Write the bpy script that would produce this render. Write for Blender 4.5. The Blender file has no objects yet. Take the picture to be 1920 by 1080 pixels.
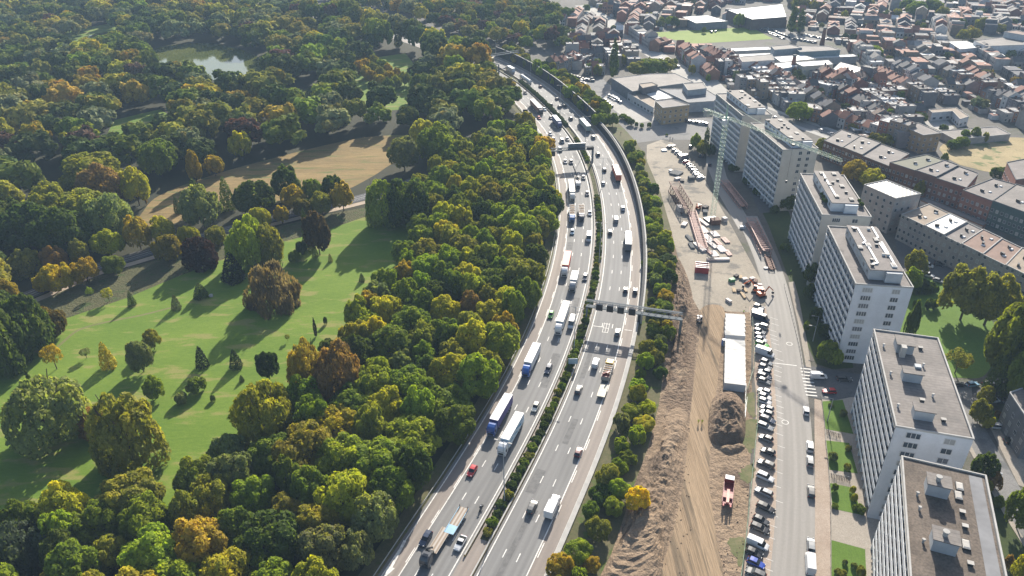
import bpy, bmesh, math, random
import numpy as np
from mathutils import Vector, Matrix
R = math.radians
random.seed(7); rng = np.random.default_rng(7)
sc = bpy.context.scene
# ---------------------------------------------------------------- camera, world, sun, exposure
FOC, PITCH, ROLL, CAMH = 1390.0, R(30.55), R(0.75), 140.0
cam_d = bpy.data.cameras.new('camera'); cam = bpy.data.objects.new('camera', cam_d)
sc.collection.objects.link(cam); sc.camera = cam
cam_d.sensor_width = 36.0; cam_d.lens = 36.0 * FOC / 1920.0
cam_d.clip_start = 1.0; cam_d.clip_end = 20000.0
cam.matrix_world = Matrix.Translation((0, 0, CAMH)) @ Matrix.Rotation(R(90) - PITCH, 4, 'X') @ Matrix.Rotation(-ROLL, 4, 'Z')
SUN_AZ, SUN_EL = R(15.0), R(27.0)          # azimuth clockwise from +Y
w = bpy.data.worlds.new('World'); sc.world = w; w.use_nodes = True
wn = w.node_tree.nodes; wl = w.node_tree.links
bg = wn['Background']; sky = wn.new('ShaderNodeTexSky'); sky.sky_type = 'NISHITA'
sky.sun_disc = False; sky.sun_elevation = SUN_EL; sky.sun_rotation = SUN_AZ; sky.dust_density = 2.0; sky.altitude = 100
wl.new(sky.outputs[0], bg.inputs[0]); bg.inputs[1].default_value = 0.09
sd = bpy.data.lights.new('sun', 'SUN'); sd.energy = 5.0; sd.angle = R(0.5); sd.color = (1.0, 0.93, 0.82)
sun = bpy.data.objects.new('sun', sd); sc.collection.objects.link(sun)
sdir = Vector((math.sin(SUN_AZ) * math.cos(SUN_EL), math.cos(SUN_AZ) * math.cos(SUN_EL), math.sin(SUN_EL)))
sun.rotation_euler = sdir.to_track_quat('Z', 'Y').to_euler(); sun.location = (0, 0, 300)
sc.view_settings.view_transform = 'Standard'; sc.view_settings.look = 'None'
sc.view_settings.exposure = 1.12; sc.view_settings.gamma = 1.0
sc.cycles.max_bounces = 5; sc.cycles.diffuse_bounces = 2; sc.cycles.transparent_max_bounces = 4
sc.cycles.volume_bounces = 0
# ---------------------------------------------------------------- helpers
COL = sc.collection
def G(px, py, z=0.0):
    """ground point (at height z) seen at photograph pixel px, py"""
    U, V = px - 960.0, 540.0 - py; cr, sr = math.cos(ROLL), math.sin(ROLL)
    u = (U * cr + V * sr) / FOC; v = (-U * sr + V * cr) / FOC
    d = (u, math.cos(PITCH) + v * math.sin(PITCH), -math.sin(PITCH) + v * math.cos(PITCH))
    k = (z - CAMH) / d[2]
    return Vector((d[0] * k, d[1] * k, z))
def PR(x, y, z=0.0):
    """where a world point falls in the photograph (used to fit sizes and to count what is in view)"""
    q = (x, y, z - CAMH); sp, cp = math.sin(PITCH), math.cos(PITCH)
    zz = q[1] * cp - q[2] * sp; yy = q[1] * sp + q[2] * cp
    if zz < 1: return (-9999, -9999)
    u, v = FOC * q[0] / zz, FOC * yy / zz; cr, sr = math.cos(ROLL), math.sin(ROLL)
    return (960 + u * cr - v * sr, 540 - (u * sr + v * cr))
def inview(x, y, z=5, m=60):
    a = PR(x, y, z); return -m < a[0] < 1920 + m and -m < a[1] < 1080 + m
def hsolve(base, top):
    b = G(*base); best, bh = 1e9, 1
    for i in range(1, 400):
        e = abs(PR(b.x, b.y, i * 0.15)[1] - top[1])
        if e < best: best, bh = e, i * 0.15
    return bh
def mpx(x, y, z=0.0):
    """metres per photograph pixel, across the view"""
    sp, cp = math.sin(PITCH), math.cos(PITCH)
    return (y * cp + (CAMH - z) * sp) / FOC
def tag(o, label=None, cat=None, group=None, kind=None):
    if label: o['label'] = label
    if cat: o['category'] = cat
    if group: o['group'] = group
    if kind: o['kind'] = kind
    return o
def empty(name, loc=(0, 0, 0), rz=0.0, label=None, cat=None, group=None):
    o = bpy.data.objects.new(name, None); COL.objects.link(o); o.empty_display_size = 1
    o.location = loc; o.rotation_euler = (0, 0, rz); return tag(o, label, cat, group)
def dup(root, loc=None, rz=None, label=None, group=None, scale=None, color=None, cname=None):
    """copy of a thing with copies of its parts and sub-parts"""
    r = root.copy(); COL.objects.link(r)
    if loc is not None: r.location = loc
    if rz is not None: r.rotation_euler = (0, 0, rz)
    if scale is not None: r.scale = scale
    if color is not None: r.color = color
    for ch in list(root.children):
        c = ch.copy(); COL.objects.link(c); c.parent = r
        if color is not None and (cname is None or stem(ch.name) in cname): c.color = color
        for g in list(ch.children):
            d = g.copy(); COL.objects.link(d); d.parent = c
            if color is not None and (cname is None or stem(g.name) in cname): d.color = color
    if label: r['label'] = label
    if group: r['group'] = group
    return r
def stem(n): return n.split('.')[0]
class MB:
    """collects faces, builds ONE mesh object"""
    def __init__(s): s.v = []; s.f = []; s.m = []; s.uv = None
    def poly(s, pts, mi=0):
        n = len(s.v); s.v += [tuple(p) for p in pts]; s.f.append(tuple(range(n, n + len(pts)))); s.m.append(mi)
    def box(s, cx, cy, cz, sx, sy, sz, rz=0.0, mi=0, top=1.0, topx=None, topy=None, sh=0.0, shx=0.0):
        """box centred in xy at cx,cy, bottom at cz; top scaled by topx, topy and shifted by sh along y"""
        tx = top if topx is None else topx; ty = top if topy is None else topy
        c, n = (math.cos(rz), math.sin(rz)), len(s.v)
        for k, (ax, ay, dy, dx, z) in enumerate(((1, 1, 0, 0, cz), (tx, ty, sh, shx, cz + sz))):
            for (i, j) in ((-1, -1), (1, -1), (1, 1), (-1, 1)):
                x, y = i * sx * ax / 2 + dx, j * sy * ay / 2 + dy
                s.v.append((cx + x * c[0] - y * c[1], cy + x * c[1] + y * c[0], z))
        for q in ((3, 2, 1, 0), (4, 5, 6, 7), (0, 1, 5, 4), (1, 2, 6, 5), (2, 3, 7, 6), (3, 0, 4, 7)):
            s.f.append(tuple(n + i for i in q)); s.m.append(mi)
        return s
    def prism(s, pts, z0, z1, mi=0, mtop=None, bottom=False):
        n, k = len(s.v), len(pts)
        a = sum(pts[i][0] * pts[(i + 1) % k][1] - pts[(i + 1) % k][0] * pts[i][1] for i in range(k))
        if a < 0: pts = list(pts)[::-1]
        s.v += [(p[0], p[1], z0) for p in pts] + [(p[0], p[1], z1) for p in pts]
        for i in range(k):
            j = (i + 1) % k; s.f.append((n + i, n + j, n + k + j, n + k + i)); s.m.append(mi)
        s.f.append(tuple(range(n + k, n + 2 * k))); s.m.append(mi if mtop is None else mtop)
        if bottom: s.f.append(tuple(range(n + k - 1, n - 1, -1))); s.m.append(mi)
        return s
    def tube(s, p, q, r0, r1=None, n=6, mi=0, cap=True):
        r1 = r0 if r1 is None else r1; p, q = Vector(p), Vector(q); d = (q - p).normalized()
        a = d.orthogonal().normalized(); b = d.cross(a); k = len(s.v)
        for c, r in ((p, r0), (q, r1)):
            for i in range(n):
                t = 2 * math.pi * i / n; s.v.append(tuple(c + (a * math.cos(t) + b * math.sin(t)) * r))
        for i in range(n):
            j = (i + 1) % n; s.f.append((k + i, k + j, k + n + j, k + n + i)); s.m.append(mi)
        if cap:
            s.f.append(tuple(range(k + n, k + 2 * n))); s.m.append(mi)
            s.f.append(tuple(range(k + n - 1, k - 1, -1))); s.m.append(mi)
        return s
    def beam(s, p, q, wd, ht, mi=0):
        """box beam between two points (bottom centre line)"""
        p, q = Vector(p), Vector(q); d = q - p; L = math.hypot(d.x, d.y) or 1e-6
        nx, ny = -d.y / L * wd / 2, d.x / L * wd / 2; k = len(s.v)
        for (c, sx, z) in ((p, -1, 0), (p, 1, 0), (q, 1, 0), (q, -1, 0), (p, -1, ht), (p, 1, ht), (q, 1, ht), (q, -1, ht)):
            s.v.append((c.x + nx * sx, c.y + ny * sx, c.z + z))
        for f in ((0, 1, 2, 3), (7, 6, 5, 4), (0, 4, 5, 1), (1, 5, 6, 2), (2, 6, 7, 3), (3, 7, 4, 0)):
            s.f.append(tuple(k + i for i in f)); s.m.append(mi)
        return s
    def grid(s, f, nu, nv, mi=0):
        n = len(s.v)
        for i in range(nu + 1):
            for j in range(nv + 1): s.v.append(tuple(f(i / nu, j / nv)))
        for i in range(nu):
            for j in range(nv):
                a = n + i * (nv + 1) + j; s.f.append((a, a + nv + 1, a + nv + 2, a + 1)); s.m.append(mi)
        return s
    def build(s, name, mats, parent=None, loc=None, rz=None, color=None, smooth=False, uv=None):
        me = bpy.data.meshes.new(name); me.from_pydata(s.v, [], s.f)
        for m in (mats if isinstance(mats, (list, tuple)) else [mats]): me.materials.append(m)
        if any(s.m): me.polygons.foreach_set('material_index', s.m)
        if smooth: me.polygons.foreach_set('use_smooth', [True] * len(s.f))
        if uv is not None:
            l = me.uv_layers.new(name='UVMap'); vi = np.empty(len(me.loops), dtype=np.int32); me.loops.foreach_get('vertex_index', vi)
            l.data.foreach_set('uv', np.asarray(uv, dtype=np.float32)[vi].ravel())
        me.update()
        o = bpy.data.objects.new(name, me); COL.objects.link(o)
        if parent: o.parent = parent
        if loc is not None: o.location = loc
        if rz is not None: o.rotation_euler = (0, 0, rz)
        if color: o.color = color
        return o
# ---------------------------------------------------------------- materials
class NT:
    def __init__(s, name):
        s.m = bpy.data.materials.new(name); s.m.use_nodes = True; s.t = s.m.node_tree; s.n = s.t.nodes; s.l = s.t.links
        s.b = s.n['Principled BSDF']
    def new(s, t, **k):
        o = s.n.new(t)
        for a, b in k.items(): setattr(o, a, b)
        return o
    def put(s, sock, v):
        if isinstance(v, bpy.types.NodeSocket): s.l.new(v, sock)
        else:
            if isinstance(v, (tuple, list)) and len(v) == 3 and sock.type == 'RGBA': v = (*v, 1)
            sock.default_value = v
    def coord(s, out='Object', scale=(1, 1, 1), rot=(0, 0, 0)):
        c = s.new('ShaderNodeTexCoord'); m = s.new('ShaderNodeMapping'); s.l.new(c.outputs[out], m.inputs[0])
        m.inputs['Scale'].default_value = scale; m.inputs['Rotation'].default_value = rot; return m.outputs[0]
    def noise(s, vec, scale, detail=3, rough=0.55, lo=0.3, hi=0.7):
        t = s.new('ShaderNodeTexNoise'); s.l.new(vec, t.inputs['Vector']); t.inputs['Scale'].default_value = scale
        t.inputs['Detail'].default_value = detail; t.inputs['Roughness'].default_value = rough
        r = s.new('ShaderNodeMapRange'); s.l.new(t.outputs[0], r.inputs[0]); r.inputs[1].default_value = lo; r.inputs[2].default_value = hi
        return r.outputs[0]
    def mix(s, f, a, b, mode='MIX'):
        t = s.new('ShaderNodeMix', data_type='RGBA', blend_type=mode); s.put(t.inputs[0], f); s.put(t.inputs[6], a); s.put(t.inputs[7], b)
        return t.outputs[2]
    def math(s, op, a, b=0.0):
        t = s.new('ShaderNodeMath', operation=op); s.put(t.inputs[0], a); s.put(t.inputs[1], b); return t.outputs[0]
    def bump(s, h, dist=0.1, strength=1.0):
        t = s.new('ShaderNodeBump'); s.l.new(h, t.inputs['Height']); t.inputs['Distance'].default_value = dist; t.inputs['Strength'].default_value = strength
        s.l.new(t.outputs[0], s.b.inputs['Normal'])
    def done(s, col, rough=0.8, spec=0.4, metal=0.0):
        s.put(s.b.inputs['Base Color'], col); s.put(s.b.inputs['Roughness'], rough); s.b.inputs['Metallic'].default_value = metal
        s.b.inputs['Specular IOR Level'].default_value = spec; return s.m
def paint(name, col, rough=0.6, vary=0.12, scale=0.7, spec=0.4, metal=0.0, objcol=False, bump=0.0, fine=0.0, bands=0.0):
    t = NT(name); v = t.coord()
    base = col
    if objcol: base = t.new('ShaderNodeObjectInfo').outputs['Color']
    n = t.noise(v, scale); d = t.mix(n, (1 - vary,) * 3, (1 + vary * 0.6,) * 3)
    c = t.mix(1.0, base, d, 'MULTIPLY')
    if fine:
        n2 = t.noise(v, scale * 9, 2); c = t.mix(1.0, c, t.mix(n2, (1 - fine,) * 3, (1 + fine * 0.6,) * 3), 'MULTIPLY')
    if bands:
        w_ = t.new('ShaderNodeTexWave', wave_type='BANDS', bands_direction='Y'); t.l.new(v, w_.inputs[0]); w_.inputs['Scale'].default_value = 0.3; w_.inputs['Distortion'].default_value = .4
        r_ = t.new('ShaderNodeMapRange'); t.l.new(w_.outputs[0], r_.inputs[0]); r_.inputs[1].default_value = .0; r_.inputs[2].default_value = .12
        c = t.mix(1.0, c, t.mix(r_.outputs[0], (1 - bands,) * 3, (1, 1, 1)), 'MULTIPLY')
        c = t.mix(t.math('MULTIPLY', t.noise(v, 0.22, 6, .7, .5, .62), .35), c, (.09, .085, .08))
    if bump: t.bump(t.noise(v, scale * 4), bump)
    return t.done(c, rough, spec, metal)
def ground(name, a, b, s1=0.05, s2=0.8, c=None, rough=0.95, bump=0.0, s3=None, stretch=(1, 1, 1), rot=0.0, cut=(0.55, 0.62)):
    """two tones mixed by a wide and a fine noise, a third tone in patches"""
    t = NT(name); v = t.coord(scale=stretch, rot=(0, 0, rot))
    n = t.math('ADD', t.math('MULTIPLY', t.noise(v, s1, 4), 0.55), t.math('MULTIPLY', t.noise(v, s2, 4, .65), 0.45))
    col = t.mix(n, a, b)
    if c is not None: col = t.mix(t.noise(v, s3 or s1 * 2.3, 5, .6, *cut), col, c)
    col = t.mix(1.0, col, t.mix(t.noise(v, s2 * 5, 3, .7), (.74, .75, .74), (1.2, 1.2, 1.2)), 'MULTIPLY')
    if bump: t.bump(t.noise(v, s2, 5, .65), bump)
    return t.done(col, rough, 0.25)
GLASS = NT('window_glass'); _v = GLASS.coord(); GLASS = GLASS.done(GLASS.mix(GLASS.noise(_v, 0.9, 1), (0.02, 0.03, 0.04), (0.07, 0.09, 0.11)), 0.12, 0.6)
WHITE = paint('white_paint', (0.62, 0.62, 0.61), 0.5)
WALLP = paint('house_wall', (1, 1, 1), 0.85, 0.16, 0.5, objcol=True, fine=0.1)
STEEL = paint('galvanised_steel', (0.34, 0.36, 0.38), 0.5, metal=0.3)
DARK = paint('dark_metal', (0.03, 0.032, 0.035), 0.5)
RUBBER = paint('rubber', (0.018, 0.018, 0.02), 0.85)
CONC = paint('concrete', (0.42, 0.4, 0.37), 0.9, 0.2, 0.3, fine=0.1)
DCONC = paint('dark_concrete', (0.12, 0.125, 0.13), 0.9, 0.2, 0.3)
ROOFG = paint('bitumen_roof', (0.175, 0.155, 0.145), 0.85, 0.25, 0.15, fine=0.15, bands=.25)
def inpoly(x, y, P):
    c = False; n = len(P); j = n - 1
    for i in range(n):
        if (P[i][1] > y) != (P[j][1] > y) and x < (P[j][0] - P[i][0]) * (y - P[i][1]) / (P[j][1] - P[i][1]) + P[i][0]: c = not c
        j = i
    return c
def wpoly(px, z=0.0): return [tuple(G(a, b, z))[:2] for a, b in px]
def smooth_poly(P, k=6, jit=0.0, closed=True):
    """Catmull-Rom through world points"""
    n = len(P); out = []
    for i in range(n if closed else n - 1):
        p0, p1, p2, p3 = (P[(i + d) % n] if closed else P[min(max(i + d, 0), n - 1)] for d in (-1, 0, 1, 2))
        for q in range(k):
            t = q / k
            out.append(tuple(0.5 * ((2 * p1[a]) + (-p0[a] + p2[a]) * t + (2 * p0[a] - 5 * p1[a] + 4 * p2[a] - p3[a]) * t * t + (-p0[a] + 3 * p1[a] - 3 * p2[a] + p3[a]) * t ** 3) + random.uniform(-jit, jit) for a in (0, 1)))
    if not closed: out.append(tuple(P[-1][:2]))
    return out
def sheet(name, px, z, mat, kind='structure', world=False, smooth=False, jit=0.0, thick=0.0):
    P = px if world else wpoly(px)
    if smooth: P = smooth_poly(P, 6, jit)
    b = MB()
    if thick: b.prism(P, z - thick, z)
    else:
        a = sum(P[i][0] * P[(i + 1) % len(P)][1] - P[(i + 1) % len(P)][0] * P[i][1] for i in range(len(P)))
        b.poly([(p[0], p[1], z) for p in (P if a > 0 else P[::-1])])
    o = b.build(name, mat)
    if kind: o['kind'] = kind
    return o
LAND = []      # landmarks used in labels: (x, y, phrase)
def land(px, py, phrase): p = G(px, py); LAND.append((p.x, p.y, phrase))
AUTO = []      # (object, look, x, y, suffix)
def strip(P, w0, w1):
    """closed outline of a band along polyline P between side offsets w0 and w1 (right positive)"""
    L, Rr = [], []
    for i, p in enumerate(P):
        a, b = P[max(i - 1, 0)], P[min(i + 1, len(P) - 1)]; d = math.hypot(b[0] - a[0], b[1] - a[1]) or 1
        nx, ny = (b[1] - a[1]) / d, -(b[0] - a[0]) / d
        L.append((p[0] + nx * w0, p[1] + ny * w0)); Rr.append((p[0] + nx * w1, p[1] + ny * w1))
    return L, Rr
def band(b, P, w0, w1, z, mi=0):
    L, Rr = strip(P, w0, w1)
    for i in range(len(P) - 1): b.poly([(*L[i], z), (*Rr[i], z), (*Rr[i + 1], z), (*L[i + 1], z)], mi)
HAZE = 0.00014
# ---------------------------------------------------------------- ground and surfaces
GRASS = ground('lawn_grass', (0.070, 0.135, 0.010), (0.155, 0.220, 0.026), 0.03, 0.45, (0.20, 0.20, 0.055), stretch=(1, 3.0, 1), rot=R(-25), s3=0.06)
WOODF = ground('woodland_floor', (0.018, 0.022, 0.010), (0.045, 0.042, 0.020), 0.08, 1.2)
ROUGHG = ground('rough_grass', (0.05, 0.055, 0.02), (0.12, 0.11, 0.05), 0.1, 1.2, (0.06, 0.085, 0.022), bump=0.3)
MEADOW = ground('mown_meadow', (0.13, 0.092, 0.035), (0.29, 0.20, 0.080), 0.05, 0.35, (0.12, 0.125, 0.035), stretch=(0.35, 2.2, 1), rot=R(-22), bump=0.1)
TOWNG = ground('town_paving', (0.075, 0.07, 0.06), (0.155, 0.142, 0.125), 0.03, 0.4, (0.06, 0.075, 0.03), s3=0.04, cut=(0.56, 0.7))
ASPH = ground('street_asphalt', (0.15, 0.145, 0.14), (0.24, 0.23, 0.22), 0.04, 0.7, (0.13, 0.13, 0.13), s3=0.1)
ASPHD = ground('dark_asphalt', (0.075, 0.075, 0.08), (0.13, 0.13, 0.13), 0.05, 0.8)
PAVE = ground('pavement_slabs', (0.27, 0.23, 0.19), (0.37, 0.33, 0.28), 0.05, 0.9)
DIRT = ground('bare_dirt', (0.165, 0.115, 0.075), (0.32, 0.235, 0.16), 0.045, 0.5, (0.14, 0.10, 0.07), s3=0.09, bump=0.35)
DIRTD = ground('dark_soil', (0.13, 0.092, 0.064), (0.27, 0.19, 0.13), 0.12, 0.9, (0.30, 0.22, 0.15), s3=0.15, bump=0.6)
SANDP = ground('sandy_site_ground', (0.23, 0.20, 0.16), (0.38, 0.33, 0.265), 0.06, 0.7, (0.17, 0.155, 0.135), s3=0.1)
TRACK = ground('dirt_track', (0.20, 0.14, 0.085), (0.37, 0.27, 0.175), 0.10, 0.45, (0.16, .12, .08), stretch=(4, 0.12, 1), rot=R(16), s3=.12, bump=0.15)
VERGE = ground('verge_soil', (0.06, 0.07, 0.025), (0.15, 0.125, 0.07), 0.12, 1.0, (0.07, 0.10, 0.02), s3=0.2)
DRYG = ground('dry_grassland', (0.20, 0.16, 0.08), (0.42, 0.33, 0.18), 0.07, 0.9, (0.12, 0.14, 0.05), s3=0.1)
sheet('ground', [(-6000, -500), (9000, -500), (9000, 9000), (-6000, 9000)], 0.0, TOWNG, world=True)
# woodland floor: everything left of the motorway
wf = wpoly([(690, 1100), (757, 1000), (840, 887), (917, 780), (973, 650), (1027, 530), (1048, 427), (1052, 377), (1035, 287), (1013, 240), (975, 200), (942, 143), (905, 110), (840, 85), (760, 68), (700, 58)])
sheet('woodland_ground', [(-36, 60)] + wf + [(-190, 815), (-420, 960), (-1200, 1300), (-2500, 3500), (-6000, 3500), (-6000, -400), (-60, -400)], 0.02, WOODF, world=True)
sheet('park_lawn', [(-120, 960), (-120, 760), (0, 695), (90, 620), (130, 585), (240, 552), (330, 515), (430, 476), (520, 452), (600, 432), (680, 405), (745, 395), (790, 470), (790, 560), (720, 680), (620, 800), (540, 880), (420, 960), (200, 1000)], 0.04, GRASS, smooth=True)
sheet('grass_bank', [(70, 565), (150, 528), (230, 505), (330, 478), (420, 452), (520, 425), (600, 405), (680, 390), (745, 385), (745, 398), (680, 408), (600, 436), (520, 456), (430, 482), (330, 520), (240, 558), (130, 595), (60, 610)], 0.06, ROUGHG)
sheet('meadow', [(225, 455), (262, 405), (300, 366), (400, 328), (500, 300), (620, 270), (700, 256), (775, 256), (790, 290), (740, 305), (700, 330), (640, 360), (560, 378), (470, 385), (400, 398), (330, 418)], 0.05, MEADOW, smooth=True)
sheet('clearing_lawn', [(195, 262), (215, 225), (300, 205), (340, 230), (300, 262), (240, 285)], 0.05, GRASS)
sheet('clearing_lawn', [(650, 175), (690, 110), (760, 100), (800, 150), (760, 205), (690, 210)], 0.05, GRASS)
sheet('shore_lawn', [(120, 60), (200, 45), (230, 50), (170, 85), (140, 95)], 0.05, GRASS)
WAT = NT('pond_water'); _v = WAT.coord(); WAT.bump(WAT.noise(_v, 0.35, 3), 0.02, 0.4)
WAT = WAT.done(WAT.mix(WAT.noise(_v, 0.02, 2), (0.06, 0.075, 0.02), (0.11, 0.12, 0.035)), 0.06, 0.3)  # green of the mirrored trees put into the water's base colour
sheet('pond_water', [(284, 104), (300, 88), (380, 81), (440, 90), (488, 110), (492, 140), (482, 166), (440, 164), (400, 150), (350, 144), (300, 138)], 0.08, WAT, smooth=True)
sheet('pond_water', [(138, 88), (160, 68), (215, 60), (242, 72), (203, 96), (150, 102)], 0.08, WAT, smooth=True)
sheet('pond_water', [(545, 205), (560, 175), (600, 160), (625, 180), (600, 210)], 0.08, WAT, smooth=True)
wp = smooth_poly([tuple(G(*q))[:2] for q in [(330, 575), (262, 592), (205, 603), (150, 618), (118, 642), (90, 668)]], 6, closed=False)
b = MB(); band(b, wp, -.5, .6, .055); b.build('worn_path', ground('worn_grass', (0.10, 0.13, 0.03), (0.2, .17, .08), .3, 2.0))['kind'] = 'structure'
# avenue through the park
av = smooth_poly([tuple(G(*p))[:2] for p in [(-60, 600), (75, 545), (170, 505), (245, 483), (330, 458), (430, 430), (520, 408), (600, 389), (665, 374), (730, 355), (800, 330)]], 6, closed=False)
b = MB(); band(b, av, -3.6, 3.6, 0.09); b.build('park_road', ASPHD)['kind'] = 'structure'
b = MB(); band(b, av, 4.3, 7.6, 0.09); b.build('park_path', paint('gravel_path', (0.36, 0.29, 0.22), 0.95, 0.15, 0.3))['kind'] = 'structure'
LINE = paint('road_line_paint', (0.62, 0.60, 0.56), 0.7, 0.25, 1.5)
b = MB(); band(b, av, -0.08, 0.08, 0.10); band(b, av, 1.6, 1.72, 0.10); band(b, av, -1.9, -1.78, 0.10); b.build('park_road_markings', LINE)['kind'] = 'structure'
# ---------------------------------------------------------------- motorway: reference line = left edge of the carriageway that leads away
RL = [(887, 1080), (913, 1033), (953, 960), (977, 917), (1007, 860), (1040, 797), (1073, 727), (1087, 680), (1100, 643), (1110, 610), (1120, 573), (1128, 530), (1133, 493), (1135, 443), (1133, 393), (1128, 360), (1120, 330), (1110, 300), (1100, 277), (1083, 252), (1063, 230), (1040, 207), (1023, 190), (1000, 167)]
rp = np.array([tuple(G(*p))[:2] for p in RL])
far = np.array([tuple(G(*p))[:2] for p in [(993, 133), (957, 115), (930, 103), (900, 95), (860, 80), (820, 66), (780, 57), (740, 48), (700, 37), (640, 22), (560, 5)]])
ft = np.gradient(far, axis=0); ft /= np.linalg.norm(ft, axis=1)[:, None]; far = far - np.c_[ft[:, 1], -ft[:, 0]] * 15.4
rp = np.vstack([rp, far]); d = np.r_[0, np.cumsum(np.linalg.norm(np.diff(rp, axis=0), axis=1))]
tt = np.arange(0, d[-1], 4.0); rx, ry = np.interp(tt, d, rp[:, 0]), np.interp(tt, d, rp[:, 1])
k = np.exp(-0.5 * (np.arange(-18, 19) / 7.0) ** 2); k /= k.sum()
def smth(a):
    e = np.r_[a[0] + (a[0] - a[1:19][::-1]), a, a[-1] + (a[-1] - a[-19:-1][::-1])]; return np.convolve(e, k, 'valid')
REF = np.c_[smth(rx), smth(ry)]
t0 = REF[0] - REF[4]; t0 /= np.linalg.norm(t0); REF = np.vstack([[REF[0] + t0 * q for q in range(72, 0, -4)], REF])
t1 = REF[-1] - REF[-6]; t1 /= np.linalg.norm(t1); REF = np.vstack([REF, [REF[-1] + t1 * q for q in range(4, 500, 12)]])
RS = np.r_[0, np.cumsum(np.linalg.norm(np.diff(REF, axis=0), axis=1))] - 72.0
TG = np.gradient(REF, axis=0); TG /= np.linalg.norm(TG, axis=1)[:, None]; NR = np.c_[TG[:, 1], -TG[:, 0]]
def W(s, off):
    x, y = np.interp(s, RS, REF[:, 0]), np.interp(s, RS, REF[:, 1]); nx, ny = np.interp(s, RS, NR[:, 0]), np.interp(s, RS, NR[:, 1])
    return (x + nx * off, y + ny * off)
def SO(x, y):
    i = int(np.argmin((REF[:, 0] - x) ** 2 + (REF[:, 1] - y) ** 2)); e = np.array((x, y)) - REF[i]
    return RS[i] + e @ TG[i], e @ NR[i]
def heading(s):
    a, b = W(s - 3, 0), W(s + 3, 0); return math.atan2(b[1] - a[1], b[0] - a[0])
SMAX = RS[-1]
def ribbon(b, o0, o1, z, s0=-72, s1=None, step=4.0, mi=0, uv=None, zs=None):
    s1 = SMAX if s1 is None else s1; n = max(1, int(math.ceil((s1 - s0) / step))); k = len(b.v)
    for i in range(n + 1):
        s = s0 + (s1 - s0) * i / n
        for o in (o0, o1):
            p = W(s, o); b.v.append((p[0], p[1], z)); uv is not None and uv.append((o, s))
    for i in range(n): b.f.append((k + 2 * i, k + 2 * i + 1, k + 2 * i + 3, k + 2 * i + 2)); b.m.append(mi)
def wall_strip(b, o0, o1, z0, z1, s0, s1, step=4.0, mi=0, mtop=None):
    n = max(1, int(math.ceil((s1 - s0) / step))); k = len(b.v)
    for i in range(n + 1):
        s = s0 + (s1 - s0) * i / n; a, c = W(s, o0), W(s, o1)
        b.v += [(*a, z0), (*a, z1), (*c, z1), (*c, z0)]
    for i in range(n):
        q = k + 4 * i
        for (a, c, m_) in ((0, 1, mi), (1, 2, mi if mtop is None else mtop), (2, 3, mi)):
            b.f.append((q + a, q + c, q + 4 + c, q + 4 + a)); b.m.append(m_)
    b.f.append((k, k + 3, k + 2, k + 1)); b.m.append(mi); q = k + 4 * n; b.f.append((q, q + 1, q + 2, q + 3)); b.m.append(mi)
def road_mat(name, a, b_, c):
    t = NT(name); v = t.coord('UV', (1.0, 0.02, 1)); v2 = t.coord('UV', (1, 1, 1))
    n = t.noise(v, 0.55, 5, .6); col = t.mix(n, a, b_)
    wv = t.new('ShaderNodeTexWave', wave_type='BANDS', bands_direction='X'); t.l.new(t.coord('UV', (0.286 * 2, 0.0, 1)), wv.inputs[0])
    wv.inputs['Scale'].default_value = 0.314; wv.inputs['Distortion'].default_value = 0.3; wv.inputs['Detail'].default_value = 1
    col = t.mix(t.math('MULTIPLY', wv.outputs[0], 0.3), col, c)
    col = t.mix(t.math('MULTIPLY', t.noise(t.coord('UV', (1, 0.15, 1)), 0.12, 3, .6, .5, .75), 0.6), col, c)
    col = t.mix(t.math('MULTIPLY', t.noise(v2, 1.5, 3), 0.16), col, (0.10, 0.10, 0.10))
    return t.done(col, 0.8, 0.35)
MWAY = road_mat('motorway_asphalt', (0.145, 0.142, 0.138), (0.225, 0.22, 0.212), (0.095, 0.093, 0.09))
SHLD = road_mat('shoulder_asphalt', (0.21, 0.175, 0.15), (0.29, 0.25, 0.215), (0.15, 0.125, 0.11))
b = MB(); uv = []; ribbon(b, -19.9, -4.4, 0.10, uv=uv); b.build('motorway_carriageway', MWAY, uv=uv)['kind'] = 'structure'
b = MB(); uv = []; ribbon(b, 0.2, 15.6, 0.10, uv=uv); b.build('motorway_carriageway', MWAY, uv=uv)['kind'] = 'structure'
b = MB(); uv = []; ribbon(b, -18.9, -15.4, 0.11, uv=uv); b.build('hard_shoulder', SHLD, uv=uv)['kind'] = 'structure'
b = MB(); uv = []; ribbon(b, 11.3, 14.9, 0.11, uv=uv); b.build('hard_shoulder', SHLD, uv=uv)['kind'] = 'structure'
b = MB(); uv = []; ribbon(b, -4.4, -2.9, 0.09, uv=uv); ribbon(b, -0.9, 0.2, 0.09, uv=uv); ribbon(b, -4.4, 0.2, 0.095, -72, 10, uv=uv); b.build('median_paving', SHLD, uv=uv)['kind'] = 'structure'
b = MB(); ribbon(b, -2.9, -0.9, 0.09, 6); b.build('median_soil', ROUGHG)['kind'] = 'structure'
b = MB(); ribbon(b, -24, -19.9, 0.07, -72, 440); b.build('motorway_verge', VERGE)['kind'] = 'structure'
b = MB(); ribbon(b, 15.6, 30, 0.03, -72, 330); b.build('motorway_verge', VERGE)['kind'] = 'structure'
b = MB(); ribbon(b, 15.6, 32, 0.03, 330, 800); b.build('motorway_verge', ROUGHG)['kind'] = 'structure'
b = MB()
for o in (-19.0, -15.45, -5.0, 0.85): ribbon(b, o - 0.14, o + 0.14, 0.125)
ribbon(b, 11.0, 11.28, 0.125); ribbon(b, 14.75, 14.93, 0.125)
s = -68.0
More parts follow.
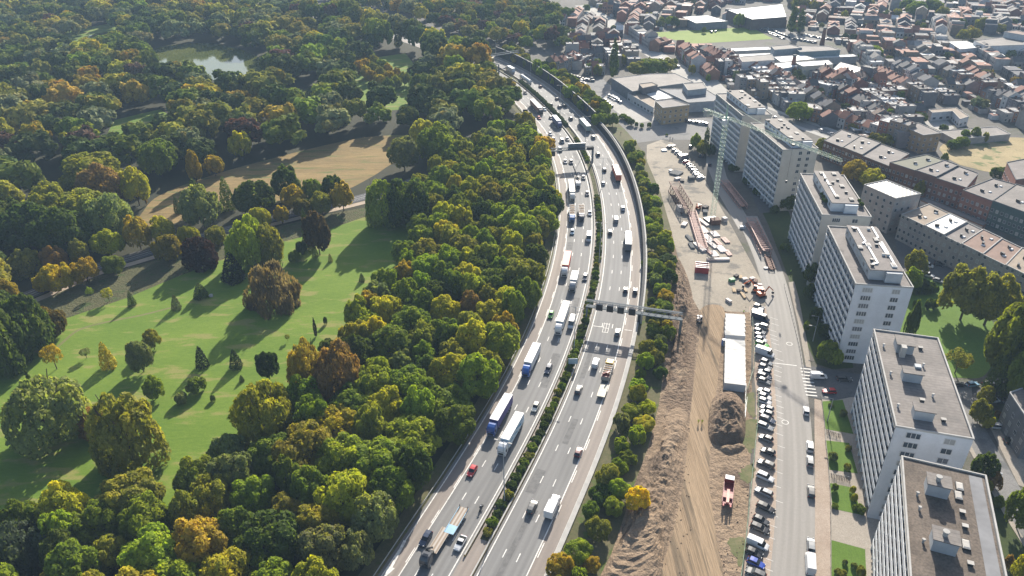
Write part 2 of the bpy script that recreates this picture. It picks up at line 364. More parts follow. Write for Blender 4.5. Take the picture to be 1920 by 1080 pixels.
while s < 640:
    for o in (-12.1, -8.6, 4.15, 7.6): ribbon(b, o - 0.12, o + 0.12, 0.125, s, s + 2.6)
    for o in (-15.85, 11.65): ribbon(b, o - 0.12, o + 0.12, 0.125, s + 3, s + 7.5, 8)
    s += 12.5
ribbon(b, 1.2, 4.6, 0.126, 107, 107.3); ribbon(b, 11.8, 14.3, 0.126, 107, 107.3)
for q in range(3):
    ribbon(b, 4.6 + q * 0.9, 4.75 + q * 0.9, 0.127, 104, 110); ribbon(b, 4.6, 6.4, 0.128, 104 + q * 2.6, 104.25 + q * 2.6)
PB = MB()
for _k in range(26):
    s_, o_ = random.uniform(-20, 420), random.choice((-13.7, -10.4, -7, 2.6, 5.9, 9.3)) + random.uniform(-.6, .6); ribbon(PB, o_ - random.uniform(.4, 1.5), o_ + random.uniform(.4, 1.5), .112 + _k * .0003, s_, s_ + random.uniform(3, 22))
PB.build('asphalt_patches', paint('repair_asphalt', (0.135, .132, .128), .85, .25, .8, fine=.2))['kind'] = 'structure'
hs, ho = SO(*G(743, 1050)[:2])     # merge arrow
def arr(s, o): return (*W(hs + s, ho + o), 0.128)
b.poly([arr(-6, -0.1), arr(-2.2, 0.9), arr(-2.2, 0.3), arr(5.5, -0.5), arr(5.5, -1.2), arr(-2.2, -0.3), arr(-2.2, -0.9)][::-1])
b.build('motorway_markings', LINE)['kind'] = 'structure'
# barriers (each run one thing)
YEL = paint('yellow_edge', (0.36, 0.26, 0.09), 0.8, 0.3, 0.6); PALEC = paint('pale_concrete', (0.36, 0.35, 0.33), 0.85, 0.15, 0.5)
def barrier(name, o, s0, s1, mat, h=0.85, wd=0.35, label='', cat='barrier', mtop=None):
    b = MB(); wall_strip(b, o - wd / 2, o + wd / 2, 0.05, h, s0, s1, mi=0, mtop=1); return tag(b.build(name, [mat, mtop or mat]), label, cat)
barrier('concrete_barrier', -4.0, 4, 700, YEL, 0.8, .35, 'long weathered yellow-edged barrier between the busy oncoming lanes and the median hedge', mtop=PALEC)
barrier('concrete_barrier', -0.2, -72, 700, YEL, 0.8, .35, 'long yellow-edged barrier between the median hedge and the lanes leading away', mtop=PALEC)
barrier('concrete_kerb', 15.5, -72, 112, PALEC, 0.5, 1.2, 'pale concrete edge wall beside the outer shoulder in the near half of the motorway', 'low wall')
gr = empty('guard_rail', (0, 0, 0), 0, 'long steel guard rail on posts along the wooded left edge of the motorway', 'guard rail')
b = MB(); wall_strip(b, -20.5, -20.38, 0.5, 0.85, -72, 440); b.build('rail', paint('rail_steel', (0.36, 0.35, 0.33), 0.5), gr)
b = MB()
for s in range(-70, 440, 4): p = W(s, -20.6); b.box(p[0], p[1], 0, .12, .12, .7, heading(s))
o = b.build('posts', STEEL, gr); o['kind'] = 'stuff'
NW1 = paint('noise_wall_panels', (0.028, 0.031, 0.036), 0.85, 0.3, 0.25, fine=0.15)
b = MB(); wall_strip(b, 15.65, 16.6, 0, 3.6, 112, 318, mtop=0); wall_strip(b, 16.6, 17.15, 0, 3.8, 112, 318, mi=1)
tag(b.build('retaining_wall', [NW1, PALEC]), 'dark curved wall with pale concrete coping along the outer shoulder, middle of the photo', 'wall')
b = MB(); wall_strip(b, 15.8, 16.2, 0, 7.0, 322, 500); wall_strip(b, 15.75, 16.3, 7.0, 7.2, 322, 500, mi=1)
tag(b.build('noise_barrier', [NW1, PALEC]), 'tall dark noise barrier curving along the far bend of the motorway', 'noise barrier')
b = MB(); wall_strip(b, 16.4, 16.6, 0, 1.6, 300, 345); wall_strip(b, 19.4, 19.6, 0, 1.6, 262, 345); tag(b.build('parapet_wall', NW1), 'pair of low dark parapets on the slip where the two tall walls meet', 'parapet')
# ---------------------------------------------------------------- trees
def leafmat(name, autumn=(1.5, 1.3, 0.5), trans=0.45):
    """foliage: object colour, turning towards autumn tones by a per-leaf 'tint' attribute, light passing through"""
    t = NT(name); a = t.new('ShaderNodeAttribute', attribute_name='tint'); oi = t.new('ShaderNodeObjectInfo')
    sx = t.new('ShaderNodeSeparateXYZ'); t.l.new(a.outputs['Vector'], sx.inputs[0])
    base = oi.outputs['Color']
    c = t.mix(sx.outputs[1], base, t.mix(1.0, base, (*autumn, 1), 'MULTIPLY'))
    c = t.mix(1.0, c, t.mix(sx.outputs[0], (0.62, 0.66, 0.62), (1.42, 1.36, 1.2)), 'MULTIPLY')
    t.put(t.b.inputs['Base Color'], c); t.b.inputs['Roughness'].default_value = 0.8; t.b.inputs['Specular IOR Level'].default_value = 0.12
    tr = t.new('ShaderNodeBsdfTranslucent'); t.put(tr.inputs[0], t.mix(1.0, c, (1.25, 1.35, 0.6), 'MULTIPLY'))
    m = t.new('ShaderNodeMixShader'); m.inputs[0].default_value = trans
    t.l.new(t.b.outputs[0], m.inputs[1]); t.l.new(tr.outputs[0], m.inputs[2]); t.l.new(m.outputs[0], t.n['Material Output'].inputs[0])
    return t.m
LEAF = leafmat('foliage'); LEAFD = leafmat('needle_foliage', (1.3, 1.1, 0.7), 0.12)
BARK = paint('bark', (0.09, 0.065, 0.045), 0.95, 0.25, 2)
FARL = NT('far_foliage'); _a = FARL.new('ShaderNodeAttribute', attribute_name='leafcol'); _tr = FARL.new('ShaderNodeBsdfTranslucent'); FARL.l.new(_a.outputs['Color'], _tr.inputs[0])
FARL.l.new(_a.outputs['Color'], FARL.b.inputs['Base Color']); FARL.b.inputs['Roughness'].default_value = 0.85; FARL.b.inputs['Specular IOR Level'].default_value = 0.1
_m = FARL.new('ShaderNodeMixShader'); _m.inputs[0].default_value = 0.3; FARL.l.new(FARL.b.outputs[0], _m.inputs[1]); FARL.l.new(_tr.outputs[0], _m.inputs[2]); FARL.l.new(_m.outputs[0], FARL.n['Material Output'].inputs[0]); FARL = FARL.m
def unit(v): return v / (np.linalg.norm(v, axis=1)[:, None] + 1e-9)
def crown_arrays(seed, n, kind='round', lobes=34, leaf=0.075):
    """leaf quads of a crown of radius 1; z runs from 0 (crown bottom) to its height; returns verts (4n,3), tint (n,2)"""
    r = np.random.default_rng(seed)
    if kind in ('round', 'light', 'weep', 'full'):
        hgt = {'round': 1.62, 'light': 1.7, 'weep': 1.35, 'full': 1.38}[kind]
        d = unit(r.normal(size=(lobes, 3))); d[:, 2] = np.abs(d[:, 2]) * 1.25 - 0.62; d = unit(d)
        rad = r.uniform(0.56, 0.84, lobes); c = d * rad[:, None] * np.array((1, 1, 0.82)); lr = r.uniform(0.15, 0.29, lobes) * (1.15 - 0.25 * np.abs(d[:, 2]))
        c = np.vstack([c, [[0, 0, 0.1]]]); lr = np.r_[lr, 0.55]; c[:, 2] += {'round': .74, 'light': .8, 'weep': .48, 'full': .5}[kind]
    elif kind == 'poplar':
        hgt = 6.0; zz = np.linspace(0.3, hgt - 0.3, lobes); env = np.interp(zz, [0, 1, 3.5, hgt], [0.45, 0.72, 0.66, 0.12])
        a = r.uniform(0, 6.28, lobes); c = np.c_[np.cos(a) * env * 0.42, np.sin(a) * env * 0.42, zz]; lr = env * r.uniform(0.55, 0.8, lobes)
    elif kind == 'cone':
        hgt = 2.7; zz = np.linspace(0.12, hgt - 0.1, lobes); env = (1 - zz / hgt) ** 0.75
        a = np.arange(lobes) * 2.4; c = np.c_[np.cos(a) * env * 0.55, np.sin(a) * env * 0.55, zz]; lr = env * 0.42 + 0.05
    elif kind == 'bush':
        hgt = 1.0; a = r.uniform(0, 6.28, lobes); q = np.sqrt(r.uniform(0, 1, lobes)) * 0.68
        c = np.c_[np.cos(a) * q, np.sin(a) * q, 0.30 + 0.3 * (1 - q)]; lr = r.uniform(0.22, 0.38, lobes)
    L = len(c); w_ = lr ** 2; li = r.choice(L, n, p=w_ / w_.sum()); d = unit(r.normal(size=(n, 3)))
    cen = c.mean(axis=0); out = unit(c[li] - cen + 1e-3); d = unit(d + 0.55 * out + np.array((0, 0, 0.35)))
    p = c[li] + d * (lr[li] * r.uniform(0.80, 1.10, n))[:, None]
    if kind == 'weep': p[:, 2] -= 0.30 * np.maximum(0, np.hypot(p[:, 0], p[:, 1]) - 0.45) * 2; 
    p[:, 2] = np.maximum(p[:, 2], 0.02)
    # drop quads well inside another lobe
    keep = np.ones(n, bool)
    for j in range(L):
        keep &= (np.linalg.norm(p - c[j], axis=1) > lr[j] * 0.74) | (li == j)
    if kind == 'light': keep &= r.uniform(size=n) < 0.75
    p, d, li = p[keep], d[keep], li[keep]; n = len(p)
    nrm = unit(d + r.normal(size=(n, 3)) * 0.5); a = unit(np.cross(nrm, r.normal(size=(n, 3)))); b_ = np.cross(nrm, a)
    sz = leaf * r.uniform(0.6, 1.35, n)[:, None]
    if kind == 'weep': a = unit(a * 0.4 + np.array((0, 0, 1.0))); b_ = unit(np.cross(nrm, a)); a = a * 1.9; b_ = b_ * 0.6
    V = np.stack([p - a * sz - b_ * sz * .75, p + a * sz - b_ * sz * .6, p + a * sz * .8 + b_ * sz * .75, p - a * sz * .8 + b_ * sz * .7], axis=1).reshape(-1, 3)
    lt = r.uniform(0, 1, L)[li] * 0.5 + r.uniform(0, 1, n) * 0.5
    top = np.clip((p[:, 2] / hgt - 0.45) * 1.3, 0, 1); aut = np.clip(r.uniform(-0.9, 1.1, L)[li] * 0.8 + top * 0.5 - 0.3, 0, 1) * r.uniform(0.4, 1, n)
    return V, np.c_[lt, aut], hgt
def quads_mesh(name, V, mat, tint=None, col=None):
    n = len(V) // 4; me = bpy.data.meshes.new(name); me.vertices.add(4 * n); me.vertices.foreach_set('co', V.astype(np.float32).ravel())
    me.loops.add(4 * n); me.loops.foreach_set('vertex_index', np.arange(4 * n, dtype=np.int32)); me.polygons.add(n)
    me.polygons.foreach_set('loop_start', np.arange(0, 4 * n, 4, dtype=np.int32)); me.materials.append(mat)
    if tint is not None:
        a = me.attributes.new('tint', 'FLOAT_VECTOR', 'FACE'); a.data.foreach_set('vector', np.c_[tint, np.zeros(n)].astype(np.float32).ravel())
    if col is not None:
        a = me.attributes.new('leafcol', 'FLOAT_COLOR', 'FACE'); a.data.foreach_set('color', np.c_[col, np.ones(n)].astype(np.float32).ravel())
    me.update(calc_edges=True); return me
def core_quads(kind):
    """a few big leafy faces inside the crown so that it is not see-through"""
    return None
def trunk_mesh(name, h, kind='round', seed=0):
    r = random.Random(seed); b = MB()
    if kind in ('cone', 'poplar'): b.tube((0, 0, -0.5), (0, 0, h * 2.2), 0.07, 0.02, 6)
    else:
        b.tube((0, 0, -0.5), (0, 0, h + .35), 0.055, 0.04, 7)
        for i in range(6):
            a = i * 1.05 + r.random(); e = (math.cos(a) * 0.55, math.sin(a) * 0.55, h + 0.5 + r.random() * .6)
            b.tube((0, 0, h * (0.7 + r.random() * .3)), e, 0.03, 0.01, 4, cap=False)
    me = bpy.data.meshes.new(name); me.from_pydata(b.v, [], b.f); me.materials.append(BARK); me.update(); return me
PROTO = {}
for kind, cnt, n, lobes, leaf, tl in (('round', 7, 9500, 62, 0.046, 0.10), ('full', 4, 10000, 70, 0.042, 0.03), ('poplar', 2, 4200, 40, 0.09, 0.15), ('cone', 3, 4200, 46, 0.05, 0.12), ('weep', 1, 12000, 60, 0.032, 0.03), ('bush', 4, 2600, 16, 0.06, 0.0), ('light', 2, 2600, 26, 0.05, 0.6)):
    PROTO[kind] = []
    for i in range(cnt):
        V, tn, hgt = crown_arrays(100 + i * 7 + len(kind), n, kind, lobes, leaf); V[:, 2] += tl
        PROTO[kind].append((quads_mesh('crown', V, LEAFD if kind == 'cone' else LEAF, tint=tn), trunk_mesh('trunk', tl + 0.2, kind, i), tl + hgt))
NAMEK = {'round': 'broadleaf_tree', 'full': 'broadleaf_tree', 'poplar': 'poplar_tree', 'cone': 'conifer_tree', 'weep': 'weeping_tree', 'bush': 'bush', 'light': 'young_tree'}
CATK = {'round': 'tree', 'full': 'tree', 'poplar': 'poplar', 'cone': 'conifer', 'weep': 'tree', 'bush': 'bush', 'light': 'tree'}
TREES = 0
def tree(x, y, rad, h, kind='round', col=(0.05, 0.08, 0.02), label=None, group=None, look=None, trunk=True, z=0.0, name=None):
    global TREES
    TREES += 1; cm, tm, ph = random.choice(PROTO[kind]); rt = empty(name or NAMEK[kind], (x, y, z), random.uniform(0, 6.28), label, CATK[kind], group)
    rt.scale = (rad * random.uniform(.9, 1.1), rad * random.uniform(.9, 1.1), h / ph)
    o = bpy.data.objects.new('crown' if kind != 'bush' else 'foliage', cm); COL.objects.link(o); o.parent = rt; o.color = (*col, 1)
    if trunk and kind != 'bush': t = bpy.data.objects.new('trunk', tm); COL.objects.link(t); t.parent = rt
    if look: AUTO.append((rt, look, x, y))
    return rt
def tree_px(base, top, wpx, kind, col, label=None, look=None, group=None, name=None, base_z=0):
    p = G(*base); h = hsolve(base, top); r = wpx * mpx(p.x, p.y, h / 2) / 2
    return tree(p.x, p.y, r, h, kind, col, label, group, look, name=name)
PAL = {  # name: base colour
 'dark green': (0.070, 0.100, 0.024), 'green': (0.135, 0.178, 0.028), 'fresh green': (0.205, 0.262, 0.030), 'olive green': (0.215, 0.208, 0.040),
 'yellow green': (0.340, 0.320, 0.034), 'golden brown': (0.330, 0.245, 0.040), 'russet brown': (0.240, 0.150, 0.066), 'purple brown': (0.095, 0.055, 0.040), 'grey green': (0.175, 0.198, 0.088)}
def pick(weights):
    k = random.choices(list(weights), list(weights.values()))[0]; c = PAL[k]; f = random.uniform(0.85, 1.2)
    return k, tuple(v * f * random.uniform(0.93, 1.07) for v in c)
# landmarks for the labels
for a in ((798, 1010, 'the empty flatbed lorry'), (885, 883, 'the red hatchback'), (983, 718, 'the blue-cab white lorry'), (1033, 590, 'the bright green car'), (1058, 495, 'the red-roofed lorry'), (515, 580, 'the weeping purple-brown tree'),
          (380, 688, 'the dark cone tree on the lawn'), (1035, 290, 'the overhead direction-sign gantry'), (205, 688, 'the narrow yellow tree'), (0, 1060, 'the bottom left corner'), (250, 1060, 'the bottom edge, left part'), (500, 1060, 'the bottom edge, middle part'),
          (375, 517, 'the dark purple beech'), (80, 545, 'the left avenue end'), (430, 120, 'the big pond'), (150, 100, 'the west arm of the pond'), (600, 300, 'the tan meadow middle'), (270, 400, 'the left meadow tip'), (760, 260, 'the right meadow tip'),
          (0, 300, 'the left photo edge, mid-height'), (0, 130, 'the top left corner'), (300, 10, 'the top edge, left part'), (720, 47, 'the farthest lamp mast'), (950, 150, 'the inner motorway bend'), (590, 190, 'the small hidden pond'), (640, 40, 'the row of tall poplars'),
          (1275, 664, 'the signal gantry leg'), (1195, 935, 'the bright yellow bush'), (1100, 1060, 'the lower verge end'), (1225, 470, 'the verge middle'), (1200, 290, 'the upper verge end'), (1100, 170, 'the tall noise barrier'), (850, 600, 'the roadside wood middle')):
    land(*a)
lx = [('pond', wpoly([(272, 110), (288, 86), (380, 79), (448, 88), (500, 108), (512, 150), (498, 184), (440, 184), (395, 170), (350, 160), (292, 148)])), ('pond2', wpoly([(128, 92), (155, 60), (215, 52), (252, 72), (218, 110), (150, 118)])), ('p2', wpoly([(535, 210), (545, 170), (600, 150), (640, 180), (610, 215)])),
      ('meadow', wpoly([(215, 465), (255, 405), (295, 362), (400, 322), (500, 294), (620, 264), (700, 250), (785, 250), (800, 292), (745, 315), (705, 340), (645, 372), (565, 385), (470, 395), (400, 410), (330, 430)])),
      ('c1', wpoly([(190, 268), (210, 220), (310, 200), (350, 235), (300, 268), (240, 292)])), ('c2', wpoly([(645, 185), (685, 105), (765, 95), (800, 150), (765, 212), (690, 216)])),
      ('aven', [(q[0], q[1]) for q in strip(av, -8, 0)[0]] + [(q[0], q[1]) for q in strip(av, 0, 16)[1]][::-1]),
      ('lawn', wpoly([(-200, 1000), (-200, 700), (0, 640), (90, 600), (150, 560), (240, 535), (330, 508), (430, 470), (520, 445), (600, 425), (680, 398), (745, 390), (775, 425), (760, 480), (735, 540), (700, 590), (650, 650), (600, 720), (560, 765), (500, 800), (440, 860), (400, 920), (330, 950), (220, 960), (100, 985), (20, 1020), (-100, 1100)]))]
BELT = wpoly([(760, 385), (805, 322), (850, 282), (930, 250), (985, 228), (1015, 262), (1028, 300), (1033, 360), (1030, 440), (1008, 510), (985, 570), (950, 645), (918, 710), (868, 780), (815, 850), (750, 945), (690, 1030), (640, 1120), (560, 1300), (-300, 1500), (-300, 1080), (20, 975), (120, 930), (220, 905), (320, 905), (385, 870), (430, 810), (500, 760), (560, 715), (600, 668), (645, 600), (685, 545), (720, 480)], 5)
UPPER = wpoly([(-700, 470), (-60, 640), (40, 560), (150, 500), (330, 440), (520, 395), (620, 372), (720, 345), (790, 325), (850, 282), (930, 250), (985, 228), (962, 190), (925, 140), (885, 108), (840, 88), (760, 68), (680, 50), (600, 30), (520, 0), (420, -40), (200, -60), (-200, -70), (-1100, 0)])
pts = []; cell = {}
def free(x, y, d):
    cx, cy = int(x // 16), int(y // 16)
    for i in range(cx - 1, cx + 2):
        for j in range(cy - 1, cy + 2):
            for (a, b_, e) in cell.get((i, j), ()):
                if (a - x) ** 2 + (b_ - y) ** 2 < ((d + e) / 2) ** 2: return False
    return True
def claim(x, y, d): cell.setdefault((int(x // 16), int(y // 16)), []).append((x, y, d))
def scatter(poly, dfun, tries, ok=None):
    xs = [p[0] for p in poly]; ys = [p[1] for p in poly]; out = []
    for _ in range(tries):
        x, y = random.uniform(min(xs), max(xs)), random.uniform(min(ys), max(ys))
        if not inpoly(x, y, poly): continue
        if not inview(x, y, 8, 90): continue
        d = dfun(x, y)
        if not free(x, y, d): continue
        if any(inpoly(x, y, q[1]) for q in lx if q[0] != 'skip'): continue
        s, o = SO(x, y)
        if (-(20.3 + d * .42) if s < 430 else -20.8) < o < 17 and -80 < s < SMAX - 5: continue
        if ok and not ok(x, y): continue
        claim(x, y, d); out.append((x, y, d))
    return out
SPEC = []
def spec(base, top, w_, kind, colname, label, name=None, cf=1.0):
    if kind == 'round' and w_ > 58: kind = 'full'; base = (base[0], base[1] - .26 * w_)
    if kind == 'weep': base = (base[0], base[1] - .24 * w_)
    c = tuple(v * cf for v in PAL[colname]) if isinstance(colname, str) else colname
    o = tree_px(base, top, w_, kind, c, label, name=name); claim(o.location.x, o.location.y, max(4, o.scale[0] * 1.5)); SPEC.append(o); return o
spec((470, 515), (462, 403), 76, 'round', (0.26, 0.31, 0.03), 'tall lime-yellow tree at the far edge of the lawn, right of the purple beech')
spec((505, 505), (505, 418), 62, 'round', 'olive green', 'grey olive tree behind the tall lime-yellow tree on the lawn', cf=0.9)
spec((377, 519), (365, 444), 70, 'round', (0.030, 0.013, 0.012), 'dark purple beech between the park avenue and the lawn')
spec((517, 598), (513, 492), 106, 'weep', (0.17, 0.125, 0.095), 'wide weeping tree with purple-brown drooping foliage in the middle of the lawn')
spec((600, 478), (588, 393), 52, 'round', (0.085, 0.058, 0.035), 'tall brown-tinged tree at the top of the lawn beside a dark slim spruce')
spec((580, 470), (573, 390), 22, 'cone', 'dark green', 'slim dark spruce leaning against the tall brown-tinged tree')
spec((440, 527), (434, 472), 46, 'cone', (0.012, 0.02, 0.01), 'very dark spruce below the tall lime-yellow tree')
spec((381, 688), (375.7, 648), 27, 'cone', (0.020, 0.032, 0.014), 'dark cone-shaped conifer standing alone on the lower lawn')
spec((444, 690), (445, 655), 26, 'cone', (0.03, 0.05, 0.018), 'rounded dark green conifer right of the cone-shaped one')
spec((506, 710), (503, 657), 40, 'round', (0.035, 0.06, 0.015), 'dark green leafy tree with light tips at the wood edge of the lawn')
spec((593, 632), (583, 594), 9, 'poplar', (0.03, 0.03, 0.018), 'thin dark columnar conifer leaning at the wood edge')
spec((611, 608), (611, 592), 9, 'bush', 'dark green', 'small dark shrub beside the thin columnar conifer')
spec((107, 692), (97, 646), 40, 'light', (0.36, 0.26, 0.02), 'golden yellow young tree, left one of two on the lawn')
spec((205, 689), (191, 641), 31, 'cone', (0.42, 0.33, 0.02), 'narrow bright yellow tree on the lawn with a long shadow')
spec((270, 697), (255, 634), 50, 'round', 'grey green', 'grey-green bushy tree in the middle of the left lawn')
spec((290, 655), (277, 616), 34, 'round', 'olive green', 'olive tree just behind the grey-green bushy tree')
spec((249, 573), (245, 545), 18, 'cone', 'dark green', 'small dark conifer on the upper left lawn')
spec((332, 580), (329, 552), 21, 'cone', 'grey green', 'small grey-green conifer between two long shadows', cf=0.6)
spec((378, 558), (374, 530), 30, 'cone', 'dark green', 'dark green conifer beside a white boulder in the shade')
spec((293, 748), (288, 704), 42, 'round', 'fresh green', 'green tree with light tips at the lower edge of the lawn')
spec((373, 736), (370, 706), 42, 'bush', 'green', 'broad low green bush below the cone-shaped conifer')
spec((343, 755), (342, 735), 30, 'bush', 'grey green', 'low rounded bush near the wood at the lawn bottom')
spec((400, 752), (399, 740), 12, 'bush', 'dark green', 'tiny dark bush at the bottom of the lawn')
spec((454, 715), (453, 703), 11, 'cone', 'dark green', 'tiny dark conifer at the edge of the wood')
spec((679, 528), (678, 512), 12, 'cone', 'dark green', 'small dark spruce at the right edge of the lawn')
spec((620, 491), (620, 475), 11, 'cone', 'olive green', 'small round-topped sapling high on the right lawn')
spec((553, 492), (552, 467), 26, 'bush', 'green', 'round green shrub at the top of the lawn')
spec((568, 478), (567, 448), 24, 'bush', (0.06, 0.085, 0.04), 'pale green shrub below the brown-tinged tree')
spec((592, 483), (590, 456), 14, 'cone', 'green', 'pointed young conifer in front of the brown-tinged tree')
spec((163, 672), (160, 652), 20, 'light', 'grey green', 'sparse grey sapling between the two yellow trees')
spec((54, 711), (51, 693), 9, 'poplar', 'dark green', 'thin dark sapling left of the yellow trees')
spec((540, 640), (539, 626), 9, 'light', 'olive green', 'thin bare sapling on the open lawn')
spec((172, 560), (169, 537), 14, 'light', 'fresh green', 'slim light green sapling under the avenue bank')
spec((205, 565), (203, 540), 24, 'light', 'yellow green', 'yellow-green young tree under the avenue bank')
spec((355, 742), (352, 722), 10, 'light', 'olive green', 'leafless leaning sapling casting a long shadow')
for (bx, by, tx, ty, w_, cn, lb) in ((114, 545, 103, 492, 54, (0.40, 0.31, 0.02), 'yellow-topped avenue tree, fourth from the left along the path'), (166, 530, 158, 484, 46, (0.34, 0.23, 0.02), 'golden brown round avenue tree beside the asphalt road'), (217, 514, 211, 478, 44, (0.14, 0.17, 0.03), 'green round avenue tree in front of the shaded asphalt'),
    (318, 489, 308, 437, 52, (0.19, 0.15, 0.03), 'brown-green round avenue tree left of the purple beech'), (92, 546, 45, 510, 48, (0.38, 0.30, 0.02), 'yellow avenue tree at the left end of the path'), (20, 575, 10, 522, 44, (0.30, 0.22, 0.03), 'ochre tree at the far left of the avenue'), (408, 460, 403, 424, 36, 'olive green', 'dark-stemmed avenue tree right of the purple beech'),
    (645, 396, 641, 340, 38, 'golden brown', 'brown avenue tree in front of the light path, right half'), (605, 402, 601, 358, 42, 'olive green', 'olive avenue tree on the right stretch of the avenue'), (570, 410, 563, 370, 36, (0.13, 0.11, 0.02), 'ochre-topped avenue tree behind the slim spruce'), (530, 420, 530, 384, 30, 'golden brown', 'small feathery brown avenue tree'),
    (490, 430, 486, 385, 46, 'yellow green', 'yellow-green avenue tree behind the lime-yellow one'), (357, 460, 356, 420, 44, 'yellow green', 'yellow-green tree on the far side of the road behind the purple beech'), (310, 455, 308, 404, 46, 'yellow green', 'large yellow-green tree across the road from the brown-green one'), (265, 468, 262, 404, 46, 'golden brown', 'feathery ochre tree across the road'),
    (210, 480, 213, 430, 58, (0.28, 0.30, 0.025), 'bright yellow-green spreading tree across the road'), (155, 498, 156, 447, 36, 'olive green', 'olive tree across the road, left of the bright spreading one'), (110, 510, 108, 460, 46, 'russet brown', 'reddish brown tree on the far side of the avenue'), (55, 530, 50, 466, 62, 'olive green', 'broad olive tree on the far side of the avenue at the left')):
    spec((bx, by), (tx, ty), w_, 'round', cn, lb)
for (bx, by, tx, ty, w_, kd, cn, lb) in ((430, 395, 428, 330, 34, 'cone', 'green', 'dark fir in front of the tan meadow'), (375, 400, 372, 332, 42, 'cone', 'dark green', 'dark conifer at the lower left of the tan meadow'), (335, 400, 333, 366, 16, 'cone', 'dark green', 'small dark conifer against the meadow edge'),
    (540, 372, 537, 306, 56, 'round', 'dark green', 'dense dark green tree standing on the tan meadow edge'), (590, 385, 588, 332, 40, 'round', 'green', 'green tree right of the dense dark one'), (625, 375, 620, 325, 38, 'round', 'dark green', 'dark round tree between meadow and avenue'), (555, 395, 552, 345, 46, 'round', 'golden brown', 'brown-topped tree below the dense dark one'),
    (720, 440, 712, 328, 66, 'round', (0.2, 0.25, 0.04), 'very tall light green tree at the top right corner of the lawn'), (765, 445, 760, 330, 84, 'round', 'dark green', 'huge dark tree behind the tall light green one at the lawn corner'),
    (262, 385, 250, 312, 54, 'round', 'yellow green', 'bright yellow tree beside a dark stem at the left of the meadow'), (276, 385, 265, 315, 8, 'poplar', 'russet brown', 'dead brown columnar tree beside the bright yellow one'),
    (215, 470, 225, 357, 92, 'round', (0.2, 0.24, 0.10), 'large silvery green willow at the left of the meadow'), (405, 330, 400, 290, 34, 'round', 'golden brown', 'ochre tree at the far edge of the meadow, left of two'), (455, 300, 450, 243, 44, 'round', 'yellow green', 'yellow-green tree at the far edge of the meadow, right of two'),
    (370, 345, 366, 275, 26, 'round', (0.25, 0.18, 0.02), 'small yellow tree at the far left edge of the meadow'), (800, 290, 800, 220, 66, 'round', 'yellow green', 'big olive-yellow tree at the right tip of the meadow')):
    spec((bx, by), (tx, ty), w_, kd, cn, lb)
for (bx, by, tx, ty, w_, cn, lb) in ((10, 720, 10, 565, 110, 'dark green', 'massive dark evergreen at the left edge above the lawn'), (60, 680, 55, 545, 90, 'dark green', 'dark evergreen mass left of the avenue path'), (100, 645, 95, 575, 62, (0.12, 0.085, 0.02), 'orange-brown rounded tree in front of the dark evergreens'), (-10, 640, -10, 540, 90, 'dark green', 'dark evergreen cut by the left edge of the photo')):
    spec((bx, by), (tx, ty), w_, 'round', cn, lb)
for (bx, by, tx, ty, w_, cn, lb) in ((105, 860, 108, 708, 150, (0.21, 0.24, 0.09), 'huge pale green willow below the yellow trees'), (255, 900, 262, 735, 130, 'olive green', 'large brown-green tree right of the huge pale willow'), (185, 830, 182, 765, 62, 'russet brown', 'rusty orange tree between the two biggest lower-left trees'), (640, 770, 645, 640, 84, 'russet brown', 'pink-brown autumn tree at the wood edge above the lawn bottom'),
    (585, 760, 590, 635, 76, 'golden brown', 'golden-topped tree at the wood edge near the thin columnar conifer'), (500, 850, 478, 715, 110, (0.26, 0.25, 0.03), 'large golden-tipped tree at the wood edge, lower lawn'), (835, 800, 820, 728, 100, (0.17, 0.22, 0.03), 'large fresh green tree leaning over the guard rail by the blue-cab lorries'), (1194, 955, 1198, 914, 44, (0.62, 0.47, 0.02), 'bright yellow shrub on the soil bank beside the verge'), (50, 1100, 45, 985, 110, (0.07, 0.09, 0.06), 'blue-grey cedar at the bottom left')):
    spec((bx, by), (tx, ty), w_, 'round', cn, lb)
WB = {'green': 5, 'fresh green': 4.5, 'dark green': 1.6, 'olive green': 4, 'yellow green': 3.4, 'golden brown': 0.9, 'russet brown': 0.15, 'grey green': 1.0}
WU = {'green': 4, 'dark green': 4.5, 'olive green': 5, 'yellow green': 1.5, 'golden brown': 0.7, 'russet brown': 0.15, 'grey green': 2.4, 'fresh green': 0.8, 'purple brown': 0.8}
belt = scatter(BELT, lambda x, y: random.uniform(5.6, 10.8), 16000)
upper = scatter(UPPER, lambda x, y: random.uniform(10.5, 18), 24000)
rest = []
cand = [(math.hypot(x, y), x, y, d, 0) for x, y, d in belt] + [(math.hypot(x, y) + 40, x, y, d, 1) for x, y, d in upper]
cand.sort()
for i, (q, x, y, d, u) in enumerate(cand):
    k, c = pick(WU if u else WB); k, c = (k, c) if k != 'purple brown' or q > 400 else pick({'olive green': 1, 'grey green': 1}); r = d * random.uniform(0.66, 0.80); h = (random.uniform(9, 13) + d * 0.25) if not u else (random.uniform(11, 16) + d * 0.4)
    if not u or random.random() < .9 and q < 1: pass
    if 425 < SO(x, y)[0] < 700 and -50 < SO(x, y)[1] < -18: h += 6
    if i < 225: tree(x, y, r, h, 'round', c, look='%s %s tree' % (k, 'park' if u else 'roadside'), group='broadleaf trees of the park woods')
    else: rest.append((x, y, r, h, c))
print('belt', len(belt), 'upper', len(upper))
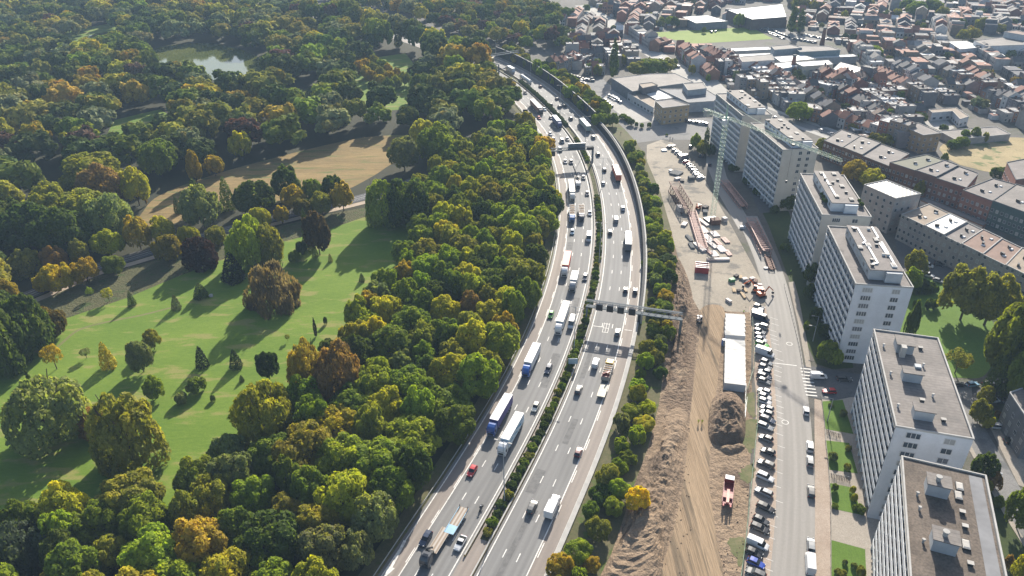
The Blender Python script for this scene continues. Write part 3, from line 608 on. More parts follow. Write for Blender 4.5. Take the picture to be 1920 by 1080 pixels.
# poplars and small conifers that stand out of the far wood
for i, (bx, by, tx, ty, w_) in enumerate(((755, 250, 750, 48, 0),)): pass
for i, (bx, by, tx, ty, w_) in enumerate([(14, 58, 10, 10, 16), (36, 60, 32, 14, 14), (55, 60, 50, 16, 14), (108, 90, 108, 37, 18), (163, 105, 162, 62, 14), (192, 120, 190, 77, 18), (218, 150, 218, 98, 16), (226, 165, 226, 118, 10), (266, 205, 262, 142, 22), (-20, 50, -20, 5, 14), (300, 12, 300, -20, 12)]):
    tree_px((640 + bx, by), (640 + tx, ty), w_ * 1.15, 'poplar', PAL['olive green'], look='tall slim poplar above the far wood', group='poplars above the far wood')
# two rows of small trees between the woods (upper middle)
for r_ in range(3):
    for i in range(13):
        t_ = i / 12; px_ = 560 + r_ * 16 + t_ * 165 + random.uniform(-3, 3); py_ = 62 + t_ * 100 - r_ * 6
        p = G(px_, py_, 4)
        tree(p.x, p.y, 4.2, 10, 'round', pick({'golden brown': 3, 'olive green': 3, 'green': 1})[1], look='small tree of the park rows', group='small trees in rows in the park', name='park_tree')
# verge trees and shrubs right of the motorway
VG = [(1188, 262), (1205, 300), (1222, 345), (1238, 400), (1258, 450), (1262, 500), (1248, 560), (1262, 620), (1240, 690), (1222, 740), (1215, 800), (1185, 870), (1165, 930), (1140, 990), (1130, 1100), (1030, 1110), (1065, 1030), (1108, 935), (1145, 850), (1172, 770), (1190, 690), (1215, 640), (1222, 560), (1222, 480), (1215, 420), (1205, 350), (1190, 305), (1168, 270)]
WV = {'green': 3, 'olive green': 5, 'fresh green': 3.4, 'dark green': .8, 'golden brown': 1.2, 'yellow green': 1.2, 'grey green': 1.4}
for (x, y, d) in scatter(wpoly(VG, 3), lambda x, y: random.uniform(3.6, 5.6), 6000):
    k, c = pick(WV); tree(x, y, d * random.uniform(.55, .7), random.uniform(3.5, 7), random.choice(('round', 'round', 'bush')), c, look='%s verge tree' % k, group='small trees on the motorway verge', name='small_tree')
NB = [(990, 118), (1030, 128), (1075, 160), (1110, 185), (1140, 215), (1125, 232), (1095, 200), (1060, 172), (1020, 145), (975, 115), (940, 98), (960, 92)]
for (x, y, d) in scatter(wpoly(NB, 3), lambda x, y: random.uniform(5.5, 8), 6000):
    k, c = pick(WV); tree(x, y, d * 0.66, random.uniform(7, 11), 'round', c, look='%s tree behind the barrier' % k, group='trees behind the noise barrier', name='small_tree')
FARW = wpoly([(420, -60), (560, -12), (700, 22), (800, 52), (880, 78), (930, 92), (1000, 96), (1060, 102), (1040, 60), (1065, 42), (1030, 20), (1000, -5), (1000, -60)])
for (x, y, d) in scatter(FARW, lambda x, y: random.uniform(9, 14), 9000):
    k, c = pick(WU); rest.append((x, y, d * 0.66, random.uniform(11, 18), c))
# hedge bushes in the median
HB = []
for s_ in np.arange(12, 300, 3.1):
    if 218 < s_ < 262: continue
    p = W(s_, -1.9 + random.uniform(-.25, .25)); HB.append(p)
for i, p in enumerate(HB):
    tree(p[0], p[1], random.uniform(1.3, 1.9), random.uniform(1.4, 2.6), 'bush', pick({'green': 3, 'dark green': 3, 'olive green': 1})[1], look='green median shrub', group='shrubs of the median hedge', name='shrub')
b = MB(); ribbon(b, -2.8, -1.0, 1.7, 322, 420)
HEDGE = []
for s_ in np.arange(322, 420, 1.6): p = W(s_, -1.9); HEDGE.append((p[0], p[1], 1.7, 2.4, PAL['dark green']))
# everything beyond what can be told apart: one mass of foliage
LOW = [crown_arrays(900 + i, 820, 'round', 22, 0.125) for i in range(6)]
def foliage_mass(name, items, extra=None):
    Vs, Cs = [], []
    for (x, y, r, h, c) in items:
        V, tn, hg = random.choice(LOW); a = random.uniform(0, 6.28); ca, sa = math.cos(a), math.sin(a)
        V = V.copy(); z0 = 0.45 * (1 if h > 4 else 0); f = h / (hg + z0)
        Vs.append(np.c_[(V[:, 0] * ca - V[:, 1] * sa) * r + x, (V[:, 0] * sa + V[:, 1] * ca) * r + y, (V[:, 2] + z0) * f])
        c = np.array(c); cc = c[None, :] * (0.65 + 0.75 * tn[:, :1]) * (1 + tn[:, 1:2] * (np.array([[1.9, 1.25, 0.5]]) - 1)); Cs.append(cc)
    me = quads_mesh(name, np.vstack(Vs), FARL, col=np.vstack(Cs)); o = bpy.data.objects.new(name, me); COL.objects.link(o); return o
# ---------------------------------------------------------------- buildings
GLB = paint('blind_behind_glass', (.30, .30, .29), .3, .1, 2); GLC = paint('curtain_behind_glass', (.12, .13, .15), .2, .3, 2)
def window_mesh(panes, frame, gl=None):
    """unit window 1 x 1 in x and z, facing -y, frame proud of the glass"""
    b = MB(); b.box(0, 0.02, 0.0, 1, 0.06, 1, mi=1)
    t = 0.05
    b.box(0, -0.03, 0, 1, .05, t * 1.6, mi=0); b.box(0, -0.03, 1 - t, 1, .05, t, mi=0)
    for i in range(panes + 1): b.box(-0.5 + t / 2 + (1 - t) * i / panes, -0.035, t * 1.6, t * (1 if i in (0, panes) else .8), .04, 1 - 2.6 * t, mi=0)
    me = bpy.data.meshes.new('window'); me.from_pydata(b.v, [], b.f); me.materials.append(frame); me.materials.append(gl or GLASS)
    me.polygons.foreach_set('material_index', b.m); me.update(); return me
WFR = paint('window_frame', (0.5, 0.5, 0.49), 0.6)
WIN = {n: [window_mesh(n, WFR, g) for g in (GLASS, GLASS, GLC, GLB)] for n in (1, 2, 3, 4)}
def put_window(parent, x, y, z, w_, h, rz, panes=2, name='window', mesh=None):
    o = bpy.data.objects.new(name, mesh or random.choice(WIN[panes])); COL.objects.link(o); o.parent = parent
    o.location = (x, y, z); o.rotation_euler = (0, 0, rz); o.scale = (w_, 1, h); return o
WHITEWALL = paint('white_render_wall', (0.54, 0.555, 0.58), 0.8, 0.12, 0.2, fine=0.05)
CREAMWALL = paint('cream_render_wall', (0.43, 0.41, 0.37), 0.8, 0.12, 0.2, fine=0.05)
PANEL = paint('balcony_panel', (0.60, 0.61, 0.63), 0.6, 0.12, 0.6)
BACKW = paint('balcony_back_wall', (0.16, 0.19, 0.23), 0.7, 0.35, 0.35, fine=0.3)
def slab_glass(name='slab_glazing'):
    t = NT(name); v = t.coord(scale=(1, 0.35, 0.36)); return t.done(t.mix(t.noise(v, 1.2, 1, .5, .4, .6), (0.03, 0.04, 0.055), (0.16, 0.19, 0.22)), 0.2, 0.5)
SGL = slab_glass()
ROOFB = paint('gravel_roof', (0.135, 0.108, 0.086), 0.95, 0.3, 0.25, fine=0.3); ROOFL = paint('light_grey_roof', (0.19, 0.17, 0.155), 0.85, 0.25, 0.12, fine=0.15, bands=.25)
PENT = paint('penthouse_cladding', (0.36, 0.38, 0.40), 0.7, 0.15, 0.4)
def slab(x, y, az, L, Wd, H, label, wall, roofm, nfl=10, wcols=(), bay=3.0, band_h=1.0, thin=False):
    rt = empty('apartment_block', (x, y, 0), -R(az), label, 'apartment block', 'white apartment slabs beside the building site')
    b = MB(); b.prism([(1.3, 0.4), (Wd, 0.4), (Wd, L - 0.4), (1.3, L - 0.4)], 0, H - 0.2); b.build('wall', BACKW, rt)
    for yy in (0.0, L):                                  # end walls
        s_ = 1 if yy == 0 else -1; b = MB(); b.box(Wd / 2 + 0.05, yy + 0.2 * s_, 0, Wd + 0.1, 0.4, H); b.build('end_wall', wall, rt)
    b = MB(); b.box(Wd + 0.1, L / 2, 0, 0.3, L - 0.8, H); b.build('back_wall', wall, rt)
    b = MB(); b.box(Wd / 2, L / 2, H, Wd - 0.5, L - 0.5, 0.12, mi=0)
    for (cx, cy, sx, sy) in ((Wd / 2, 0.12, Wd + .4, .3), (Wd / 2, L - .12, Wd + .4, .3), (0.0, L / 2, .35, L - .5), (Wd + .05, L / 2, .35, L - .5)): b.box(cx, cy, H - 0.02, sx, sy, 0.5, mi=1)
    b.build('roof', [roofm, PALEC], rt)
    fh = H / (nfl + 0.15); nb = int((L - 0.8) / bay); bw = (L - 0.8) / nb
    for f in range(nfl):
        z = f * fh + (0.35 if f == 0 else 0)
        g = MB(); g.box(1.25, L / 2, z + 0.9, 0.12, L - 0.8, fh - 1.25)
        g.build('glazing', SGL, rt)
        b = MB(); b.box(0.55, L / 2, z + fh - 0.22 - (0), 1.5, L - 0.85, 0.2, mi=1)
        if f > 0:
            for i in range(nb):
                yc = 0.4 + bw * (i + .5); b.box(-0.12 - (0.1 if i % 2 and not thin else 0), yc, z, 0.1, bw - 0.14, band_h, mi=0)
        b.build('balcony', [PANEL, PALEC], rt)
        for (wx, ww, pn) in wcols:
            if not (wx > 0): continue
            put_window(rt, wx, -0.03, z + 0.85, ww, 1.6, 0, pn)
    for i in range(nb + 1): d = MB(); d.box(0.58, 0.45 + bw * i - (0.1 if i == nb else 0), 0.36, 1.2, 0.14 if thin else 0.2, H - .5); d.build('divider', PANEL, rt)
    return rt
def local(rt, px, py, z):
    p = G(px, py, z); c, s_ = math.cos(-rt.rotation_euler.z), math.sin(-rt.rotation_euler.z); dx, dy = p.x - rt.location.x, p.y - rt.location.y
    return dx * c - dy * s_, dx * s_ + dy * c
def pent(rt, pxs, H, h, wall=None, roofm=None, wins=0, name='penthouse', step=False):
    q = [local(rt, a, b_, H + h) for a, b_ in pxs]; x0 = (q[0][0] + q[2][0]) / 2; x1 = (q[1][0] + q[3][0]) / 2; y0 = (q[0][1] + q[1][1]) / 2; y1 = (q[2][1] + q[3][1]) / 2
    b = MB(); b.box((x0 + x1) / 2, (y0 + y1) / 2, H + .1, x1 - x0, y1 - y0, h - .1, mi=0); b.box((x0 + x1) / 2, (y0 + y1) / 2, H + h, x1 - x0 + .5, y1 - y0 + .5, 0.22, mi=1)
    if step: b.box((x0 + x1) / 2 + (x1 - x0) * .22, y0 - 0.7, H + .1, (x1 - x0) * .5, 1.5, h - .15, mi=0)
    o = b.build(name, [wall or PENT, roofm or ROOFL], rt)
    for i in range(wins): put_window(o, x0 - 0.02, y0 + (y1 - y0) * (i + .6) / wins, H + 1.0, 1.6, 1.3, R(-90), 2)
    return o, x0, x1, y0, y1
def vent(rt, x, y, z, kind=0, mat=None):
    b = MB()
    if kind == 0: b.box(x, y, z, .9, .7, .6, mi=0); b.box(x, y, z + .6, 1.1, .9, .08, mi=1)
    elif kind == 1: b.tube((x, y, z), (x, y, z + .8), .22, .22, 8); b.tube((x, y, z + .8), (x, y, z + 1.0), .38, .3, 8, mi=1)
    elif kind == 2: b.box(x, y, z, 1.4, 2.4, .45, mi=0); b.box(x, y, z + .45, 1.2, 2.2, .12, mi=1, top=.7)
    return b.build('roof_vent', [DARK if mat is None else mat, CONC], rt)
def duct(rt, pts, H):
    b = MB(); q = [local(rt, a, c, H) for a, c in pts]
    for (a, c) in zip(q, q[1:]): b.beam((*a, H + .1), (*c, H + .1), .55, .5)
    return b.build('duct', WHITE, rt)
H0 = 28.4
SE = slab(66.2, 77.6, 22.2, 42, 15.5, H0, 'white apartment slab with brown gravel roof, nearest the camera at the bottom right corner', WHITEWALL, ROOFB, wcols=((3.4, 3.0, 3), (11.5, 2.2, 2)), thin=True)
SD = slab(85.1, 125.8, 16.6, 40.3, 15.4, H0, 'white apartment slab with grey-brown roof and three small roof huts, second from the bottom right', WHITEWALL, ROOFL, wcols=((3.9, 3.1, 3), (11.2, 2.3, 2)), thin=True)
SC = slab(101.8, 188.8, 9.1, 39.7, 15.9, H0 - .3, 'white apartment slab with white ducts on its rooftop penthouse, third from the bottom right', WHITEWALL, ROOFG, wcols=((3.6, 3.0, 4), (11.6, 2.3, 3)))
SB = slab(109.2, 236.3, 8.1, 38.8, 16.3, H0, 'cream-ended apartment slab with plants on its roof terrace, behind the one with white ducts', CREAMWALL, ROOFG, wcols=((5.0, 2.8, 4), (11.3, 2.0, 2)))
SA = slab(116.4, 301.4, -5.4, 36.7, 15.5, H0, 'grey-balconied apartment slab under the crane jib, nearer of the far pair', CREAMWALL, ROOFL, wcols=((8.0, 1.5, 2), (11.6, 1.5, 2)), band_h=.9)
SF = slab(112.2, 348.8, -5.4, 38.1, 14.5, H0, 'farthest of the apartment slabs, left of the crane jib, with a long pale penthouse', CREAMWALL, ROOFL, wcols=((9.0, 1.2, 1),), band_h=.9)
PW = paint('pale_penthouse', (0.52, 0.55, 0.58), 0.7, 0.1, .4)
_, x0, x1, y0, y1 = pent(SC, [(1632.5, 505), (1687.5, 510), (1589, 425), (1646.7, 426)], H0, 3.4, PENT, ROOFG, 7, step=True)
H3 = H0 + 3.4
duct(SC, [(1596, 428), (1607, 430), (1622, 455), (1617, 459)], H3); duct(SC, [(1628, 466), (1645, 496), (1635, 497)], H3); duct(SC, [(1634, 428), (1646, 448), (1640, 450)], H3); duct(SC, [(1652, 456), (1678, 501), (1674, 502)], H3); duct(SC, [(1648, 458), (1664, 482)], H3)
for i, (a, c) in enumerate(((1601, 432), (1628, 432), (1642, 452), (1627, 462), (1643, 462), (1656, 480), (1634, 490), (1675, 500), (1612, 466), (1664, 481), (1635, 500))):
    vent(SC, *local(SC, a, c, H3), H3 + .2, (0, 0, 2, 2, 0)[i % 5], (None, WHITE)[i % 2])
TERR = paint('terrace_railing', (0.45, 0.45, 0.42), 0.6)
def railing(rt, pts, z, h=1.1):
    b = MB(); q = [local(rt, a, c, z) for a, c in pts]
    for a, c in zip(q, q[1:]):
        b.beam((*a, z + h), (*c, z + h), .08, .08); n = max(2, int(math.dist(a, c) / 1.2))
        for i in range(n + 1): t = i / n; b.box(a[0] + (c[0] - a[0]) * t, a[1] + (c[1] - a[1]) * t, z, .06, .06, h)
    return b.build('railing', TERR, rt)
railing(SC, [(1586, 446), (1597, 470)], H0); railing(SC, [(1604, 484), (1622, 515)], H0)
_, x0, x1, y0, y1 = pent(SB, [(1560, 380.8), (1609, 382.5), (1528, 322.5), (1570, 321.7)], H0, 3.3, PW, ROOFG, 6, step=True)
H2 = H0 + 3.3; railing(SB, [(1526, 341), (1537, 362)], H0)
for i, (a, c) in enumerate(((1563, 328), (1570, 340), (1578, 351), (1586, 363), (1596, 376), (1556, 350), (1568, 370), (1561, 345), (1540, 327), (1547, 338))): vent(SB, *local(SB, a, c, H2), H2 + .2, (2, 0)[i % 2])
duct(SB, [(1542, 326), (1552, 345), (1568, 372)], H2); 
def planter(rt, px, py, z, r_):
    x, y = local(rt, px, py, z); b = MB(); b.box(x, y, z, r_ * 1.2, r_ * 1.2, .5); o = b.build('planter', DCONC, rt)
    f = bpy.data.objects.new('plant', PROTO['bush'][0][0]); COL.objects.link(f); f.parent = o; f.location = (x, y, z + .45); f.scale = (r_, r_, r_ * 1.2); f.color = (0.06, 0.10, 0.02, 1)
for q in ((1541, 368, 1.0), (1546, 374, 1.3), (1549, 382, 1.4), (1543, 378, .8), (1614, 388, 1.3), (1611, 380, .9)): planter(SB, q[0], q[1], H0 + .2, q[2])
_, x0, x1, y0, y1 = pent(SA, [(1485, 263), (1518, 265), (1435, 224), (1475, 222.5)], H0, 3.2, PW, ROOFL, 7, step=True)
for i, (a, c) in enumerate(((1441, 228), (1463, 227), (1470, 235), (1478, 242), (1493, 251), (1505, 261), (1460, 243), (1482, 259), (1466, 240), (1476, 240))): vent(SA, *local(SA, a, c, H0 + 3.2), H0 + 3.3, (0, 2, 0)[i % 3])
_, x0, x1, y0, y1 = pent(SF, [(1401.7, 202.5), (1434, 202.5), (1366, 171), (1393, 169)], H0, 3.2, PW, ROOFL, 7, step=True)
for i, (a, c) in enumerate(((1369, 172), (1390, 173), (1397, 179), (1406, 185), (1415, 191), (1424, 198), (1391, 184), (1402, 199), (1387, 186))): vent(SF, *local(SF, a, c, H0 + 3.2), H0 + 3.3, (0, 2, 0)[i % 3])
for k_, pp in enumerate(([(1681.7, 645), (1714, 651), (1681, 629), (1712, 634)], [(1695, 698), (1731.7, 705), (1693, 686.7), (1728, 693)], [(1715, 769), (1754, 776), (1715, 757), (1750, 761)])): pent(SD, pp, H0, 2.6, PENT, ROOFL, 0, 'roof_hut')
for (a, c, k_) in ((1656, 651, 1), (1730, 688, 1), (1669, 703, 1), (1748, 745, 1), (1683, 764, 1), (1725, 655, 0), (1768, 790, 0), (1728, 753, 0)): vent(SD, *local(SD, a, c, H0), H0 + .1, k_, WHITE if k_ else None)
b = MB(); q = local(SD, 1690, 668, H0); b.box(q[0], q[1], H0 + .1, 1.2, 1.6, 3.0); b.build('chimney', CONC, SD)
q = local(SD, 1714, 703, H0); b = MB(); b.box(q[0], q[1] - .6, H0 + .1, 1.4, 1.4, 3.2); b.build('chimney', PENT, SD)
for pp in ([(1741.7, 907.5), (1783, 917), (1739, 887.5), (1781.7, 896.7)], [(1751, 1013), (1799, 1021.7), (1751, 988), (1796.7, 998)]):
    o, x0, x1, y0, y1 = pent(SE, pp, H0, 3.0, PENT, ROOFL, 0, 'roof_hut'); b = MB(); xm = (x0 + x1) / 2; b.tube((xm - .3, y0 + (y1 - y0) * .45, H0 + 3), (xm - .3, y0 + (y1 - y0) * .45, H0 + 4.1), .45, .45, 10); b.tube((xm - .3, y0 + (y1 - y0) * .45, H0 + 4.1), (xm - .3, y0 + (y1 - y0) * .45, H0 + 4.35), .6, .6, 10); b.build('flue', PALEC, o)
for (a, c, k_) in ((1798, 915, 2), (1796, 932, 2), (1803, 963, 0), (1808, 990, 0), (1810, 1024, 2), (1818, 1060, 0), (1719, 930, 1), (1723, 957, 1), (1730, 1018, 1), (1768, 930, 1)): vent(SE, *local(SE, a, c, H0), H0 + .1, k_, PALEC if k_ == 1 else None)
b = MB(); b.box(13.6, 21, H0 + .13, 2.4, 40, 0.05); b.build('roof_strip', paint('grey_roof_strip', (0.20, 0.20, 0.205), .9, .2, .3), SE)
# ---- generic flat-roofed building from its roof outline in the photograph
WN = 0
def bld(name, px, H, wallc, roofm, label, cat='building', fl=0, wsp=2.8, panes=2, base=0.0, group=None, look=None, ww=1.3, world=False, maxw=95, z0=None, fh=2.9, par=0.35, extra=True):
    P = [tuple(q) for q in px] if world else wpoly(px, H); a = sum(P[i][0] * P[(i + 1) % len(P)][1] - P[(i + 1) % len(P)][0] * P[i][1] for i in range(len(P)))
    if a < 0: P = P[::-1]
    cx, cy = sum(p[0] for p in P) / len(P), sum(p[1] for p in P) / len(P)
    rt = empty(name, (cx, cy, 0), 0, label, cat, group); Q = [(p[0] - cx, p[1] - cy) for p in P]
    b = MB(); b.prism(Q, 0, H); o = b.build('wall', WALLP, rt, color=(*wallc, 1))
    b = MB(); b.prism([(x * .985, y * .985) for x, y in Q], H - .02, H + .06)
    for i in range(len(Q)):
        p, q = Q[i], Q[(i + 1) % len(Q)]; b.beam((p[0] * .995, p[1] * .995, H + .001), (q[0] * .995, q[1] * .995, H + .001), .3, par, mi=1)
    b.build('roof', [roofm, DCONC if sum(wallc) < 0.5 else PALEC], rt)
    cnt = 0
    for i in range(len(Q)):
        p, q = Q[i], Q[(i + 1) % len(Q)]; L = math.dist(p, q)
        if L < 3.5 or not fl: continue
        nx, ny = (q[1] - p[1]) / L, -(q[0] - p[0]) / L; mx, my = (p[0] + q[0]) / 2 + cx, (p[1] + q[1]) / 2 + cy
        if nx * (0 - mx) + ny * (0 - my) < 0: continue
        rz = math.atan2(q[1] - p[1], q[0] - p[0]); n = max(1, int(L / wsp))
        for f in range(fl):
            for j in range(n):
                if cnt >= maxw: break
                t = (j + .5) / n; put_window(rt, p[0] + (q[0] - p[0]) * t + nx * .02, p[1] + (q[1] - p[1]) * t + ny * .02, (z0 if z0 is not None else 0.9) + f * fh, ww, 1.45, rz, panes); cnt += 1
    if look: AUTO.append((rt, look, cx, cy))
    return rt
def unit_row(front, back, fr, H, cols, roofs, labels, cat, group, fl=3, name='terraced_apartments', wsp=2.0, wallfn=None):
    """row of joined houses: front and back roof edges (photo pixels at height H), split at fractions"""
    F = [Vector(G(a, c, H)[:2]) for a, c in front]; B_ = [Vector(G(a, c, H)[:2]) for a, c in back]
    out = []
    for i in range(len(fr) - 1):
        a, c = fr[i], fr[i + 1]; f0, f1 = F[0].lerp(F[1], a), F[0].lerp(F[1], c); b0, b1 = B_[0].lerp(B_[1], a), B_[0].lerp(B_[1], c)
        g = (f1 - f0).normalized() * 0.03; h = H + [0, .25, -.2, .15][i % 4]
        o = bld(name, [tuple(f0 + g), tuple(f1 - g), tuple(b1 - g), tuple(b0 + g)], h, cols[i % len(cols)], roofs[i % len(roofs)], labels[i], cat, fl, wsp, 1, group=group, ww=1.15, world=True, maxw=60)
        cxx, cyy = o.location.x, o.location.y
        for j in range(2):
            t = .3 + .4 * j; m = (f0.lerp(f1, .5)).lerp(b0.lerp(b1, .5), t) ; b = MB(); b.box(m.x - cxx + random.uniform(-2, 2), m.y - cyy, h + .06, 1.5, .7, 1.0, random.uniform(0, 3), mi=0)
            b.build('chimney', DARK, o); b = MB(); b.box(m.x - cxx + 1.2, m.y - cyy - 1, h + .06, 1.1, 1.1, .4, .4, top=.8); b.build('skylight', WHITE, o)
        out.append(o)
    return out
RRED = paint('red_brown_roof', (0.21, 0.14, 0.11), 0.9, .2, .3, fine=.1); RWHT = paint('white_roof', (0.62, 0.61, 0.58), 0.7, .15, .3); RTAN = paint('tan_roof', (0.27, 0.22, 0.17), .9, .2, .3, fine=.1)
hb = hsolve((1676, 438), (1678, 373))
SOL = NT('solar_roof'); _v = SOL.coord(rot=(0, 0, R(25))); _w = SOL.new('ShaderNodeTexWave', wave_type='BANDS'); SOL.l.new(_v, _w.inputs[0]); _w.inputs['Scale'].default_value = 0.22; _w.inputs['Detail'].default_value = 0
_r = SOL.new('ShaderNodeMapRange'); SOL.l.new(_w.outputs[0], _r.inputs[0]); _r.inputs[1].default_value = .6; _r.inputs[2].default_value = .7; SOL = SOL.done(SOL.mix(_r.outputs[0], (0.07, 0.075, 0.085), (0.5, 0.5, 0.5)), .5)
BG = bld('apartment_building', [(1620, 347), (1662, 338), (1727, 364), (1679, 373)], hb, (0.36, 0.32, 0.30), SOL, 'pinkish-beige block with striped roof behind the cream-ended slab', 'apartment building', int(hb / 2.9), 3.0, 1, ww=1.2)
hr = hsolve((1783, 499), (1789, 452)); print('heights', hb, hr)
unit_row([(1690, 403), (1935, 523)], [(1742, 383), (1960, 487)], [0, .2, .36, .5, .66, .82, 1.0], hr, [(0.30, .28, .265), (0.33, .305, .28), (0.31, .29, .27)], [RTAN, RWHT, ROOFG, RRED, RRED, RTAN],
    ['beige terraced block with tan roof and pipes, joined to the pinkish-beige block', 'beige terraced block with a bright white flat roof', 'beige terraced block with dark grey roof, right of the white roof', 'beige terraced block with red-brown roof, left of three', 'beige terraced block with red-brown roof, middle of the beige row', 'beige terraced block at the right edge of the photo'], 'apartment building', 'beige terraced blocks', 4)
unit_row([(1545, 264), (1668, 312)], [(1578, 243), (1705, 288)], [0, .3, .6, 1.0], 9.5, [(0.12, .07, .055), (0.14, .085, .06), (0.13, .075, .06)], [ROOFG, ROOFL, ROOFG],
    ['dark brick terrace house with cluttered flat roof, left end of the brick row', 'dark brick terrace house with white roof patches, second in the brick row', 'dark brick terrace house with striped panels on its roof'], 'house', 'brick terrace behind the slabs', 3)
unit_row([(1668, 305), (1812, 352)], [(1738, 290), (1835, 325)], [0, .35, .62, 1.0], 11, [(0.16, .085, .06), (0.14, .08, .065), (0.18, .09, .07)], [paint('moss_roof', (0.15, .15, .11), .9), ROOFG, ROOFG],
    ['brick terrace block with mossy green-grey roof', 'narrow brick terrace block right of the mossy roof', 'red brick terrace block with many chimneys in the middle of the brick row'], 'apartment building', 'brick terrace behind the slabs', 3)
unit_row([(1805, 357), (1935, 405)], [(1862, 335), (1960, 362)], [0, .45, 1.0], 11, [(0.22, .11, .085), (0.05, .09, .09)], [ROOFG, ROOFL],
    ['red brick terrace block with white balcony panels', 'brick block with dark green roof storey at the right edge'], 'apartment building', 'brick terrace behind the slabs', 3)
GAR = bld('garage_row', [(1727, 375), (1735, 371), (1850, 418), (1843, 423)], 2.8, (0.20, .10, .07), ROOFG, 'long low brick garage row with pale doors behind the beige blocks', 'garages')
p0_, p1_ = G(1727, 377, 0), G(1843, 426, 0)
for i in range(12):
    t = (i + .5) / 12; b = MB(); b.box(0, 0, 0, 2.6, .1, 2.2); o = b.build('garage_door', CONC, GAR); a = math.atan2(p1_.y - p0_.y, p1_.x - p0_.x)
    q = G(1727, 375, 2.8).lerp(G(1843, 423, 2.8), t); o.location = (q.x - GAR.location.x + math.sin(a) * .08, q.y - GAR.location.y - math.cos(a) * .08, .1); o.rotation_euler = (0, 0, a)
bld('office_building', [(1893, 737), (1935, 722), (1990, 800), (1935, 800)], 11, (0.16, .165, .175), ROOFL, 'dark grey building with pale floor bands cut by the right edge', 'building', 3, 3.4, 2)
bld('apartment_building', [(1888, 305), (1935, 296), (1960, 330), (1905, 338)], 12, (0.25, .12, .09), ROOFG, 'red brick block with pale bay at the right edge above the dry field', 'apartment building', 3, 3.0, 2)
# commercial buildings and works
BT = (0.13, 0.10, 0.09)
bld('store_building', [(1147, 147), (1217, 139), (1266, 138), (1300, 154), (1235, 163), (1186, 172)], 7, (0.16, .17, .18), ROOFL, 'large flat-roofed store with light grey roof left of the pale square', 'store', 0)
bld('store_building', [(1236, 167), (1322, 167), (1345, 181), (1338, 190), (1291, 193)], 6, (0.25, .28, .32), paint('slate_roof', (0.15, .15, .16), .85, .2, .12), 'dark flat-roofed store behind the tan brick corner building', 'store', 0)
bld('roof_plant_room', [(1281, 157), (1318, 155), (1325, 166), (1290, 170)], 9.5, (0.3, .33, .36), ROOFL, 'pale box-like roof structure on the dark store', 'plant room', 1, 3)
bld('roof_plant_room', [(1198, 158), (1222, 155), (1233, 160), (1205, 166)], 9.5, (0.12, .12, .13), RTAN, 'dark parapeted roof structure on the light grey store', 'plant room', 0)
bld('store_building', [(1177, 175), (1200, 171), (1229, 188), (1226, 203)], 5, (0.42, .43, .44), RTAN, 'long low shop wing with pale roof facing the forecourt', 'shop', 1, 4, ww=2.6)
bld('workshop_building', [(1202, 172), (1234, 167), (1262, 184), (1231, 188)], 5.4, (0.2, .2, .21), RWHT, 'low workshop with cluttered white and dark roof between the stores', 'workshop', 0)
bld('corner_building', [(1229, 190), (1259, 186), (1293, 197), (1243, 203)], 10, (0.34, .26, .16), ROOFG, 'tan brick corner building with dark green shop front at the crossing', 'building', 3, 3.4, 2)
bld('warehouse', [(1363, 19), (1467, 8), (1475, 32), (1410, 37)], 9, BT, RWHT, 'large brick warehouse with white striped roof beyond the playing field', 'warehouse', 0)
bld('warehouse', [(1279, 32), (1327, 29), (1365, 40), (1305, 44)], 6, (0.2, .2, .22), RWHT, 'low warehouse with pale mottled roof behind the playing field', 'warehouse', 0)
bld('factory_building', [(1385, 107), (1447, 102), (1452, 113), (1392, 117)], 10, (0.5, .5, .5), ROOFG, 'white works building with a strip of dark windows below its roof', 'factory', 2, 3.0, 2)
bld('factory_hall', [(1450, 107), (1505, 103), (1530, 111), (1464, 117)], 7, (0.4, .4, .38), RWHT, 'white-roofed works hall right of the white works building', 'factory hall')
bld('factory_hall', [(1440, 120), (1486, 116), (1498, 124), (1468, 129)], 7, (0.35, .4, .45), RWHT, 'small white-roofed hall left of the tall brick chimney', 'factory hall', 1, 4)
bld('factory_hall', [(1489, 117), (1553, 113), (1562, 121), (1505, 125)], 8, (0.5, .46, .36), RWHT, 'cream works building with white roof right of the tall brick chimney', 'factory hall', 1, 4, z0=4)
bld('factory_hall', [(1562, 130), (1576, 117), (1632, 131), (1602, 140)], 5, (0.2, .2, .2), SOL, 'works hall with dark and white striped roof', 'factory hall')
bld('factory_building', [(1446, 87), (1483, 84), (1504, 90), (1452, 94)], 10, (0.2, .24, .28), ROOFL, 'grey-blue works building left of the shorter chimney', 'factory')
bld('factory_building', [(1484, 86), (1553, 87), (1576, 94), (1500, 98)], 9, (0.15, .2, .22), ROOFG, 'long dark works building under the shorter chimney', 'factory')
for i, (a, c, e, g, k_) in enumerate(((1365, 103, 1484, 98, 4), (1500, 106, 1600, 102, 4), (1340, 92, 1440, 88, 5))):
    bld('factory_hall', [(a, c), (e, g), (e + 8, g + k_), (a + 8, c + k_ + 1)], 5, (0.3, .3, .3), RWHT, ['long narrow white-roofed hall behind the white works building', 'long narrow white-roofed hall running right of the chimneys', 'pale-roofed halls along the near side of the playing field'][i], 'factory hall')
bld('school_building', [(1826, 77), (1905, 67), (1935, 72), (1935, 84), (1850, 87)], 10, (0.55, .55, .56), ROOFL, 'long white building with arched window pairs at the right edge', 'school', 2, 4.5, 2)
bld('school_building', [(1777, 78), (1812, 77), (1842, 89), (1800, 93)], 7, (0.55, .55, .56), RWHT, 'lower white wing left of the long white building', 'school', 1, 4, 1)
bld('school_building', [(1883, 60), (1905, 57), (1940, 66), (1940, 70)], 14, (0.5, .5, .5), RRED, 'white building with reddish roof above the long white one', 'school', 1, 4, 1)
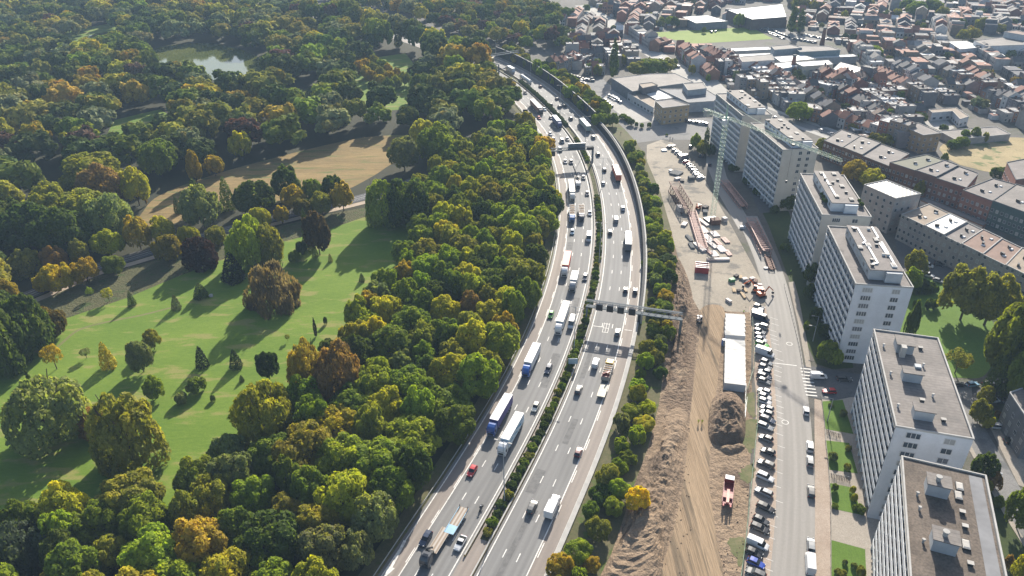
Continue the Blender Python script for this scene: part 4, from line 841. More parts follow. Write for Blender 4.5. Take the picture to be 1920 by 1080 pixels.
bld('garage_building', [(1741, 206), (1792, 202), (1817, 219), (1800, 224), (1786, 209), (1748, 212)], 5, (0.5, .5, .5), RTAN, 'L-shaped white garages with brown roof around a yard', 'garages', 1, 3.4, 1, ww=2.2)
bld('shed', [(1760, 246), (1868, 238), (1895, 252), (1790, 262)], 3.5, (0.3, .28, .26), ROOFL, 'broad low shed with pale skylights beyond the dry field', 'shed')
OB = bld('corner_building', [(1695, 238), (1722, 231), (1765, 250), (1731, 254)], 10, (0.30, .22, .13), ROOFG, 'tan and orange brick corner building beside the dry field', 'building', 3, 3.2, 2)
for (bx, by, tx, ty, lb) in ((1484, 140, 1489, 103, 'tall tapering red brick chimney behind a dark conifer'), (1541, 84, 1543, 52, 'shorter dark brick chimney of the long works building')):
    p = G(bx, by); h = hsolve((bx, by), (tx, ty)); c = empty('factory_chimney', (p.x, p.y, 0), 0, lb, 'chimney'); b = MB(); b.tube((0, 0, 0), (0, 0, h), 2.0, 1.1, 12); b.build('shaft', paint('chimney_brick', (0.17, .075, .05), .9, .2, .5), c)
    b = MB(); b.tube((0, 0, h - 1), (0, 0, h + .2), 1.3, 1.3, 12); b.build('rim', DCONC, c)
# ---------------------------------------------------------------- town surfaces
st = smooth_poly([tuple(G(*p))[:2] for p in [(1090, 10), (1130, 35), (1165, 57), (1195, 80), (1230, 105), (1270, 130), (1320, 158), (1365, 182), (1420, 204), (1480, 226), (1560, 254), (1640, 290), (1740, 338), (1830, 368), (1940, 400)]], 5, closed=False)
b = MB(); band(b, st, -9, 7, 0.02); b.build('pavement', ground('pale_paving', (0.30, .285, .26), (0.44, .42, .39), .05, .5))['kind'] = 'structure'
b = MB(); band(b, st[20:], -5.5, 3, 0.03); b.build('street', ASPH)['kind'] = 'structure'
sheet('square_paving', [(1215, 104), (1238, 100), (1290, 128), (1345, 150), (1366, 172), (1350, 186), (1330, 172), (1290, 150), (1250, 128)], .034, bpy.data.materials['pale_paving'])
cr = smooth_poly([tuple(G(*p))[:2] for p in [(1125, 185), (1150, 210), (1185, 240), (1250, 248), (1330, 232), (1400, 225)]], 5, closed=False)
sheet('crossing', [(1128, 225), (1150, 200), (1180, 190), (1250, 215), (1335, 222), (1345, 262), (1240, 262), (1195, 268), (1160, 262)], .022, ASPH)
sheet('forecourt', [(1150, 168), (1172, 176), (1232, 225), (1185, 232), (1150, 205), (1120, 185)], .026, bpy.data.materials['pale_paving'])
sheet('car_park', [(1062, 150), (1130, 148), (1190, 195), (1150, 198), (1110, 172)], .018, ASPH)
sheet('playing_field', [(1205, 62), (1310, 56), (1408, 51), (1450, 73), (1370, 78), (1300, 82), (1285, 79)], .04, ground('pitch_grass', (0.15, .22, .035), (0.22, .27, .06), .05, .5))
sheet('car_park', [(1425, 52), (1460, 48), (1500, 66), (1560, 72), (1520, 80), (1480, 76)], .03, ASPH)
sheet('dry_field', [(1766, 272), (1820, 262), (1935, 262), (1940, 320), (1880, 325), (1850, 322), (1780, 300)], .04, DRYG, smooth=True, jit=.6)
sheet('yard', [(1712, 218), (1740, 212), (1775, 225), (1790, 240), (1770, 248), (1730, 232)], .03, bpy.data.materials['pale_paving'])
sheet('garage_yard', [(1715, 372), (1740, 362), (1870, 415), (1850, 428), (1800, 415)], .03, ASPH)
EXC = [wpoly(q) for q in ([(1192, 64), (1300, 48), (1410, 44), (1470, 50), (1565, 66), (1570, 84), (1450, 88), (1280, 97), (1262, 90)], [(1140, 165), (1145, 130), (1280, 125), (1370, 180), (1345, 215), (1300, 240), (1120, 240), (1050, 160), (1060, 140)], [(1345, 12), (1480, 0), (1490, 40), (1405, 52)], [(1270, 28), (1335, 24), (1375, 44), (1300, 54)],
    [(1335, 88), (1440, 80), (1580, 84), (1640, 130), (1600, 152), (1470, 140), (1380, 130)], [(1765, 70), (1830, 66), (1940, 55), (1940, 100), (1800, 108)], [(1690, 270), (1735, 200), (1800, 195), (1905, 240), (1940, 250), (1940, 420), (1720, 330)], [(1330, 190), (1440, 195), (1500, 215), (1560, 250), (1730, 330), (1940, 410), (1940, 700), (1300, 700), (1250, 300)])]
EXC.append([tuple(q) for q in strip(st, -11, 0)[0]] + [tuple(q) for q in strip(st, 0, 9)[1]][::-1])
TOWN = wpoly([(1030, 60), (1070, 40), (1100, 5), (1100, -45), (2150, -70), (2150, 330), (1940, 330), (1560, 290), (1500, 235), (1300, 240), (1130, 150), (1060, 130)])
WC = [(0.24, .22, .21), (0.32, .30, .28), (0.26, .115, .08), (0.20, .09, .07), (0.27, .15, .10), (0.38, .36, .34), (0.24, .18, .13), (0.11, .11, .12), (0.27, .22, .17), (0.17, .16, .17), (0.46, .45, .44)]
WNM = ['grey', 'pale grey', 'red brick', 'dark brick', 'brown brick', 'off-white', 'tan', 'slate grey', 'beige', 'mid grey', 'white']
RC = [(0.09, .085, .085), (0.15, .14, .135), (0.22, .09, .06), (0.25, .105, .065), (0.06, .062, .075), (0.30, .285, .27), (0.14, .09, .07), (0.55, .54, .52)]
ROOFP = paint('house_roof', (1, 1, 1), 0.85, 0.2, 0.6, objcol=True, fine=0.12)
def proto_house(fl, pitched, wd=6.2, dp=10.0):
    rt = bpy.data.objects.new('terraced_house', None); COL.objects.link(rt); h = fl * 3.0 + .4; b = MB()
    b.box(0, dp / 2, 0, wd, dp, h)
    if pitched:
        k = len(b.v); b.v += [(-wd / 2, 0, h), (wd / 2, 0, h), (wd / 2, dp, h), (-wd / 2, dp, h), (-wd / 2, dp / 2, h + 3.2), (wd / 2, dp / 2, h + 3.2)]
        for f in ((0, 4, 3), (1, 2, 5)): b.f.append(tuple(k + i for i in f)); b.m.append(0)
    b.build('wall', WALLP, rt); b = MB(); t = .18
    if pitched:
        for s_ in (0, 1):
            y0, y1 = (-.3, dp / 2) if s_ == 0 else (dp + .3, dp / 2)
            k = len(b.v)
            for (y, z) in ((y0, h - .15), (y1, h + 3.25)):
                for x in (-wd / 2, wd / 2): b.v += [(x, y, z), (x, y, z + t)]
            for f in ((0, 2, 6, 4), (1, 5, 7, 3), (0, 4, 5, 1), (2, 3, 7, 6), (0, 1, 3, 2)): b.f.append(tuple(k + i for i in f)); b.m.append(0)
    else:
        b.box(0, dp / 2, h - .02, wd - .3, dp - .3, .1)
        for (cx, cy, sx, sy) in ((0, .12, wd, .25), (0, dp - .12, wd, .25), (-wd / 2 + .1, dp / 2, .2, dp - .5), (wd / 2 - .1, dp / 2, .2, dp - .5)): b.box(cx, cy, h + .001, sx, sy, .35)
    b.build('roof', ROOFP, rt)
    b = MB(); b.box(wd / 2 - .5, dp * .5, h, .8, 1.2, 4.3 if pitched else 1.5); b.build('chimney', paint('stack_brick', (0.16, .09, .07), .9) if 'stack_brick' not in bpy.data.materials else bpy.data.materials['stack_brick'], rt)
    for f in range(fl):
        for j in range(2):
            if f == 0 and j == 1: b = MB(); b.box(wd * .22, -.02, .05, 1.1, .1, 2.2); b.build('door', DARK, rt)
            else: put_window(rt, wd * (.44 * j - .22), -.03, .9 + f * 3.0, 1.25, 1.55, 0, 1)
        put_window(rt, 0, dp + .03, .9 + f * 3.0, 1.4, 1.5, math.pi, 2)
    if not pitched: b = MB(); b.box(-wd * .2, dp * .3, h + .08, 1.3, 1.3, .3, top=.8); b.build('skylight', WHITE, rt)
    return rt
HP = [(proto_house(2, True), True, 2), (proto_house(2, False), False, 2), (proto_house(3, True), True, 3), (proto_house(3, False), False, 3), (proto_house(4, False), False, 4)]
used = [False] * len(HP)
def house(x, y, rz, sx=1.0, sy=1.0, ty=None, wc=None, rc=None, label=None, look=True):
    ty = random.choices(range(5), (4, 4, 3, 4, 1))[0] if ty is None else ty; wi = random.randrange(len(WC)) if wc is None else wc; ri = (random.choice((0, 1, 2, 3, 3, 4, 6)) if HP[ty][1] else random.choice((0, 1, 1, 5, 5, 7, 7, 4))) if rc is None else rc
    o = dup(HP[ty][0], (x, y, 0), rz, scale=(sx, sy, random.uniform(.78, 1.0))); f = random.uniform(.85, 1.15)
    for c in o.children:
        if stem(c.name) == 'wall': c.color = (*[v * f for v in WC[wi]], 1)
        if stem(c.name) == 'roof': c.color = (*[v * f for v in RC[ri]], 1)
    o['category'] = 'house'; o['group'] = 'terraced houses of the town'
    if label: o['label'] = label
    else:
        rn = {0: 'dark', 1: 'grey', 2: 'red', 3: 'orange-red', 4: 'slate', 5: 'pale', 6: 'brown', 7: 'white'}[ri]
        AUTO.append((o, '%s %s-storey house, %s %s roof' % (WNM[wi], ('two', 'three', 'four')[HP[ty][2] - 2], rn, 'pitched' if HP[ty][1] else 'flat'), x, y))
    return o
# numpy version of a small house for the mass of the far town
FARH = []
def far_house(x, y, rz, wd, dp, h, pitched, wc, rc):
    c, s_ = math.cos(rz), math.sin(rz)
    def T(px_, py_, z): return (x + px_ * c - py_ * s_, y + px_ * s_ + py_ * c, z)
    q = [(-wd / 2, 0), (wd / 2, 0), (wd / 2, dp), (-wd / 2, dp)]; F = []
    for i in range(4): a, e = q[i], q[(i + 1) % 4]; F.append(([T(*a, 0), T(*e, 0), T(*e, h), T(*a, h)], wc))
    if pitched:
        r0, r1 = (-wd / 2, dp / 2), (wd / 2, dp / 2); zr = h + dp * .3
        F += [([T(-wd / 2, 0, h), T(wd / 2, 0, h), T(*r1, zr), T(*r0, zr)], rc), ([T(wd / 2, dp, h), T(-wd / 2, dp, h), T(*r0, zr), T(*r1, zr)], rc), ([T(-wd / 2, dp, h), T(-wd / 2, 0, h), T(*r0, zr)], wc), ([T(wd / 2, 0, h), T(wd / 2, dp, h), T(*r1, zr)], wc)]
    else:
        F.append(([T(*q[i], h) for i in range(4)], rc))
        if random.random() < .6: u, v_ = random.uniform(-wd * .2, wd * .2), random.uniform(dp * .2, dp * .7); F.append(([T(u - .7, v_ - .7, h + .3), T(u + .7, v_ - .7, h + .3), T(u + .7, v_ + .7, h + .3), T(u - .7, v_ + .7, h + .3)], (.6, .6, .58)))
    for k_ in range(int(h // 3)):
        for j in (-1, 1):
            for (yy, sg) in ((-.05, 1), (dp + .05, -1)): u = j * wd * .23 * sg; F.append(([T(u - .6 * sg, yy, .9 + 3 * k_), T(u + .6 * sg, yy, .9 + 3 * k_), T(u + .6 * sg, yy, 2.4 + 3 * k_), T(u - .6 * sg, yy, 2.4 + 3 * k_)], (.035, .04, .05)))
    FARH.extend(F)
HOUSES = []
def add_row(p, q, depth=10, flip=False, wmin=4.4, wmax=6.6, **kw):
    """houses side by side from p to q; facades on the right-hand side of p->q"""
    L = math.dist(p, q); a = math.atan2(q[1] - p[1], q[0] - p[0]); s_ = 0.0; stl = (random.choices(range(5), (4, 4, 3, 4, 1))[0], random.randrange(11), random.choice((0, 1, 2, 3, 3, 4, 6)), random.choice((4.5, 5.5, 6, 6.5, 8)), random.uniform(.85, .95))
    while s_ < L - 4:
        w_ = min(random.uniform(wmin, wmax), L - s_); m = s_ + w_ / 2
        x, y = p[0] + math.cos(a) * m, p[1] + math.sin(a) * m
        if not kw.get('force') and (any(inpoly(x - math.sin(a) * 5, y + math.cos(a) * 5, e) for e in EXC) or not inpoly(x, y, TOWN)): s_ += w_; continue
        HOUSES.append((x, y, a, w_, depth * stl[4] * random.uniform(.95, 1.1), stl)); s_ += w_ + .02
def row_px(a, c, depth=10, **kw): p, q = G(*a), G(*c); add_row((p.x, p.y), (q.x, q.y), depth, force=True, **kw)
for a, c in (((1553, 233), (1640, 262)), ((1640, 262), (1692, 277)), ((1375, 130), (1450, 168)), ((1452, 170), (1475, 205)), ((1475, 205), (1545, 190)), ((1548, 188), (1640, 160)), ((1310, 110), (1372, 150)), ((1170, 62), (1215, 92)), ((1235, 98), (1262, 88)),
             ((1500, 225), (1548, 232)), ((1040, 140), (1085, 128)), ((1085, 128), (1120, 112)), ((1085, 95), (1160, 90))): row_px(a, c)
# blocks: rows back to back, bent streets
random.seed(21)
ax0 = R(-12)
for bi in range(-3, 22):
    for bj in range(-2, 14):
        cx, cy = 60 + bi * 44, 330 + bj * 58; ang = ax0 + 0.12 * math.sin(bi * .4 + bj * .3) + 0.15 * math.sin(bj * .6); cx += 10 * math.sin(bj * .7); cy += 8 * math.sin(bi * .6)
        L, Dp = random.uniform(50, 55), random.uniform(36, 39); c, s_ = math.cos(ang), math.sin(ang)
        def T2(u, v_): return (cx + u * c - v_ * s_, cy + u * s_ + v_ * c)
        add_row(T2(-Dp / 2, L / 2), T2(-Dp / 2, -L / 2)); add_row(T2(Dp / 2, -L / 2), T2(Dp / 2, L / 2)); add_row(T2(-Dp / 2 + 10.5, -L / 2), T2(Dp / 2 - 10.5, -L / 2))
        if random.random() < .6: add_row(T2(Dp / 2 - 10.5, L / 2), T2(-Dp / 2 + 10.5, L / 2))
        for _ in range(11):      # sheds and lean-tos in the gardens
            u, v_ = random.uniform(-5, 5), random.uniform(-L * .42, L * .42); q = T2(u, v_)
            if inpoly(*q, TOWN) and not any(inpoly(*q, e) for e in EXC): far_house(q[0], q[1], ang + random.choice((0, 1.57)), random.uniform(3, 6), random.uniform(3, 7), random.uniform(2.3, 3.4), False, random.choice(WC), random.choice(RC))
        for _ in range(4):
            q = T2(random.uniform(-5, 5), random.uniform(-L * .4, L * .4))
            if inpoly(*q, TOWN) and not any(inpoly(*q, e) for e in EXC) and inview(*q, 5, 20) and random.random() < .8: rest.append((q[0], q[1], random.uniform(2, 4), random.uniform(4, 9), pick(WU)[1])) if True else None
HOUSES = [h for h in HOUSES if inview(h[0], h[1], 5, 40)]
HOUSES.sort(key=lambda h: h[0] ** 2 + h[1] ** 2); print('houses', len(HOUSES))
land(1340, 75, 'the playing field'); land(1485, 140, 'the tall brick chimney'); land(1541, 84, 'the shorter chimney'); land(1495, 212, 'the round square tree'); land(1725, 283, 'the orange corner building'); land(1860, 90, 'the long white building')
land(1850, 290, 'the dry field'); land(1149, 135, 'the store poplar'); land(1620, 160, 'the old street bend'); land(1780, 215, 'the white garages'); land(1700, 120, 'the dense town middle'); land(1900, 180, 'the right town edge'); land(1420, 35, 'the big brick warehouse'); land(1090, 120, 'the motorway bend')
land(1900, 20, 'the top right corner'); land(1600, 25, 'the top edge, right part'); land(1200, 20, 'the top street end')
nind = 0
for (x, y, a, w_, dp, stl) in HOUSES:
    same = random.random() < .62; ty = stl[0] if same else None; wc = stl[1] if random.random() < .5 else random.randrange(11); rc = stl[2] if (ty in (0, 2)) else None
    if nind < 285: house(x, y, a, w_ / 6.2, dp / 10, ty, wc, rc); nind += 1
    else: far_house(x, y, a, w_, dp, stl[3] + random.choice((0, 0, 0, .4, 2.5, -.4)), (stl[0] in (0, 2)) if same else random.random() < .5, WC[wc], RC[stl[2]] if random.random() < .6 else random.choice(RC))
for hp, _, _ in HP:
    for c in list(hp.children): bpy.data.objects.remove(c)
    bpy.data.objects.remove(hp)
cols = []; b = MB()
for pts_, c in FARH: b.poly(pts_); cols.append((*c, 1))
FH = NT('far_house_surfaces'); _a = FH.new('ShaderNodeAttribute', attribute_name='hcol'); _v = FH.coord(); FH = FH.done(FH.mix(1.0, _a.outputs['Color'], FH.mix(FH.noise(_v, .4, 3), (.75, .75, .75), (1.15, 1.15, 1.15)), 'MULTIPLY'), .85)
o = b.build('far_town_houses', FH); o['kind'] = 'stuff'; o['label'] = 'sea of small houses, sheds and roofs filling the far town'
at = o.data.attributes.new('hcol', 'FLOAT_COLOR', 'FACE'); at.data.foreach_set('color', np.array(cols, dtype=np.float32).ravel())
# far town beyond the named blocks keeps going as trees; town trees that stand out
def ttree(bx, by, tx, ty, w_, kind, cn, lb): tree_px((bx, by), (tx, ty), w_, kind, PAL[cn] if isinstance(cn, str) else cn, lb, name='town_tree' if kind != 'poplar' else None)
ttree(1497, 226, 1495, 192, 46, 'round', 'fresh green', 'round green street tree beside the far slabs on the main street')
ttree(1598, 340, 1597, 300, 46, 'round', 'golden brown', 'round golden tree at the tip of the crane jib'); ttree(1630, 352, 1636, 316, 50, 'round', 'yellow green', 'yellow-green tree right of the round golden one')
ttree(1150, 146, 1149, 68, 20, 'poplar', 'dark green', 'tall solitary poplar behind the light grey store'); ttree(1482, 62, 1483, -8, 22, 'poplar', 'dark green', 'left one of two very tall poplars at the top edge'); ttree(1499, 60, 1499, 14, 18, 'poplar', 'dark green', 'right one of two very tall poplars at the top edge')
ttree(1487, 160, 1485, 132, 22, 'cone', 'dark green', 'dark conifer in front of the tall brick chimney'); ttree(1637, 108, 1636, 84, 30, 'round', 'fresh green', 'light green tree among the roofs right of the works'); ttree(1620, 112, 1618, 95, 26, 'round', 'green', 'lower tree left of the light green one among the roofs')
for (x_, y_, w_, h_) in ((1820, 72, 30, 22), (1805, 74, 26, 20), (1840, 55, 30, 24), (1797, 60, 20, 26), (1870, 60, 24, 16), (1715, 30, 36, 30), (1745, 22, 36, 26), (1700, 20, 30, 24), (1765, 32, 26, 20), (1680, 30, 20, 16), (1500, 14, 40, 20), (1530, 18, 30, 20), (1385, 50, 24, 26), (1255, 48, 16, 18), (1265, 50, 16, 20), (1240, 45, 14, 14), (1226, 50, 16, 14), (1168, 120, 16, 20), (1225, 138, 60, 30), (1200, 140, 50, 24), (1245, 135, 40, 26), (1285, 115, 14, 18), (1300, 124, 18, 16), (1325, 128, 16, 14), (1297, 138, 14, 18), (1327, 152, 10, 14), (1265, 122, 12, 14), (1670, 218, 22, 18), (1690, 222, 26, 18), (1722, 228, 26, 18), (1768, 245, 16, 12), (1806, 262, 16, 20), (1826, 262, 18, 26), (1845, 265, 14, 20), (1785, 278, 26, 18), (1800, 275, 26, 20), (1655, 272, 32, 22), (1768, 308, 14, 22), (1873, 338, 40, 26), (1540, 285, 28, 26), (1560, 300, 20, 22), (1735, 365, 26, 40), (1720, 368, 20, 30), (1320, 60, 10, 10), (1905, 140, 14, 14), (1860, 165, 14, 18), (1100, 20, 16, 14), (1050, 70, 14, 16), (1072, 125, 16, 14), (1105, 135, 18, 18), (1120, 140, 18, 20)):
    k, c = pick({'green': 3, 'olive green': 3, 'fresh green': 1.5, 'dark green': 1.5})
    tree_px((x_, y_ + 2), (x_, y_ - h_), w_, random.choice(('round', 'round', 'bush')) if h_ < 22 else 'round', c, look='%s town tree' % k, group='trees among the houses', name='town_tree')
for (x_, y_, w_, h_) in ((1148, 235, 24, 24), (1128, 225, 20, 18), (1183, 233, 14, 12), (1193, 236, 7, 9), (1203, 238, 9, 9), (1217, 237, 9, 9), (1168, 222, 18, 10), (1176, 226, 16, 9)): tree_px((x_, y_ + 2), (x_, y_ - h_), w_, 'round' if h_ > 10 else 'bush', pick({'green': 3, 'dark green': 2})[1], look='small green tree by the forecourt', name='town_tree')
# far wood along the top edge behind the town
for _ in range(260):
    x, y = random.uniform(80, 900), random.uniform(900, 1250)
    rest.append((x, y, random.uniform(5, 9), random.uniform(10, 18), pick(WU)[1]))
# ---------------------------------------------------------------- vehicles
CPAINT = NT('car_paint'); _o = CPAINT.new('ShaderNodeObjectInfo'); CPAINT.b.inputs['Coat Weight'].default_value = 0.5; CPAINT.b.inputs['Coat Roughness'].default_value = 0.08; CPAINT = CPAINT.done(_o.outputs['Color'], 0.35, 0.5)
BOXP = paint('truck_box_panel', (1, 1, 1), 0.55, 0.08, 0.4, objcol=True)
CGL = NT('car_glass').done((0.012, 0.015, 0.02), 0.06, 0.6)
LAMPM = paint('lamp_lens', (0.6, 0.6, 0.58), 0.2); TAIL = paint('tail_lens', (0.35, 0.02, 0.02), 0.3)
def loft(b, st, mi=0, cap=True):
    """st: list of (y, [(x,z)...]) right half profiles bottom to top; mirrored"""
    k0 = len(b.v); m = None
    for (y, pr) in st:
        ring = [(x, y, z) for x, z in pr] + [(-x, y, z) for x, z in reversed(pr)]; m = len(ring); b.v += ring
    for i in range(len(st) - 1):
        for j in range(m):
            a, c = k0 + i * m + j, k0 + i * m + (j + 1) % m; b.f.append((a, a + m, c + m, c)); b.m.append(mi)
    if cap: b.f.append(tuple(range(k0, k0 + m))); b.m.append(mi); e = k0 + (len(st) - 1) * m; b.f.append(tuple(range(e + m - 1, e - 1, -1))); b.m.append(mi)
def wheel(rt, x, y, r=.33, wd=.22):
    b = MB(); b.tube((x - wd / 2, y, r), (x + wd / 2, y, r), r, r, 12, mi=0); sx = 1 if x > 0 else -1; b.tube((x + sx * wd / 2, y, r), (x + sx * (wd / 2 + .02), y, r), r * .6, r * .55, 10, mi=1)
    return b.build('wheel', [RUBBER, STEEL], rt)
def car(kind='hatch'):
    L, Wd, H = {'hatch': (4.0, 1.75, 1.48), 'estate': (4.6, 1.82, 1.5), 'suv': (4.5, 1.85, 1.68), 'coupe': (4.5, 1.82, 1.36), 'van': (5.0, 1.95, 1.95), 'bigvan': (6.0, 2.05, 2.55)}[kind]
    rt = bpy.data.objects.new({'van': 'van', 'bigvan': 'van'}.get(kind, 'car'), None); COL.objects.link(rt); h, w_ = L / 2, Wd / 2; sh = {'suv': 1.0, 'van': 1.1, 'bigvan': 1.25}.get(kind, .9)
    b = MB(); bt = 0.22
    def sec(k, zt, zb=bt): return [(w_ * k * .86, zb), (w_ * k, zb + .18), (w_ * k, zt - .16), (w_ * k * .9, zt)]
    hood = sh - (.1 if kind != 'bigvan' else .15)
    loft(b, [(-h, sec(.86, sh - .12, .35)), (-h + .12, sec(.95, sh - .02, .28)), (-h + .5, sec(1, sh)), (0.1, sec(1, sh)), (h - 1.25, sec(1, sh - .02)), (h - .5, sec(.97, hood - .06)), (h - .12, sec(.88, hood - .2, .26)), (h, sec(.72, hood - .32, .34))])
    r0, r1, f0, f1 = {'hatch': (-h + .1, -h + .55, h - 1.15, h - 1.9), 'estate': (-h + .08, -h + .4, h - 1.3, h - 2.1), 'suv': (-h + .1, -h + .4, h - 1.2, h - 1.9), 'coupe': (-h + .35, -h + 1.5, h - 1.3, h - 2.15), 'van': (-h + .04, -h + .12, h - .85, h - 1.5), 'bigvan': (-h + .03, -h + .06, h - .75, h - 1.35)}[kind]
    rw = w_ * (.78 if kind not in ('van', 'bigvan') else .9)
    # roof panel and pillars (painted)
    loft(b, [(r1, [(rw * .9, H - .1), (rw, H - .06), (rw * .85, H)]), ((r1 + f1) / 2, [(rw * .95, H - .08), (rw, H - .04), (rw * .85, H + .03)]), (f1, [(rw * .9, H - .1), (rw, H - .06), (rw * .85, H)])])
    if kind in ('van', 'bigvan'): yb = f1 - (.9 if kind == 'van' else .6); loft(b, [(r0, [(w_ * .98, sh - .05), (w_ * .93, H - .15), (w_ * .8, H - .02)]), (yb, [(w_ * .98, sh - .05), (w_ * .93, H - .15), (w_ * .8, H - .02)])])
    body = b.build('body', CPAINT, rt, smooth=False)
    g = MB(); gw = w_ * .90
    loft(g, [(r0 + .02, [(gw, sh - .04), (gw * .98, sh - .02)]), (r1, [(gw, sh - .04), (rw * .97, H - .07)]), (f1, [(gw, sh - .04), (rw * .97, H - .07)]), (f0, [(gw * .93, sh - .1), (gw * .9, sh - .07)])])
    g.build('windows', CGL, rt)
    for sx in (-1, 1):
        for y in (-h + .8, h - .85): wheel(rt, sx * (w_ - .12), y)
        l = MB(); l.box(sx * w_ * .68, h - .12, .62, .34, .12, .16); l.build('headlight', LAMPM, rt); l = MB(); l.box(sx * w_ * .74, -h + .03, .68, .26, .1, .2); l.build('taillight', TAIL, rt)
        l = MB(); l.box(sx * (w_ + .08), f0 - .35, sh - .02, .16, .1, .12); l.build('mirror', DARK, rt)
    return rt
PC = {k: car(k) for k in ('hatch', 'estate', 'suv', 'coupe', 'van', 'bigvan')}
CC = {'black': (.012, .012, .014), 'dark grey': (.045, .047, .05), 'grey': (.14, .145, .15), 'silver': (.22, .23, .24), 'white': (.6, .6, .6), 'dark blue': (.012, .025, .06), 'bright blue': (.02, .06, .35), 'light blue': (.16, .3, .42), 'red': (.42, .012, .016), 'dark red': (.12, .015, .02),
      'green': (.08, .34, .04), 'beige': (.42, .36, .28), 'cream': (.6, .58, .5)}
def put_car(px, py, kind, colr, rz=None, label=None, look=None, group=None, dirn=None, z=.7, name=None):
    p = G(px, py, z)
    if dirn is not None: s, o = SO(p.x, p.y); rz = heading(s) - R(90) + (math.pi if dirn < 0 else 0)
    c = (*CC[colr], 1) if isinstance(colr, str) else (*colr, 1)
    o = dup(PC[kind], (p.x, p.y, 0.12 if dirn is not None else 0.03), rz, label, group); o['category'] = 'van' if 'van' in kind else 'car'
    for ch in o.children:
        if stem(ch.name) == 'body': ch.color = c
    if look: AUTO.append((o, look, p.x, p.y))
    return o
def px_heading(a, c): p, q = G(*a), G(*c); return math.atan2(q.y - p.y, q.x - p.x) - R(90)
GM = 'traffic on the motorway'
for (x, y, k, c, d, lb) in ((798, 1010, 'estate', 'dark blue', -1, 'dark estate car with grey roof overtaken by the flatbed lorry at the bottom'), (863, 1018, 'coupe', 'white', -1, 'white coupe with black roof beside the empty flatbed lorry'), (885, 883, 'hatch', 'red', -1, 'bright red hatchback in front of the blue and white lorries'),
    (1004, 763, 'hatch', 'cream', -1, 'cream hatchback in the inner lane behind the white lorry'), (1028, 692, 'estate', 'dark blue', -1, 'dark blue estate beside the blue-cab white lorry'), (1033, 590, 'hatch', 'green', -1, 'bright green car on the outer lane beside a long white lorry'),
    (1072, 606, 'bigvan', 'white', -1, 'white van with dark windscreen next to the long white lorry'), (1097, 520, 'estate', 'dark blue', -1, 'dark blue car with silver roof beside the smaller white lorry'), (1104, 446, 'bigvan', 'white', -1, 'white delivery van in the inner lane above the red-roofed lorry'),
    (1073, 435, 'hatch', 'light blue', -1, 'small pale blue car behind the red-roofed lorry'), (1106, 400, 'hatch', 'white', -1, 'white car in the inner lane beside the blue tipper lorry'), (1101, 363, 'hatch', 'dark blue', -1, 'small dark blue car under the crane lorry in the inner lane'),
    (1094, 333, 'hatch', 'grey', -1, 'dark grey car squeezed beside the recovery crane lorry'), (1060, 303, 'hatch', 'white', -1, 'white-roofed car just below the overhead direction sign, left'), (1071, 304, 'suv', 'dark blue', -1, 'dark car just below the overhead direction sign, right'),
    (1050, 281, 'van', 'dark blue', -1, 'dark van just above the overhead direction sign'), (1054, 265, 'van', 'silver', -1, 'silver van in the middle lane above the direction sign'), (1064, 261, 'hatch', 'grey', -1, 'grey car in the inner lane above the direction sign'),
    (1038, 262, 'suv', 'dark red', -1, 'dark red car in the outer lane above the direction sign'), (1032, 251, 'hatch', 'white', -1, 'white and dark car at the wood edge above the direction sign'), (1033, 221, 'hatch', 'dark grey', -1, 'dark grey car beside the blue tarpaulin lorry'),
    (1011, 221, 'hatch', 'red', -1, 'small red car below the white-topped lorry on the bend'), (1021, 205, 'hatch', 'light blue', -1, 'pale blue car beside the white-topped lorry on the bend'), (985, 174, 'suv', 'black', -1, 'black car on the bend near the hedge end'), (962, 159, 'suv', 'dark blue', -1, 'dark car on the far bend next to the white trailer'),
    (998, 950, 'estate', 'dark grey', 1, 'dark grey car beside the white box van'), (1085, 847, 'hatch', 'dark red', 1, 'dark plum car in the outer lane leading away'), (1085, 730, 'estate', 'dark grey', 1, 'dark grey car beside the trailer of the yellow-cab lorry'),
    (1117, 681, 'van', 'white', 1, 'white-roofed people carrier beside the yellow-cab lorry'), (1158, 623, 'suv', 'grey', 1, 'grey car just above the shadow of the signal gantry'), (1173, 543, 'hatch', 'dark blue', 1, 'dark blue car, left of the pair above the signal gantry'),
    (1191, 545, 'hatch', 'dark grey', 1, 'dark grey car, right of the pair above the signal gantry'), (1144, 435, 'suv', 'dark grey', 1, 'dark car left of the white lorry that leads away'), (1155, 412, 'van', 'silver', 1, 'white-roofed small van above the white lorry that leads away'),
    (1168, 390, 'suv', 'white', 1, 'white-roofed car in the shade edge of the retaining wall'), (1131, 343, 'hatch', 'white', 1, 'white car beside a thin lamp mast below the orange lorry'), (1133, 318, 'suv', 'black', 1, 'black car left of the orange lorry'), (1121, 289, 'suv', 'dark grey', 1, 'dark grey car right of the overhead direction sign'),
    (1112, 257, 'suv', 'grey', 1, 'grey car below the green-grey lorry'), (1070, 222, 'suv', 'dark grey', 1, 'dark grey car left of the green-grey lorry'), (1058, 198, 'suv', 'black', 1, 'black car, right one of three on the far bend'), (1049, 200, 'suv', 'dark blue', 1, 'dark blue car, middle one of three on the far bend'),
    (1033, 196, 'hatch', 'dark grey', 1, 'dark grey car, left one of three on the far bend'), (1044, 185, 'hatch', 'dark grey', 1, 'dark car behind the three on the far bend'), (1013, 162, 'hatch', 'dark red', 1, 'dark red car in front of the tanker lorry'), (959, 137, 'van', 'silver', 1, 'silver van behind the far white lorry'),
    (928, 127, 'van', 'silver', -1, 'silver van under the small far gantry'), (890, 101, 'van', 'white', 1, 'white van far away where the motorway meets the wood')):
    put_car(x, y, k, c, None, lb, None, GM, d)
